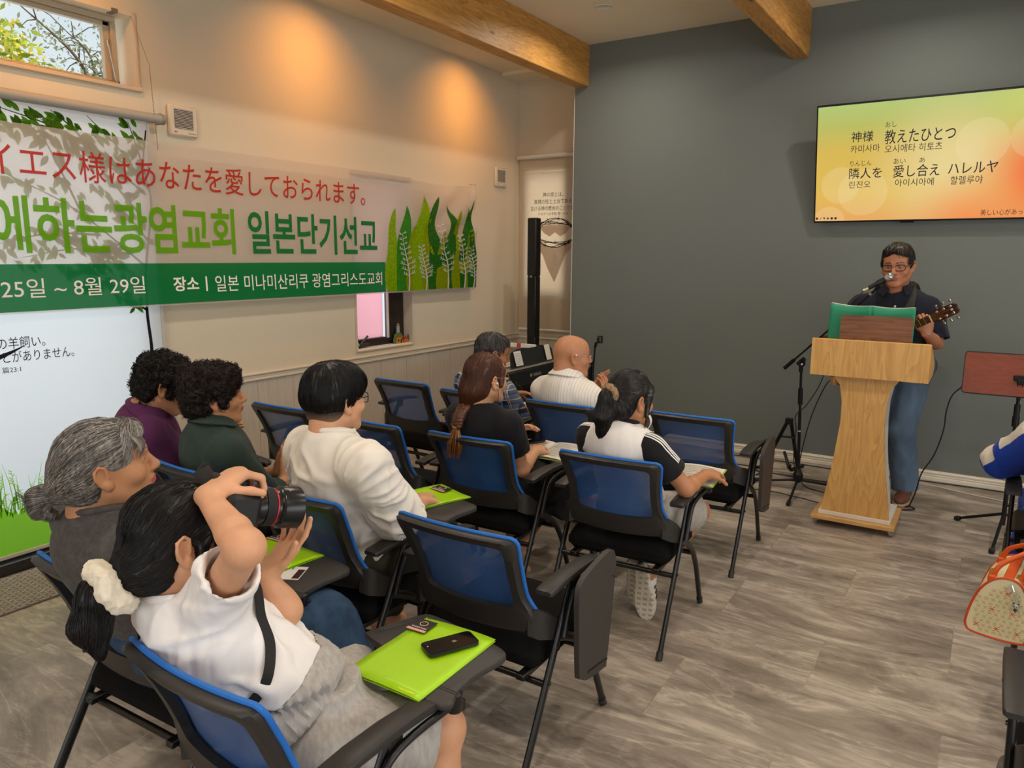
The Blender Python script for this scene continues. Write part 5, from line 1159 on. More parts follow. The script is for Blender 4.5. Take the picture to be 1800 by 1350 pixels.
for t in np.linspace(0, 2*PI, 16, endpoint=False): F.ell(c0+(a*math.cos(t)+b*math.sin(t))*.042+ax*.006*math.sin(3*t), np.array((.021, .021, .024))*(1+.12*math.sin(5*t)), None, .012)
V, Q = F.mesh(); V = folds(V, Q, .006, 60, (1, 1, 1), 4); V = folds(V, Q, .0015, 400, (1, 1, 1), 9, False)
mesh_obj('scrunchie', V, Q, mat('cream_fleece', '#ded4bf', .95, sheen=.3, bump=(700, .5, .002, (1, 1, 1))), P1.root, None, P1.root)
for A, K in ((P1.anR, P1.knR), (P1.anL, P1.knL)):
    mb = MB(); mb.tube([A*.55+K*.45, A*.8+K*.2, A, A-V3(0, -.03, .06), A+V3(0, .12, -.075)], [.058, .048, .04, .042, .03], 16); part('sock', mb, fabric('black_sock', '#17161a'), P1.root)
# 2 ---- grey haired person
P2 = Person('person with grey hair tied back, charcoal T-shirt and blue jeans, facing right in profile', (-1.93, 1.05, 0), 1.12, 1.0, .0045, SK_mid,
    pel=(-1.93, 1.130, 0.532), neck=(-1.905, .955, .945), head=(-1.885, .985, 1.080), face=(-30, -8, 0), shL=(-2.115, 1.02, .885), shR=(-1.71, .955, .895), elL=(-2.13, 1.22, .67), wrL=(-1.98, 1.42, .63), elR=(-1.70, 1.17, .66), wrR=(-1.80, 1.38, .60),
    knL=(-2.03, 1.50, .48), knR=(-1.66, 1.48, .475), anL=(-2.05, 1.52, .09), anR=(-1.55, 1.53, .10), hs=1.0, nk=.95)
P2.body(hands=[dict(wrist=P2.wrR, fd=(-.4, .8, .05), pn=(0, 0, -1), side=-1), dict(wrist=P2.wrL, fd=(.3, .8, -.1), pn=(0, 0, -1), side=1)])
P2.torso_garment('shirt', fabric('charcoal_cloth', '#4a4746', noise=(70, .22, (1, 1, 1))), .014, .8, .075, .074, .60, .078, (.004, 11), .006, 31)
P2.neckband('neckline', MATS['charcoal_cloth'], .070, .007, .006, -.014)
_j = mat('blue_denim', '#31465f', .9, spec=.2, noise=(26, .28, (1, 1, .5)), bump=(300, .3, .0015, (1, 1, 1)))
P2.trousers('jeans', _j, .95, (.105, .100, .105), (.008, 10), 33, .007, .02)
t2 = (0, -.128, -.042)
V, Q = P2.hairfield(CAP+[('e', (0, -.06, -.02), (.072, .07, .07), .03), ('c', (0, -.09, -.01), t2, .05, .02, .03), ('e', (0, .06, .075), (.06, .04, .035), .02), ('+c', t2, (-.005, -.165, -.045), .017, .026, .015), ('+c', (-.005, -.165, -.045), (.0, -.175, -.075), .026, .02, .015), ('+c', (0, -.175, -.075), (.01, -.145, -.095), .018, .014, .01)], .004, face=(.098, -.048, .068, .076, .104))
V = folds(V, Q, .0035, 34, (1, 1, .6), 6)
fl = lambda p: (t2[0]-p[0]*.9, t2[1]-p[1], (t2[2]-p[2])*.75) if p[1] < .05 else (.25*np.sign(p[0])+p[0], -.12, -.5)
mb = MB(); P2.strands(V, Q, fl, 2600, .13, 9, mb, .0009, .0016, 8, .22, (0, 1, 1, 2)); P2.strands(V, Q, fl, 900, .11, 8, mb, .0009, .002, 18, .25, (2, 2, 1), where=lambda l: (l[:, 1] > .02))
for i in range(60):
    x = random.uniform(.030, .066); y = .096-.55*(x-.03); z1 = random.uniform(.012, .045); mb.tube([P2.H(x, y-.006, .075), P2.H(x+.004, y+.006, .05), P2.H(x+.007, y+.004, (z1+.05)/2), P2.H(x+.008+random.uniform(-.004, .008), y-.004, z1)], [.0009, .0008, .0007, .0003], 3, mi=random.choice((0, 1, 2)))
for i in range(30): a = random.uniform(-.5, .9); mb.tube([P2.H(random.uniform(-.02, .02), -.16, -.05), P2.H(random.uniform(-.03, .03), -.19, -.05+.02*a), P2.H(random.uniform(-.04, .04), -.205, -.05+.05*a)], [.0012, .0009, .0003], 3, mi=0)
hb = mb_from(V, Q); o_ = len(hb.v); hb.v += mb.v; hb.f += [tuple(i+o_ for i in f) for f in mb.f]; hb.mi += mb.mi
part('hair', hb, [H_g1, H_g2, H_g3], P2.root, 'all')
mb = MB(); mb.lathe([(.017, -.012), (.024, -.008), (.025, .006), (.018, .012)], P2.H(0, -.137, -.043), P2.HR @ np.array((0, -1, -.05)), 18); part('hair_tie', mb, fabric('black_tie', '#111013'), P2.root)
# 3 ---- young person with glasses
P3 = Person('young person with a black bowl haircut and glasses in a loose white T-shirt', (-1.95, 1.85, 0), 1.05, 1.0, .0045, SK_light,
    pel=(-1.95, 1.905, 0.532), neck=(-1.885, 1.745, .985), head=(-1.895, 1.800, 1.125), face=(-8, 2, 0), shL=(-2.085, 1.83, .90), shR=(-1.715, 1.745, .915), elL=(-2.20, 1.96, .68), wrL=(-2.06, 2.19, .655), elR=(-1.695, 1.93, .655), wrR=(-1.83, 2.17, .655),
    knL=(-2.07, 2.24, .47), knR=(-1.80, 2.24, .47), anL=(-2.08, 2.20, .09), anR=(-1.78, 2.22, .09), hs=1.0, nk=1.0)
P3.body(hands=[dict(wrist=P3.wrR, fd=(-.5, .8, -.05), pn=(0, 0, -1), side=-1), dict(wrist=P3.wrL, fd=(.4, .8, -.05), pn=(0, 0, -1), side=1)])
P3.torso_garment('shirt', fabric('ivory_tee_cloth', '#e3dcd2'), .026, .92, .088, .088, .50, .072, (.008, 9), .006, 43, (1.6, 1.6, .6), post=lambda V, Q: radial_folds(radial_folds(V, Q, P3.shR-P3.w*.08, P3.f, .014, 4, .06, .38, 5), Q, P3.shL-P3.w*.08, P3.f, .012, 4, .06, .34, 6))
P3.neckband('neckline', MATS['ivory_tee_cloth'], .070, .008, .010)
P3.trousers('trousers', fabric('olive_cloth', '#3d3a2c'), .95, (.105, .095, .085), (.006, 11), 44)
V, Q = P3.hairfield([('e', (0, -.016, .042), (.091, .113, .092)), ('e', (0, .040, .055), (.074, .066, .062), .03), ('e', (0, -.045, .0), (.084, .080, .058), .03)], .004, ears=False, face=(.108, -.045, .07, .07, .085))
V = folds(V, Q, .004, 30, (1, 1, .5), 7); loc = ((V-P3.head)/P3.hs) @ P3.HR
mb = MB(); fl = crown_flow(0, -.05, .13, .05); P3.strands(V, Q, fl, 2400, .09, 8, mb, .0009, .0018, 9, .2)
hb = mb_from(V, Q); o_ = len(hb.v); hb.v += mb.v; hb.f += [tuple(i+o_ for i in f) for f in mb.f]; hb.mi += mb.mi
part('hair', hb, H_black, P3.root, 'all')
V, Q = P3.hairfield([('e', (0, -.016, .0), (.0775, .099, .09)), ('e', (0, -.055, -.045), (.063, .050, .052), .03)], .004, ears=True, face=(.085, -.05, .085, .085, .11))
k = NT('shaved_hair'); sx = k.new('ShaderNodeSeparateXYZ'); k.link(k.coord(), sx.inputs[0]); no = k.new('ShaderNodeTexNoise', Scale=420.0, Detail=2.0); k.link(k.coord(), no.inputs['Vector'])
ad = k.new('ShaderNodeMath', _operation='MULTIPLY_ADD'); ad.inputs[1].default_value = .035; k.link(no.outputs['Fac'], ad.inputs[0]); k.link(sx.outputs[2], ad.inputs[2])
k.link(k.ramp(ad.outputs[0], [(P3.head[2]-.085, lin('#b58866')), (P3.head[2]-.02, lin('#2a201b'))]), k.b.inputs['Base Color']); k.b.inputs['Roughness'].default_value = .7
if P3.head[2]-.02 > 1:
    mr = k.new('ShaderNodeMapRange'); mr.inputs[1].default_value = P3.head[2]-.085; mr.inputs[2].default_value = P3.head[2]-.02; k.link(ad.outputs[0], mr.inputs[0]); k.link(k.ramp(mr.outputs[0], [(0, lin('#b58866')), (1, lin('#2a201b'))]), k.b.inputs['Base Color'])
part('undercut_hair', mb_from(V, Q), k.m, P3.root, 'all')
glasses(P3, mat('glasses_black', '#141214', .3))
# 4 ---- dark green shirt
P4 = Person('person with curly dark brown hair in a dark green shirt clapping, facing right', (-2.57, 1.82, 0), 1.03, .95, .0045, SK_mid,
    pel=(-2.57, 1.865, 0.532), neck=(-2.60, 1.775, .925), head=(-2.605, 1.815, 1.055), face=(-32, -2, 0), shL=(-2.75, 1.87, .845), shR=(-2.475, 1.745, .845), elL=(-2.74, 2.03, .64), wrL=(-2.585, 2.105, .665), elR=(-2.475, 1.955, .61), wrR=(-2.515, 2.075, .655),
    knL=(-2.70, 2.22, .47), knR=(-2.45, 2.22, .47), anL=(-2.70, 2.20, .09), anR=(-2.44, 2.20, .09), hs=1.0, nk=.95)
P4.body(hands=[dict(wrist=P4.wrR, fd=(-.10, .36, .92), pn=(-.85, .3, -.2), side=-1, curl=(.1, .12, .12, .15, .2), spread=.05, s=.98), dict(wrist=P4.wrL, fd=(.05, .42, .90), pn=(.85, -.3, .1), side=1, curl=(.1, .15, .15, .2, .2), spread=.05, s=.98)])
P4.torso_garment('shirt', fabric('dark_green_cloth', '#2c3b36'), .018, 1.55, .075, .060, .45, .074, (.007, 11), .006, 51)
P4.collar('collar', MATS['dark_green_cloth'], .068, .030, 25, 1.35)
P4.trousers('trousers', fabric('dark_cloth', '#26262b'), .95)
def curly(P, prims, n, mis, mats, seed, amp=.014, face=(.100, -.055, .058, .068, .096), rad=.0011):
    V, Q = P.hairfield(prims, .0045, face=face); V = folds(V, Q, amp, 36, (1, 1, 1), seed, False); V = folds(V, Q, amp*.55, 85, (1, 1, 1), seed+2, True)
    mb = MB(); P.curls(V, Q, n, mb, (.004, .010), seed, mis, rad, .009)
    hb = mb_from(V, Q); o_ = len(hb.v); hb.v += mb.v; hb.f += [tuple(i+o_ for i in f) for f in mb.f]; hb.mi += mb.mi; return part('hair', hb, mats, P.root, 'all')
CUR = [('e', (0, -.018, .045), (.100, .118, .095)), ('e', (0, -.055, -.02), (.085, .070, .075), .03), ('e', (0, .045, .07), (.078, .055, .052), .03), ('c', (.075, .03, .03), (.075, .025, -.03), .02, .016, .02), ('c', (-.075, .03, .03), (-.075, .025, -.03), .02, .016, .02)]
curly(P4, CUR, 1500, (0, 1, 1), [H_curl, H_curl2], 61)
# 5 ---- purple shirt
P5 = Person('person with curly black hair in a purple shirt, head bent, beside the bright blind', (-3.15, 1.82, 0), 1.03, .95, .005, SK_mid,
    pel=(-3.15, 1.865, 0.532), neck=(-3.06, 1.775, .935), head=(-2.985, 1.84, 1.06), face=(-30, 22, 0), shL=(-3.24, 1.86, .86), shR=(-2.965, 1.735, .865), elL=(-3.30, 2.0, .66), wrL=(-3.17, 2.18, .70), elR=(-2.985, 1.93, .65), wrR=(-3.07, 2.13, .70),
    knL=(-3.28, 2.22, .47), knR=(-3.03, 2.22, .47), anL=(-3.28, 2.20, .09), anR=(-3.02, 2.20, .09), hs=1.0, nk=.95)
P5.body(hands=[dict(wrist=P5.wrR, fd=(-.2, .6, .6), pn=(-.9, .1, .1), side=-1), dict(wrist=P5.wrL, fd=(.2, .6, .6), pn=(.9, 0, 0), side=1)])
P5.torso_garment('shirt', fabric('purple_cloth', '#57284f'), .018, 1.85, .076, .056, .45, .076, (.007, 11), .0065, 71)
P5.collar('collar', MATS['purple_cloth'], .072, .034, 25, 1.4)
P5.trousers('trousers', MATS['dark_cloth'], .95, seed=9)
curly(P5, CUR, 1500, (0,), [H_curl], 81)
# 6 ---- auburn braid
P6 = Person('person with a long auburn braid, round glasses and earphones in a black T-shirt', (-1.94, 2.85, 0), .95, .9, .005, SK_light,
    pel=(-1.94, 2.885, 0.532), neck=(-1.955, 2.735, .925), head=(-1.935, 2.775, 1.060), face=(-18, 2, 0), shL=(-2.115, 2.80, .855), shR=(-1.790, 2.755, .860), elL=(-2.17, 2.95, .66), wrL=(-2.06, 3.18, .69), elR=(-1.785, 2.855, .625), wrR=(-1.84, 3.07, .655),
    knL=(-2.05, 3.22, .47), knR=(-1.80, 3.22, .47), anL=(-2.06, 3.20, .09), anR=(-1.93, 3.02, .10), hs=.98, nk=.85)
P6.footdir = nrm((.2, .85, -.5))
P6.body(hands=[dict(wrist=P6.wrR, fd=(-.3, .9, 0), pn=(0, 0, -1), side=-1, s=.93), dict(wrist=P6.wrL, fd=(.45, .7, .4), pn=(.6, -.2, -.6), side=1, s=.93)])
P6.torso_garment('shirt', fabric('black_tee_cloth', '#17161a'), .012, .58, .072, .072, .50, .070, (.004, 12), .0065, 91)
P6.trousers('skirt', fabric('black_skirt_cloth', '#111014'), .35, (.12, .12, .12), (.006, 10), 93, .008, .02)
V, Q = P6.hairfield(CAP+[('e', (0, -.065, -.04), (.068, .058, .065), .03), ('c', (0, -.095, -.06), (-.02, -.105, -.13), .05, .026, .03), ('c', (.064, .05, .045), (.074, .035, -.03), .013, .009, .015), ('c', (-.064, .05, .045), (-.074, .035, -.03), .013, .009, .015)], .0045, face=(.096, -.045, .058, .070, .096))
V = folds(V, Q, .003, 34, (1, 1, .6), 6); fl = to(-.02, -.108, -.13)
mb = MB(); P6.strands(V, Q, fl, 1500, .15, 9, mb, .0009, .0016, 12, .15)
br = bez([P6.H(-.005, -.110, -.12), P6.H(.004, -.150, -.165), P6.H(.002, -.165, -.215)], 12)
for ph in (0, 2*PI/3, 4*PI/3):
    pts = [p+P6.HR @ np.array((.016*math.sin(ph+i*.62), .010*math.sin(2*(ph+i*.62)), 0)) for i, p in enumerate(br)]; mb.tube(pts, np.linspace(.019, .015, len(pts)), 8)
tl = bez([br[-1], P6.H(-.006, -.165, -.27), P6.H(-.020, -.158, -.33), P6.H(-.038, -.150, -.375)], 6)
for i in range(170):
    a = random.uniform(0, 2*PI); r = .024*math.sqrt(random.random()); n_ = len(tl); off = P6.HR @ np.array((math.cos(a), math.sin(a)*.8, 0))
    e = random.randint(n_-8, n_); pts = [tl[j]+off*r*(.45+1.3*min(1, j/(n_*.45)))*(1-.45*max(0, j/n_-.5)) for j in range(e)]
    mb.tube(pts, np.linspace(.0032, .001, len(pts)), 4, mi=1 if random.random() < .75 else 0, cap=False)
hb = mb_from(V, Q); o_ = len(hb.v); hb.v += mb.v; hb.f += [tuple(i+o_ for i in f) for f in mb.f]; hb.mi += mb.mi
part('hair', hb, [H_red, H_red2], P6.root, 'all')
mb = MB(); mb.lathe([(.019, -.004), (.021, 0), (.019, .004)], br[-1], nrm(tl[3]-br[-1]), 14); part('hair_tie', mb, mat('gold_tie', '#b98d45', .4), P6.root)
glasses(P6, mat('glasses_gold', '#b5906a', .3, .8), rad=.0011, w=.024, hgt=.021, sq=.9)
mb = MB(); mb.tube(bez([P6.H(.080, .004, -.016), P6.H(.083, .012, -.06), P6.H(.078, .02, -.12), P6.shR*.5+P6.neck*.5+V3(0.02, .06, -.02), P6.shR*.5+P6.neck*.5+V3(0, .12, -.09)], 6), .0014, 5); part('earphone_cord', mb, mat('cord_dark', '#2a2a30', .5), P6.root)
mb = MB(); mb.tube([P6.H(.078, .003, -.012), P6.H(.086, .006, -.018)], .005, 8); part('earbud', mb, mat('earbud_white', '#d8d6d2', .4), P6.root)
tan = fabric('tan_suede', '#a08a66'); shoe(P6, 'shoe', (-1.955, 2.93, .10), (-1.915, 3.10, .0), (0, .5, .86), tan, mat('sole_cream', '#c9bda2', .8)); shoe(P6, 'shoe', (-2.06, 3.16, .0), (-2.06, 3.40, .0), (0, 0, 1), tan, MATS['sole_cream'])
# 7 ---- raglan shirt
P7 = Person('person with ponytail and beige scrunchie in a white shirt with black striped sleeves', (-1.25, 2.88, 0), .93, .88, .0045, SK_tan,
    pel=(-1.25, 2.925, 0.527), neck=(-1.272, 2.79, .915), head=(-1.235, 2.835, 1.032), face=(-27, 7, 0), shL=(-1.425, 2.85, .835), shR=(-1.120, 2.805, .835), elL=(-1.48, 3.01, .67), wrL=(-1.33, 3.20, .665), elR=(-.998, 2.895, .665), wrR=(-.985, 3.115, .672),
    knL=(-1.36, 3.25, .46), knR=(-1.06, 3.26, .445), anL=(-1.25, 3.06, .16), anR=(-1.19, 3.0, .20), hs=.97, nk=.82)
P7.footdir = nrm((.15, 0, -1))
P7.body(hands=[dict(wrist=P7.wrR, fd=(.10, .97, -.12), pn=(-.1, -.1, -1), side=-1, curl=(.25, .35, .4, .42, .45), s=.9), dict(wrist=P7.wrL, fd=(.5, .8, -.05), pn=(0, 0, -1), side=1, s=.9)])
P7.torso_garment('shirt', fabric('white_jersey', '#ddd8d3'), .012, .35, .058, .058, .50, .068, (.005, 12), .006, 101)
bl_ = fabric('black_jersey', '#1a181b')
def sleeve(P, S, E, sg):
    lo = np.minimum(np.minimum(P.neck, S), E)-.13; hi = np.maximum(np.maximum(P.neck, S), E)+.13; F = Field(lo, hi, .005); nk = P.neck*.72+S*.28-P.w*.012; e = S+(E-S)*.62; d = nrm(E-S)
    F.cone(nk, S-P.w*.004, .050*P.a+.0, .066*P.a, .02); F.cone(S, e, .072*P.a, .074*P.a, .03, cut=1); F.cone(e-d*.03, e+d*.03, .061*P.a, .062*P.a, .002, 'sub')
    nd = nrm(P.H(0, -.02, -.07)-P.neck); F.cone(P.neck+nd*.0+P.f*.012, P.neck+nd*.16+P.f*.03, .068, .1, .01, 'sub')
    V, Q = F.mesh(); V = smooth_mesh(V, Q, 2); V = folds(V, Q, .0035, 13, (1, 1, 1), 7); o = mesh_obj('sleeve', V, Q, bl_, P.root, None, P.root)
    bv = BVHTree.FromPolygons([tuple(p) for p in V], [tuple(int(i) for i in q) for q in Q]); mb = MB(); out = nrm(np.array((0, 0, 1.))+P.u*sg*.55+P.f*-.25)
    for k_ in (-1, 0, 1):
        pts = []; L_ = bez([nk+P.w*.03, S+P.w*.02+P.u*sg*.02, e*.45+S*.55+P.u*sg*.02, e-d*.004], 7)
        for p in L_:
            s_ = nrm(np.cross(d if True else d, out)); q = p+out*.09+s_*k_*.0125; h_ = bv.ray_cast(Vector(q), Vector(-out))
            if h_[0] is not None: pts.append(np.array(h_[0])+out*.0012)
        if len(pts) > 3: mb.tube(pts, .0042, 6, flat=.3, up=out)
    part('sleeve_stripes', mb, mat('stripe_white', '#e2dfdb', .8), P.root, parent=o)
sleeve(P7, P7.shR, P7.elR, 1); sleeve(P7, P7.shL, P7.elL, -1)
P7.neckband('neckline', bl_, .066, .007, .010)
P7.trousers('shorts', fabric('light_grey_cloth', '#a8a29a', noise=(80, .12, (1, 1, .3))), .86, (.098, .098, .1), (.006, 12), 103, .0065, 0, True)
t7 = (.0, -.100, .02)
V, Q = P7.hairfield(CAP+[('e', (0, -.06, -.045), (.066, .055, .05), .03), ('c', (0, -.08, .01), t7, .045, .024, .03), ('c', (.062, .05, .05), (.079, .034, -.07), .018, .006, .02), ('c', (-.062, .05, .05), (-.076, .03, -.05), .016, .008, .02), ('+c', t7, (0, -.130, .0), .022, .030, .015), ('+c', (0, -.130, .0), (-.004, -.135, -.08), .032, .037, .02), ('+c', (-.004, -.135, -.08), (-.010, -.115, -.15), .037, .03, .02), ('+c', (-.010, -.115, -.15), (-.012, -.095, -.215), .028, .006, .02)], .004, face=(.096, -.045, .058, .072, .096))
V = folds(V, Q, .0035, 36, (1, 1, .5), 8)
fl = lambda p: (t7[0]-p[0], t7[1]-p[1], t7[2]-p[2]) if p[1] > -.108 else (0, .02, -.3)
mb = MB(); P7.strands(V, Q, fl, 1900, .13, 9, mb, .0009, .0016, 13, .18)
for i in range(14): mb.tube([P7.H(.066, .05, .05), P7.H(.08, .045, .0), P7.H(.082, .035, -.06), P7.H(.078+random.uniform(-.006, .006), .03, -.11+random.uniform(-.02, .02))], [.002, .0018, .0014, .0005], 4)
hb = mb_from(V, Q); o_ = len(hb.v); hb.v += mb.v; hb.f += [tuple(i+o_ for i in f) for f in mb.f]; hb.mi += mb.mi
part('hair', hb, H_soft, P7.root, 'all')
c0 = P7.H(0, -.112, .016); ax = nrm(P7.HR @ np.array((0, -1, -.5))); a = nrm(np.cross(ax, (1, .1, .2))); b = np.cross(ax, a); F = Field(c0-.09, c0+.09, .004)
for t in np.linspace(0, 2*PI, 18, endpoint=False): F.ell(c0+(a*math.cos(t)+b*math.sin(t))*.031, (.0145, .0145, .0145), None, .006)
V, Q = F.mesh(); V = folds(V, Q, .006, 95, (1, 1, 1), 4, False); V = folds(V, Q, .004, 200, (1, 1, 1), 5)
mesh_obj('scrunchie', V, Q, mat('beige_boucle', '#8f7658', .95, noise=(150, .35, (1, 1, 1))), P7.root, None, P7.root)
wl = mat('white_leather', '#d9d4cc', .5); so = mat('sole_white', '#cfc6b6', .7)
shoe(P7, 'shoe', (-1.215, 2.955, .245), (-1.175, 2.945, .0), (0, 1, .1), wl, so, .045, stripes=1); shoe(P7, 'shoe', (-1.285, 3.02, .235), (-1.245, 3.03, .0), (0, 1, .1), wl, so, .045)
for A in (P7.anR, P7.anL): mb = MB(); mb.tube([A+V3(0, .05, .06), A, A+V3(0, -.0, -.05)], [.042, .038, .036], 14); part('sock', mb, fabric('white_sock', '#d8d5d0'), P7.root)
# 8 ---- bald person
P8 = Person('bald person in a white shirt with thin stripes, turned to the right, clapping', (-1.97, 3.73, 0), 1.08, .97, .005, SK_old,
    pel=(-1.97, 3.810, 0.532), neck=(-2.01, 3.665, .925), head=(-1.985, 3.705, 1.060), face=(-46, 3, 0), shL=(-2.185, 3.74, .838), shR=(-1.850, 3.665, .838), elL=(-2.20, 3.90, .66), wrL=(-1.995, 4.03, .775), elR=(-1.79, 3.84, .67), wrR=(-1.905, 3.98, .765),
    knL=(-2.09, 4.12, .47), knR=(-1.83, 4.12, .47), anL=(-2.10, 4.10, .09), anR=(-1.82, 4.10, .09), hs=1.02, nk=1.05)
P8.body(hands=[dict(wrist=P8.wrR, fd=(-.12, .35, .9), pn=(-.9, .1, 0), side=-1, curl=(.2, .25, .3, .35, .4)), dict(wrist=P8.wrL, fd=(.1, .3, .9), pn=(.9, -.1, 0), side=1, curl=(.2, .25, .3, .35, .4))])
k = NT('striped_shirt_cloth'); w_ = k.new('ShaderNodeTexWave', Scale=19.0, Distortion=.3); w_.bands_direction = 'X'; k.link(k.coord(), w_.inputs['Vector']); k.link(k.ramp(w_.outputs['Fac'], [(.0, lin('#b9b4ae')), (.07, lin('#e0dad2'))]), k.b.inputs['Base Color']); k.b.inputs['Roughness'].default_value = .85
P8.torso_garment('shirt', k.m, .022, 1.5, .084, .075, .45, .078, (.007, 10), .0065, 111)
P8.collar('collar', k.m, .074, .036, 25, 1.3)
P8.trousers('trousers', fabric('grey_trouser_cloth', '#4b4a4c'), .95, seed=5)
mb = MB(); mb.tube(bez([P8.H(.068, .088, .008), P8.H(.079, .05, .01), P8.H(.083, .0, .012), P8.H(.079, -.02, -.008)], 5), .0016, 6); mb.tube(bez([P8.H(.012, .110, .0), P8.H(.045, .108, .018), P8.H(.068, .09, .006), P8.H(.05, .104, -.016), P8.H(.015, .11, -.012)], 5), .0014, 6); part('glasses', mb, mat('glasses_silver', '#b9b6b0', .25, .9), P8.root)
# 9 ---- plaid shirt
P9 = Person('grey haired person with glasses in a blue plaid shirt, looking down beside the keyboard', (-2.60, 3.74, 0), 1.05, .97, .005, SK_tan,
    pel=(-2.6, 3.775, 0.532), neck=(-2.615, 3.70, .890), head=(-2.575, 3.765, 1.025), face=(-38, 14, 0), shL=(-2.785, 3.77, .82), shR=(-2.465, 3.70, .815), elL=(-2.79, 3.95, .68), wrL=(-2.59, 4.02, .725), elR=(-2.425, 3.83, .635), wrR=(-2.390, 4.02, .695),
    knL=(-2.72, 4.12, .47), knR=(-2.46, 4.12, .47), anL=(-2.72, 4.10, .09), anR=(-2.46, 4.10, .09), hs=1.0, nk=1.0)
P9.body(hands=[dict(wrist=P9.wrR, fd=(.1, .9, .2), pn=(-.8, 0, -.3), side=-1, curl=(.2, .3, .3, .4, .4)), dict(wrist=P9.wrL, fd=(.85, .45, .08), pn=(.1, -.2, -.9), side=1, curl=(.2, .22, .25, .3, .3), spread=.14)])
k = NT('plaid_cloth'); co = k.coord((1, 1, 1)); cur = None; base = lin('#20293f')
def band(dirn, sc, pos, col, prev, ph):
    w_ = k.new('ShaderNodeTexWave', Scale=sc, Phase__Offset=ph) if True else None; w_.bands_direction = dirn; k.link(co, w_.inputs['Vector']); r_ = k.ramp(w_.outputs['Fac'], [(pos, (0, 0, 0)), (pos+.03, (1, 1, 1))]); mx = k.new('ShaderNodeMix', _data_type='RGBA'); mu = k.new('ShaderNodeMath', _operation='MULTIPLY'); mu.inputs[1].default_value = .62; k.link(r_, mu.inputs[0]); k.link(mu.outputs[0], mx.inputs[0]); mx.inputs[7].default_value = (*lin(col), 1)
    if prev is None: mx.inputs[6].default_value = (*base, 1)
    else: k.link(prev, mx.inputs[6])
    return mx.outputs[2]
for d_, sc, pos, cl, ph in (('X', 5.0, .72, '#6d7da0', 0), ('Z', 5.0, .72, '#6d7da0', .5), ('X', 5.0, .90, '#d9d8d6', 1.9), ('Z', 5.0, .90, '#d9d8d6', 2.4), ('X', 10.0, .93, '#0f1420', .8), ('Z', 10.0, .93, '#0f1420', .9)): cur = band(d_, sc, pos, cl, cur, ph)
k.link(cur, k.b.inputs['Base Color']); k.b.inputs['Roughness'].default_value = .9
P9.torso_garment('shirt', k.m, .02, 1.12, .08, .075, .45, .078, (.006, 10), .0065, 121)
P9.collar('collar', k.m, .073, .032, 25, 1.3)
P9.trousers('trousers', MATS['grey_trouser_cloth'], .95, seed=6)
V, Q = P9.hairfield([('e', (0, -.016, .036), (.084, .104, .092)), ('e', (0, -.05, -.03), (.068, .058, .055), .03), ('e', (0, .05, .075), (.06, .04, .035), .02)], .0045, face=(.102, -.05, .066, .070, .096)); V = folds(V, Q, .005, 40, (1, 1, .6), 8)
mb = MB(); P9.strands(V, Q, crown_flow(0, -.04, .13, .05), 1300, .05, 6, mb, .001, .0022, 19, .3, (0, 0, 1))
hb = mb_from(V, Q); o_ = len(hb.v); hb.v += mb.v; hb.f += [tuple(i+o_ for i in f) for f in mb.f]; hb.mi += mb.mi
part('hair', hb, [hairm('hair_pepper', '#2c2a28', .45), H_g2], P9.root, 'all'); glasses(P9, mat('glasses_copper', '#a07a66', .3, .7), rad=.0015, w=.026, hgt=.019, sq=.7)
# 10 ---- singer
P10 = Person('person singing at the podium in navy polo shirt and glasses, holding a guitar', (-.47, 5.45, 0), 1.12, 1.05, .0045, SK_warm,
    pel=(-.46, 5.44, .93), neck=(-.525, 5.405, 1.415), head=(-.526, 5.355, 1.575), face=(175, 10, 2), shR=(-.725, 5.42, 1.295), shL=(-.335, 5.43, 1.300), elR=(-.83, 5.36, 1.09), wrR=(-.62, 5.20, 1.02), elL=(-.270, 5.39, 1.09), wrL=(-.315, 5.195, 1.160),
    knR=(-.60, 5.42, .50), knL=(-.42, 5.40, .50), anR=(-.66, 5.46, .085), anL=(-.37, 5.50, .085), hs=1.09, nk=1.12)
P10.footdir = V3(-.12, -1, 0)
P10.body(hands=[dict(wrist=P10.wrL, fd=(-.06, -.10, 1), pn=(-.35, .75, -.05), side=1, curl=(.35, 1.0, 1.05, 1.1, 1.1), spread=.06, s=1.0, thumb_out=.9), dict(wrist=P10.wrR, fd=(.9, -.2, -.3), pn=(.1, .9, -.3), side=-1, curl=(.3, .5, .55, .6, .6))])
P10.torso_garment('shirt', fabric('navy_polo_cloth', '#191c28'), .020, .95, .078, .082, .80, .080, (.010, 8), .007, 131, belly=1.2, neck_drop=.03)
P10.collar('collar', fabric('navy_collar', '#20222c'), .080, .030, 34, 1.30)
mb = MB(); mb.lathe([(.0005, 0), (.007, 0), (.007, .003), (.0005, .004)], P10.neck*.78+P10.pel*.22+P10.f*.150+P10.w*.02, P10.f, 12); part('button', mb, mat('pale_button', '#cfc8bb', .4), P10.root)
P10.trousers('jeans', mat('light_denim', '#5b6f86', .9, spec=.2, noise=(9, .3, (1, 1, .35)), bump=(300, .3, .0015, (1, 1, 1))), 1.0, (.092, .078, .070), (.006, 9), 141, .008, .006)
V, Q = P10.hairfield([('e', (0, -.016, .038), (.085, .104, .093)), ('e', (0, -.05, -.02), (.068, .056, .055), .03), ('e', (.0, .045, .088), (.068, .045, .034), .02), ('c', (.070, .015, .02), (.075, .008, -.03), .014, .008, .015), ('c', (-.070, .015, .02), (-.075, .008, -.03), .014, .008, .015)], .004, face=(.108, -.026, .064, .072, .112)); V = folds(V, Q, .005, 40, (1, .5, 1), 8)
mb = MB(); P10.strands(V, Q, lambda p: (p[0]+.03, .05+p[1], -.10-p[2]*.2), 1200, .05, 6, mb, .001, .0022, 29, .3)
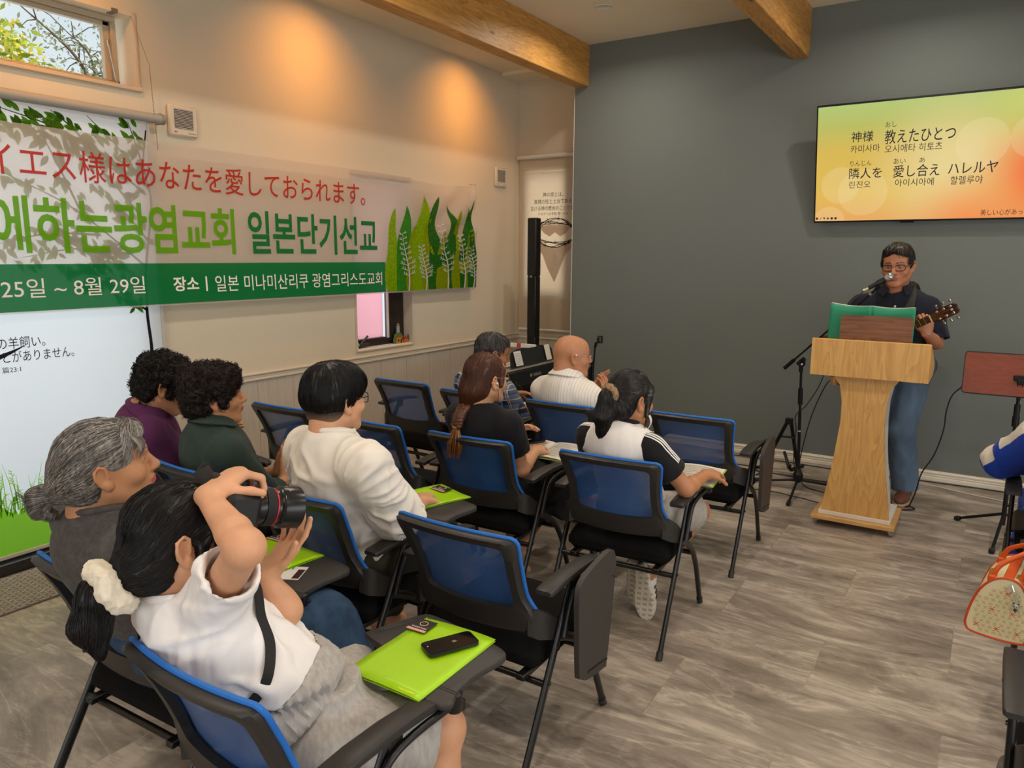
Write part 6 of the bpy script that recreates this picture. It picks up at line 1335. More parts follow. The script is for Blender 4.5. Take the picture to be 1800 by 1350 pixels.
for x0 in (-.03, -.018, -.04): mb.tube([P10.H(x0, .088, .095), P10.H(x0-.008, .100, .075), P10.H(x0-.012, .101, .055)], [.003, .0025, .0008], 4)
hb = mb_from(V, Q); o_ = len(hb.v); hb.v += mb.v; hb.f += [tuple(i+o_ for i in f) for f in mb.f]; hb.mi += mb.mi
part('hair', hb, hairm('hair_dark_brown', '#211814', .42), P10.root, 'all'); glasses(P10, MATS['glasses_black'], rad=.0024, w=.0265, hgt=.0175, sq=.6)
br_l = mat('brown_leather', '#6a4330', .5)
shoe(P10, 'shoe', (-.655, 5.52, .0), (-.685, 5.26, .0), (0, 0, 1), br_l, mat('sole_tan', '#b59c7f', .7)); shoe(P10, 'shoe', (-.365, 5.56, .0), (-.385, 5.30, .0), (0, 0, 1), br_l, MATS['sole_tan'])
mb = MB(); mb.tube([P10.wrL+V3(0, 0, .004)+V3(math.cos(t)*.031, math.sin(t)*.028, .006*math.sin(2*t)) for t in np.linspace(0, 2*PI, 24, endpoint=False)], .004, 6, closed=True); part('bracelet', mb, mat('bracelet_silver', '#b8b2aa', .3, .8), P10.root)
# 11 ---- blue jacket at the right edge
P11 = Person('person in a bright blue jacket with white shoulder stripes, cropped at the right edge', (.43, 3.85, 0), 1.0, .95, .006, SK_light,
    pel=(0.425, 3.870, 0.52), neck=(.41, 3.80, .95), head=(.42, 3.83, 1.09), face=(10, 5, 0), shL=(.235, 3.82, .865), shR=(.58, 3.82, .865), elL=(.105, 3.965, .705), wrL=(.27, 4.16, .69), elR=(.70, 3.98, .69), wrR=(.52, 4.2, .66),
    knL=(.30, 4.24, .47), knR=(.55, 4.24, .47), anL=(.27, 4.30, .09), anR=(.57, 4.3, .09), hs=.98, nk=.9)
P11.body(hands=[dict(wrist=P11.wrL, fd=(.6, .7, 0), pn=(0, 0, -1), side=1), dict(wrist=P11.wrR, fd=(-.6, .7, 0), pn=(0, 0, -1), side=-1)])
def jacket_mi(c):
    S, E, W = P11.shL, P11.elL, P11.wrL; d = nrm(E-S); L = np.linalg.norm(E-S); t = ((c-S) @ d)/L; r = c-S-np.outer((c-S) @ d, d); top = r @ nrm(np.cross(d, (0.3, 1, 0))*-1); mi = np.zeros(len(c), int)
    near = (np.linalg.norm(r, axis=1) < .12) & (c[:, 0] < .30); up_ = r[:, 2] > .012
    mi[near & up_ & (t > -.35) & (t < .62+.8*(r[:, 1]))] = 1; mi[near & (r[:, 2] > -.01) & (t > .80+.5*r[:, 1]) & (t < 1.12+.5*r[:, 1]) & (c[:, 1] < 4.02)] = 1; return mi
P11.torso_garment('jacket', [fabric('royal_blue_cloth', '#14389c'), fabric('offwhite_stripe_cloth', '#cbc4b8')], .035, 1.9, .088, .066, .46, .08, (.008, 9), .004, 151, mi_fn=jacket_mi)
P11.trousers('trousers', MATS['royal_blue_cloth'], 1.0, (.1, .09, .085), seed=16)
V, Q = P11.hairfield(CAP, .006); part('hair', mb_from(V, Q), H_soft, P11.root, 'all')
# ------------------------------------------------------------------ podium
M_oak = wood('oak_laminate', '#b98644', '#d3a45e', 'z', .8, .45); M_oakx = wood('oak_laminate_flat', '#b98a4c', '#d3a767', 'x', .8, .45); M_walnut = wood('walnut_board', '#4a2a10', '#7a4a22', 'x', .9, .4)
pod = thing('podium', 'light oak podium with white edges and casters standing before the singer', 'podium', (-.575, 4.85, 0)); O = V3(-.575, 4.85, 0)
def loc_(m): m.v = [tuple(np.array(p)-O) for p in m.v]; return m
m = MB(); m.box((-.577, 4.85, .057), (.46, .42, .024), bev=.002); obj('base_board', loc_(m), M_oakx, pod)
m = MB(); m.box((-.572, 4.86, .082), (.40, .36, .026), bev=.002); obj('plinth', loc_(m), mat('podium_white', '#d8d2c8', .45), pod)
def waist(z, w0, w1, w2): return float(np.interp(z, [.095, .2, .35, .5, .65, .78, .88, .935], [w0, w0*.93, w0*.80, w0*.71, w1, w1*1.01, w1*1.17, w2]))
def hour(w0, w1, w2, y, t, x0=-.57):
    zs = np.linspace(.095, .945, 26); pl_ = [(x0+waist(z, w0, w1, w2), z) for z in zs]+[(x0-waist(z, w0, w1, w2), z) for z in zs[::-1]]
    mm = MB(); mm.prism([(a, b) for a, b in pl_], t, frame3((0, y+t, 0), (1, 0, 0), (0, 0, 1), (0, -1, 0))); return mm
obj('front_panel', loc_(hour(.187, .118, .185, 4.685, .022)), M_oak, pod, smooth=True)
obj('body', loc_(hour(.170, .112, .160, 4.708, .20, -.565)), MATS['podium_white'], pod, smooth=True)
pts = [(4.625, .935), (4.665, .930), (5.02, .935), (5.09, .97), (5.08, .995), (4.64, 1.152), (4.622, 1.148)]
m = MB(); m.prism([(a, b) for a, b in pts], .618, frame3((-.868, 0, 0), (0, 1, 0), (0, 0, 1), (1, 0, 0))); obj('desk_top', loc_(m), M_oak, pod)
m = MB(); m.box((-.745, 4.80, .90), (.05, .18, .07), bev=.02); obj('cable_cover', loc_(m), M_oak, pod)
for (x, y) in ((-.785, 4.70), (-.365, 4.69), (-.785, 5.02), (-.365, 5.02)):
    m = MB(); m.cyl((x-.009, y, .022), (x+.009, y, .022), .021, n=18); m.cyl((x-.011, y, .022), (x+.011, y, .022), .008, n=12, mi=1)
    m.box((x-.0135, y+.004, .032), (.003, .022, .03), mi=1); m.box((x+.0135, y+.004, .032), (.003, .022, .03), mi=1); m.box((x, y+.006, .045), (.034, .034, .004), mi=1); obj('caster', loc_(m), [mat('caster_wheel', '#8d8b88', .4), mat('caster_metal', '#a7a39c', .3, .9)], pod, smooth=True)
# walnut book rest and the green score on the podium
Tn = frame3((-.556, 4.80, 1.10), (1, 0, 0), nrm((0, .14, .99)), nrm((0, -.99, .14)))
m = MB(); m.prism([(a, b+.088) for a, b in rrect(.385, .186, .014)], .014, Tn); m.box((-.556, 4.80, 1.105), (.37, .05, .012), bev=.003); tag(obj('book_rest', m, M_walnut, smooth=True), 'dark walnut tilted book rest standing on the podium', 'book rest')
sc_ = thing('score_folder', 'open green score folder leaning behind the walnut book rest on the podium', 'folder', (-.595, 4.86, 1.09)); S0 = V3(-.595, 4.86, 1.09)
for nm, mm_, e, dw in (('cover', mat('green_card', '#11805c', .5), 0, 0), ('pages', mat('score_paper', '#d9d2c2', .8), .005, .006)):
    m = MB()
    for q in (-1, 1):
        n0 = len(m.v)
        m.grid(lambda u, v: (q*(.232-dw)*u*(1 if q > 0 else 1.0), .018*math.sin(u*PI)*(1 if nm == 'cover' else 1.3)+.035*v+e, (.245+.002*(nm == 'pages')-.010*math.sin(u*PI)*1.0+.012*u*(q < 0))*v), 12, 6)
    o = obj(nm, m, mm_, sc_, smooth='all', solid=.003)
# guitar ------------------------------------------------------------
gt = thing('guitar', 'dark brown acoustic guitar held by the singer behind the podium', 'guitar', (-.82, 5.19, 1.0)); G0 = V3(-.82, 5.19, 1.0)
nut = V3(-.296, 5.10, 1.262); end = V3(-.165, 5.075, 1.325); ax = nrm(nut-V3(-.64, 5.31, 1.06)); nf = nrm(V3(0, -1, .08)-ax*np.dot(V3(0, -1, .08), ax)); lt = np.cross(nf, ax)
M_gw = wood('guitar_body_wood', '#4a2418', '#6d3a22', 'x', 1.2, .25); M_neck = mat('guitar_neck_wood', '#3a1f17', .35); M_fb = mat('fretboard_wood', '#1f1512', .4); M_chr = mat('chrome', '#c9c9c6', .2, 1.0)
def gl(a, b, c): return nut+ax*a+lt*b+nf*c-G0
def body_w(t): return .10*math.sin(min(1, t/.16)*PI/2) if t < .16 else float(np.interp(t, [.16, .3, .44, .58, .72, .86, .95, 1], [.10, .138, .118, .125, .17, .188, .15, .0]))
prof = [(t, body_w(t)) for t in np.linspace(0, 1, 40)]; P_ = [(-.36-.49*t, w) for t, w in prof]+[(-.36-.49*t, -w) for t, w in prof[::-1][1:-1]]
m = MB(); n = len(P_); V = [gl(a, b, .008) for a, b in P_]+[gl(a, b, -.09) for a, b in P_]; m.add(V, [tuple(range(n)), tuple(range(n, 2*n))[::-1]]+[(i, n+i, n+(i+1) % n, (i+1) % n) for i in range(n)]); obj('guitar_body', m, M_gw, gt, smooth=True)
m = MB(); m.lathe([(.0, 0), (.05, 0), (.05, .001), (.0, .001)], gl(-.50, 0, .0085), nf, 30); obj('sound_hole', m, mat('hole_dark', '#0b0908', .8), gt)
m = MB(); V = []
for a, w, th in ((0, .0215, .018), (-.18, .024, .02), (-.36, .027, .024)):
    for b, c in ((-w, .0), (w, .0), (w*.8, -th*.7), (0, -th), (-w*.8, -th*.7)): V.append(gl(a, b, c))
m.add(V, [(i*5+j, i*5+(j+1) % 5, i*5+5+(j+1) % 5, i*5+5+j) for i in range(2) for j in range(5)]+[(0, 1, 2, 3, 4), (14, 13, 12, 11, 10)]); obj('neck', m, M_neck, gt, smooth=True)
m = MB(); m.add([gl(0, -.0215, .001), gl(0, .0215, .001), gl(-.46, .028, .012), gl(-.46, -.028, .012), gl(0, -.0215, .006), gl(0, .0215, .006), gl(-.46, .028, .016), gl(-.46, -.028, .016)], [(0, 1, 2, 3), (7, 6, 5, 4), (0, 4, 5, 1), (1, 5, 6, 2), (2, 6, 7, 3), (3, 7, 4, 0)]); fb = obj('fretboard', m, M_fb, gt)
m = MB()
for i in range(14): a = -.65*(1-2**(-(i+1)/12)); m.tube([gl(a, -.023, .0075+.02*-a), gl(a, .023, .0075+.02*-a)], .0012, 6)
obj('frets', m, mat('fret_brass', '#b99b5e', .3, .9), fb)
m = MB(); m.tube([gl(.002, -.023, .006), gl(.002, .023, .006)], .0045, 6); obj('nut', m, mat('bone_nut', '#d8c58c', .4), gt)
m = MB()
for i in range(6): b = (i-2.5)*.0068; m.tube([gl(.14-.028*(i % 3), (i-2.5)*.010, .006), gl(0, b, .0105), gl(-.66, b*1.4, .020)], .0006, 4)
obj('strings', m, mat('string_bronze', '#b59b70', .3, .9), gt)
hp = [(.0, -.024), (.02, -.030), (.045, -.037), (.15, -.033), (.165, -.02), (.160, 0), (.165, .02), (.15, .033), (.045, .037), (.02, .030), (.0, .024)]
m = MB(); n = len(hp); V = [gl(a, b, .004-a*.10) for a, b in hp]+[gl(a, b, -.012-a*.10) for a, b in hp]; m.add(V, [tuple(range(n)), tuple(range(n, 2*n))[::-1]]+[(i, n+i, n+(i+1) % n, (i+1) % n) for i in range(n)]); hs_ = obj('headstock', m, M_neck, gt)
m = MB(); m.box(gl(.135, 0, -.0085), (.010, .004, .014), np.stack([lt, nf, ax], 1)); m.box(gl(.135, 0, -.0083), (.016, .004, .004), np.stack([lt, nf, ax], 1)); obj('inlay', m, mat('inlay_pearl', '#b7a9a2', .3), hs_)
for q in (-1, 1):
    for i in range(3):
        a = .052+.042*i; m = MB(); m.lathe([(.006, 0), (.0075, .004), (.004, .006), (.004, .014), (.0055, .015)], gl(a, q*.022, .002-a*.1), nf, 12); m.cyl(gl(a, q*.034, -.012-a*.1), gl(a, q*.048, -.012-a*.1), .0028, n=8)
        m.box(gl(a, q*.056, -.012-a*.1), (.006, .015, .017), np.stack([nf, ax, lt], 1), bev=.004); obj('tuning_peg', m, M_chr, hs_, smooth=True)
bv = BVHTree.FromPolygons([tuple(p) for p in P10.shV], [tuple(int(i) for i in q) for q in P10.shF])
def strap_on(bv, pts, off): 
    out = []
    for p in pts:
        h_, n_, _, _ = bv.find_nearest(Vector(p)); out.append(np.array(h_)+np.array(n_)*off)
    return np.array(out)
raw = bez([P10.neck+P10.u*-.11-P10.f*.10+P10.w*-.04, P10.neck+P10.u*-.095+P10.w*.03, P10.neck+P10.u*-.085+P10.f*.09-P10.w*.06, P10.neck+P10.u*-.04+P10.f*.14-P10.w*.22, P10.neck+P10.u*.06+P10.f*.15-P10.w*.36], 6)
m = MB(); m.tube(strap_on(bv, raw, .003)-G0, .026, 10, flat=.09, up=P10.f*1.0+P10.w*.5); obj('strap', m, mat('strap_black', '#242220', .7), gt, smooth=True)
# microphones -------------------------------------------------------
M_blk = mat('stand_black', '#141416', .4, .3)
bs = thing('microphone_stand', 'black boom microphone stand reaching up over the podium to the singer', 'stand', (-1.03, 5.34, 0)); B0 = V3(-1.03, 5.34, 0)
def lo_(m, o): m.v = [tuple(np.array(p)-o) for p in m.v]; return m
ct = V3(-1.055, 5.30, .905); hub = V3(-1.03, 5.335, .10)
m = MB(); m.tube([hub, hub*.42+ct*.58], .0105, 12); m.tube([hub*.42+ct*.58, ct], .0085, 12); m.cyl(hub*.36+ct*.64, hub*.22+ct*.78, .016, n=14); obj('pole', lo_(m, B0), M_blk, bs, smooth=True)
m = MB(); m.cyl(hub*.603+ct*.397, hub*.59+ct*.41, .0112, n=12); obj('pole_ring', lo_(m, B0), mat('ring_silver', '#b9b4aa', .3, .6), bs)
m = MB(); m.lathe([(.018, -.05), (.034, -.03), (.034, .01), (.022, .035), (.014, .05)], hub, n=10); obj('hub', lo_(m, B0), M_blk, bs)
for f in (V3(-1.0, 4.925, .012), V3(-1.34, 5.33, .012), V3(-.79, 5.51, .012)):
    m = MB(); d = nrm(f-hub); m.tube([hub+d*.01-V3(0, 0, .03), f], .0085, 10); lg = obj('leg', lo_(m, B0), M_blk, bs, smooth=True); m = MB(); m.cyl(f-d*.04, f+d*.008, .0125, n=12); obj('rubber_foot', lo_(m, B0), mat('rubber', '#1d1c1c', .7), lg, smooth=True)
bl0 = V3(-1.165, 5.335, .862); bl1 = V3(-.615, 5.15, 1.425); bd = nrm(bl1-bl0)
m = MB(); m.tube([bl0, bl1], .0068, 12); m.cyl(bl0-bd*.01, bl0+bd*.085, .0135, n=14); m.cyl(bl1-bd*.05, bl1-bd*.035, .0085, n=12, mi=1); obj('boom', lo_(m, B0), [M_blk, mat('ring_silver', '#b9b4aa')], bs, smooth=True)
m = MB(); m.lathe([(.020, -.022), (.026, -.01), (.026, .012), (.018, .02)], ct+V3(0, 0, .0), (0.3, -1, 0), 16); m.cyl(ct-V3(0, 0, .06), ct, .014, n=12); m.cyl(ct+V3(.01, -.03, 0), ct+V3(.015, -.055, 0), .006, n=10, mi=1); m.tube([ct-bd*.03+V3(0, -.01, .012), ct+bd*.03+V3(0, -.01, .012)], .016, 12); obj('clutch', lo_(m, B0), [M_blk, M_chr], bs, smooth=True)
mh = V3(-.548, 5.175, 1.502); mt = V3(-.668, 5.135, 1.424); md_ = nrm(mh-mt)
m = MB(); m.cyl(bl1, bl1+bd*.03, .012, n=12); m.tube([bl1+bd*.02, mt*.45+mh*.55-V3(0, 0, .02)], .011, 10); m.cyl(mt*.52+mh*.48, mt*.28+mh*.72, .0185, n=16); obj('microphone_clip', lo_(m, B0), M_blk, bs, smooth=True)
mic = thing('microphone', 'silver headed vocal microphone held in the boom stand at the mouth of the singer', 'microphone', mt); 
m = MB(); Lm = np.linalg.norm(mh-mt); m.lathe([(.0095, .012), (.012, .02), (.0165, Lm-.035), (.0185, Lm-.028)], mt, md_, 20); obj('handle', lo_(m, mt), mat('mic_black', '#1b1b1d', .4, .3), mic, smooth=True)
m = MB(); m.lathe([(.0085, -.02), (.0098, -.018), (.0098, .012), (.008, .014)], mt, md_, 16); obj('plug', lo_(m, mt), mat('plug_nickel', '#cfc6a8', .3, .9), mic, smooth=True)
m = MB(); m.lathe([(.0185, Lm-.028), (.0225, Lm-.022), (.0225, Lm-.016), (.024, Lm-.01), (.0262, Lm), (.0262, Lm+.004)]+[(.0255*math.cos(t), Lm+.004+.0255*math.sin(t)) for t in np.linspace(.1, PI/2, 8)], mt, md_, 24)
k = NT('mic_mesh'); w_ = k.new('ShaderNodeTexVoronoi', Scale=420.0); k.link(k.coord(), w_.inputs['Vector']); k.link(k.ramp(w_.outputs['Distance'], [(.2, lin('#c9c6c0')), (.7, lin('#5a5855'))]), k.b.inputs['Base Color']); k.b.inputs['Metallic'].default_value = .7; k.b.inputs['Roughness'].default_value = .4
obj('grille', lo_(m, mt), k.m, mic, smooth=True); m = MB(); m.lathe([(.0266, Lm-.003), (.0272, Lm), (.0266, Lm+.004)], mt, md_, 24); obj('grille_ring', lo_(m, mt), M_chr, mic, smooth=True)
def cable(name, pts, r, mt_, label, n=8):
    m = MB(); m.tube(bez(pts, n), r, 7); return tag(obj(name, m, mt_, smooth=True), label, 'cable')
M_cab = mat('cable_black', '#141416', .45)
cable('cable', [mt-md_*.02, mt-md_*.06-V3(0, 0, .03), (-.76, 5.14, 1.30), (-.83, 5.16, 1.15), (-.87, 5.2, 1.0), (-.91, 5.26, .80), (-1.0, 5.30, .62), (-1.07, 5.31, .53), (-1.07, 5.36, .42), (-1.08, 5.40, .2), (-1.06, 5.44, .02), (-1.1, 5.5, .006), (-1.4, 5.4, .006)], .0032, M_cab, 'black microphone cable hanging from the microphone past the boom stand')
cable('cable', [(-.775, 4.90, .85), (-.83, 5.0, .83), (-.93, 5.2, .62), (-1.0, 5.35, .4), (-1.05, 5.46, .15), (-1.04, 5.5, .02), (-.98, 5.4, .006), (-.88, 5.35, .006), (-.74, 5.33, .006), (-.6, 5.4, .006)], .0036, M_cab, 'black cable drooping from the left flank of the podium to the floor')
cable('cable', [(-1.72, 5.98, .006), (-1.5, 5.99, .006), (-1.2, 6.0, .006), (-.7, 5.99, .006), (-.2, 6.04, .006), (.3, 6.05, .006), (.9, 6.03, .006)], .004, M_cab, 'straight black cable lying along the white baseboard')
cable('cable', [(-1.75, 5.6, .006), (-1.5, 5.72, .006), (-1.35, 5.55, .006), (-1.5, 5.4, .006), (-1.62, 5.52, .006), (-1.45, 5.6, .006), (-1.2, 5.62, .006), (-1.0, 5.6, .006), (-.8, 5.62, .006), (-.55, 5.6, .006)], .004, M_cab, 'looped black cable on the floor left of the boom stand')
cable('cable', [(-1.36, 5.1, .006), (-1.2, 5.16, .006), (-.95, 5.12, .006), (-.8, 5.08, .006), (-.7, 5.2, .006)], .003, M_cab, 'thin black cable lying beneath the legs of the boom stand')
cable('cable', [(-.095, 5.11, .868), (-.145, 5.12, .80), (-.165, 5.13, .70), (-.17, 5.14, .58), (-.205, 5.15, .42), (-.265, 5.18, .28), (-.29, 5.23, .14), (-.325, 5.30, .02), (-.36, 5.33, .006), (-.43, 5.28, .006), (-.36, 5.24, .006), (-.29, 5.31, .006), (-.4, 5.36, .006), (-.55, 5.25, .006)], .0042, M_cab, 'black cable hanging from the reddish music stand down to the podium')
cable('cable', [(-.55, 5.98, .30), (-.49, 6.02, .16), (-.43, 6.02, .05), (-.33, 6.0, .006), (-.1, 5.9, .006), (.1, 5.84, .006), (.5, 5.75, .006)], .0036, mat('cable_white', '#cfc4b4', .5), 'white cable running from the wall across the floor to the right')
# straight stand by the keyboard
st = thing('microphone_stand', 'slim black microphone stand with an empty clip against the grey wall', 'stand', (-2.60, 5.2, 0)); s0 = V3(-2.60, 5.2, 0)
m = MB(); m.tube([(0, 0, .02), (0, 0, .80)], .011, 12); m.tube([(.006, 0, .7), (.02, 0, .93)], .007, 10); m.cyl((0, 0, .62), (0, 0, .70), .015, n=12); m.cyl((-.018, -.01, .3), (-.018, -.01, .76), .010, n=10); m.cyl((-.018, -.01, .52), (-.018, -.01, .66), .014, n=10); obj('pole', m, M_blk, st, smooth=True)
m = MB(); m.lathe([(.13, 0), (.13, .012), (.03, .03), (.012, .035)], n=24); obj('base', m, M_blk, st, smooth=True)
m = MB(); m.lathe([(.018, -.02), (.022, 0), (.018, .02)], (-.008, -.012, .80), (.3, -1, 0), 14); m.cyl((-.01, -.03, .80), (-.013, -.04, .80), .009, n=12, mi=1); obj('joint', m, [M_blk, M_chr], st, smooth=True)
m = MB(); m.cyl((.02, 0, .92), (.03, 0, .955), .012, n=12); m.box((.045, 0, .975), (.014, .03, .045), bev=.004); m.box((.075, 0, .985), (.010, .03, .05), bev=.004); m.box((.06, 0, .957), (.04, .03, .010), bev=.003); m.box((.06, 0, 1.005), (.03, .03, .008), bev=.003); obj('microphone_clip', m, M_blk, st)
# speaker column ----------------------------------------------------
sp = thing('speaker_column', 'slim black line array speaker column standing in the corner recess', 'speaker', (-3.604, 5.95, 0))
m = MB(); m.box((0, 0, 1.70), (.094, .094, .53), bev=.008); m.box((0, 0, 1.15), (.090, .090, .57), bev=.006); m.box((0, 0, 1.43), (.08, .08, .05)); obj('column', m, mat('speaker_black', '#111112', .45), sp, smooth=True)
m = MB(); m.box((0, -.048, 1.70), (.082, .004, .50)); obj('grille', m, mat('speaker_grille', '#1a1a1b', .7, bump=(900, .6, .001, (1, 1, 1))), sp)
m = MB(); m.box((0, 0, .70), (.088, .088, .38), bev=.006); obj('spacer', m, MATS['speaker_black'], sp)
m = MB(); m.box((0, .02, .26), (.32, .36, .52), bev=.02); obj('subwoofer', m, MATS['speaker_black'], sp, smooth=True)
m = MB(); put_text(m, 'JBL', -.012, .012, 1.425, 1.440, lambda a, c: (a, -.0505, c)); m.box((0, -.0497, 1.433), (.034, .001, .026), mi=1); obj('badge', m, [mat('badge_white', '#d8d2c6', .5), mat('badge_brown', '#4a3a2c', .5)], sp)
# keyboard ----------------------------------------------------------
kb = thing('electronic_keyboard', 'black electronic keyboard seen from the back in the left corner behind the plaid shirt', 'keyboard', (-3.16, 5.05, 0)); K0 = V3(-3.16, 5.05, 0)
m = MB(); m.box((.0, 0, .69), (.32, 1.32, .13), bev=.015); obj('case', m, mat('keyboard_black', '#151517', .45), kb, smooth=True)
m = MB(); m.box((-.06, 0, .757), (.17, 1.2, .012)); obj('keys', m, mat('keys_white', '#d8d4ca', .4), kb)
m = MB(); m.box((.105, -.05, .757), (.10, 1.26, .006)); obj('top_panel', m, mat('panel_grey', '#8d867b', .5), kb)
m = MB(); put_text(m, 'YAMAHA', -.10, .03, .678, .705, lambda a, c: (.1615, a, c), bold=.01); obj('lettering', m, mat('logo_silver', '#b5afa5', .4, .5), kb)
m = MB(); m.lathe([(.010, 0), (.013, 0), (.013, .001), (.010, .001)], (.1612, -.125, .692), (1, 0, 0), 18); m.box((.1615, -.125, .692), (.001, .003, .02)); m.box((.1615, -.125, .692), (.001, .018, .003)); obj('emblem', m, MATS['logo_silver'], kb)
m = MB(); rp_ = [(-.36, 0), (.30, 0), (.30, .10), (.22, .135), (.0, .150), (-.22, .142), (-.31, .125), (-.335, .09)]; m.prism(rp_, .008, frame3((.12, .0, .765), (0, 1, 0), nrm((-.28, 0, .96)), nrm((.96, 0, .28)))); obj('music_rest', m, mat('rest_black', '#1f2022', .5), kb)
m = MB()
for q in (-1, 1):
    m.tube([(.14, q*.35, .02), (-.14, q*.35, .62)], .014, 8); m.tube([(-.14, q*.35, .02), (.14, q*.35, .62)], .014, 8)
m.tube([(0, -.35, .32), (0, .35, .32)], .012, 8); m.box((.05, .1, .34), (.1, .7, .42), bev=.02, mi=1); obj('stand', m, [M_blk, mat('stand_bag_black', '#0d0d0f', .9)], kb)
m = MB(); m.box((.163, -.43, .665), (.005, .05, .02)); m.box((.163, -.36, .665), (.005, .04, .02)); m.tube(bez([(.165, -.42, .66), (.20, -.40, .60), (.19, -.36, .5), (.17, -.33, .3)], 5), .003, 6); m.tube(bez([(.165, -.36, .66), (.21, -.34, .62), (.2, -.30, .5)], 5), .003, 6); obj('sockets', m, mat('socket_black', '#232326', .4), kb)
pap = mat('sheet_paper', '#d6d1c6', .8); ink = mat('sheet_ink', '#55514c', .8)
sh_ = thing('sheet_music', 'white sheet of music standing against the keyboard music rest', 'paper', (-3.03, 4.78, .768))
RM = frame3((.0, 0, 0), (0, 1, 0), nrm((-.28, 0, .96)), nrm((.96, 0, .28)))
m = MB(); m.prism([(-.035, .01), (.065, .01), (.065, .125), (-.035, .125)], .002, RM @ frame3((0, 0, .012), (1, 0, 0), (0, 1, 0), (0, 0, 1))); obj('page', m, pap, sh_)
m = MB()
for i in range(8): m.prism([(-.028, .02+.012*i), (.055, .02+.012*i), (.055, .022+.012*i), (-.028, .022+.012*i)], .0005, RM @ frame3((0, 0, .0142), (1, 0, 0), (0, 1, 0), (0, 0, 1)))
obj('staves', m, ink, sh_)
s2 = thing('sheet_music', 'cream sheet of music at the right end of the keyboard music rest', 'paper', (-3.03, 5.24, .768)); m = MB(); m.prism([(-.03, .008), (.05, .008), (.05, .135), (-.03, .135)], .002, RM @ frame3((0, 0, .012), (1, 0, 0), (0, 1, 0), (0, 0, 1))); obj('page', m, mat('cream_paper', '#cfc6b2', .8), s2)
bk = thing('song_book', 'thick white song book with a red edge resting on top of the keyboard', 'book', (-3.12, 5.0, .91)); m = MB(); m.box((0, 0, .0), (.10, .24, .035), np.array(Matrix.Rotation(R(-8), 3, 'X')), bev=.004); obj('pages', m, pap, bk); m = MB(); m.box((.034, -.122, .016), (.034, .004, .037), np.array(Matrix.Rotation(R(-8), 3, 'X'))); obj('spine', m, mat('red_spine', '#b8383e', .5), bk)
cup = thing('paper_cup', 'small copper coloured cup at the near end of the keyboard', 'cup', (-3.055, 4.50, .757)); m = MB(); m.lathe([(.026, 0), (.036, .085), (.038, .087), (.034, .087), (.025, .004)], n=20); obj('cup', m, mat('copper_cup', '#b78268', .4, .3), cup, smooth=True); m = MB(); m.lathe([(.001, .07), (.033, .07), (.001, .072)], n=16); obj('drink', m, mat('cup_drink', '#5a3a2c', .3), cup)
# music stand at the right
mu = thing('music_stand', 'music stand with a reddish wood panel standing at the right by the grey wall', 'music stand', (.185, 5.1, 0))
m = MB(); PM = frame3((.06, 0, .955), (1, 0, 0), nrm((0, .22, .975)), nrm((0, -.975, .22))); m.prism([(a, b) for a, b in rrect(.68, .238, .015)], .010, PM); obj('panel', m, wood('red_wood_panel', '#6a270c', '#7f3312', 'x', .7, .35), mu, smooth=True)
m = MB(); m.prism([(a, b) for a, b in rrect(.69, .25, .018)], .006, PM @ frame3((0, .002, -.006), (1, 0, 0), (0, 1, 0), (0, 0, 1))); m.box((.06, .02, .835), (.66, .07, .008)); obj('tray', m, mat('tray_black', '#1a1817', .5), mu, smooth=True)
m = MB(); m.box((-.0, -.02, .945), (.07, .02, .03), bev=.004); m.box((.0, -.03, .925), (.035, .03, .03), bev=.004); m.tube([(-.014, -.025, .93), (-.008, -.012, .82)], .003, 6); m.tube([(.014, -.025, .93), (.008, -.012, .82)], .003, 6); obj('tilt_bracket', m, M_blk, mu)
m = MB(); m.tube([(0, -.01, .86), (0, 0, .35)], .009, 12); m.tube([(0, 0, .62), (0, 0, .06)], .0125, 12); m.cyl((0, -.005, .72), (0, -.003, .79), .016, n=14); m.cyl((0, -.005, .66), (0, -.003, .72), .019, n=10); obj('pole', m, M_blk, mu, smooth=True)
for f in (V3(-.24, .13, .012), V3(-.05, -.385, .012), V3(.25, .10, .012)):
    m = MB(); m.tube([(0, 0, .13), f], .009, 10); lg = obj('leg', m, M_blk, mu, smooth=True); d = nrm(f-V3(0, 0, .13)); m = MB(); m.tube([f-d*.03, f-d*.01, f+d*.006], [.012, .017, .013], 12); obj('rubber_foot', m, MATS['rubber'], lg, smooth=True)
# folded guitar stand
gs = thing('guitar_stand', 'black A frame guitar stand on the floor behind the boom stand', 'stand', (-1.24, 5.72, 0))
m = MB(); m.box((.045, 0, .40), (.055, .03, .05), bev=.005); obj('head', m, M_blk, gs)
for (f, t_) in ((V3(-.13, .06, .015), V3(.03, 0, .39)), (V3(.10, .14, .015), V3(.06, .0, .39))):
    m = MB(); m.tube([f, t_], .014, 8); m.tube([f+V3(-.03, -.1, 0), f, f+V3(.03, .06, 0)], .012, 8); obj('leg', m, M_blk, gs)
m = MB(); m.tube([(-.03, .02, .27), (.08, .03, .27)], .008, 8); obj('cross_bar', m, M_blk, gs)
m = MB(); m.tube(bez([(.03, -.02, .16), (.06, -.08, .13), (.10, -.16, .08), (.11, -.18, .11)], 5), .012, 8); obj('yoke', m, M_blk, gs)

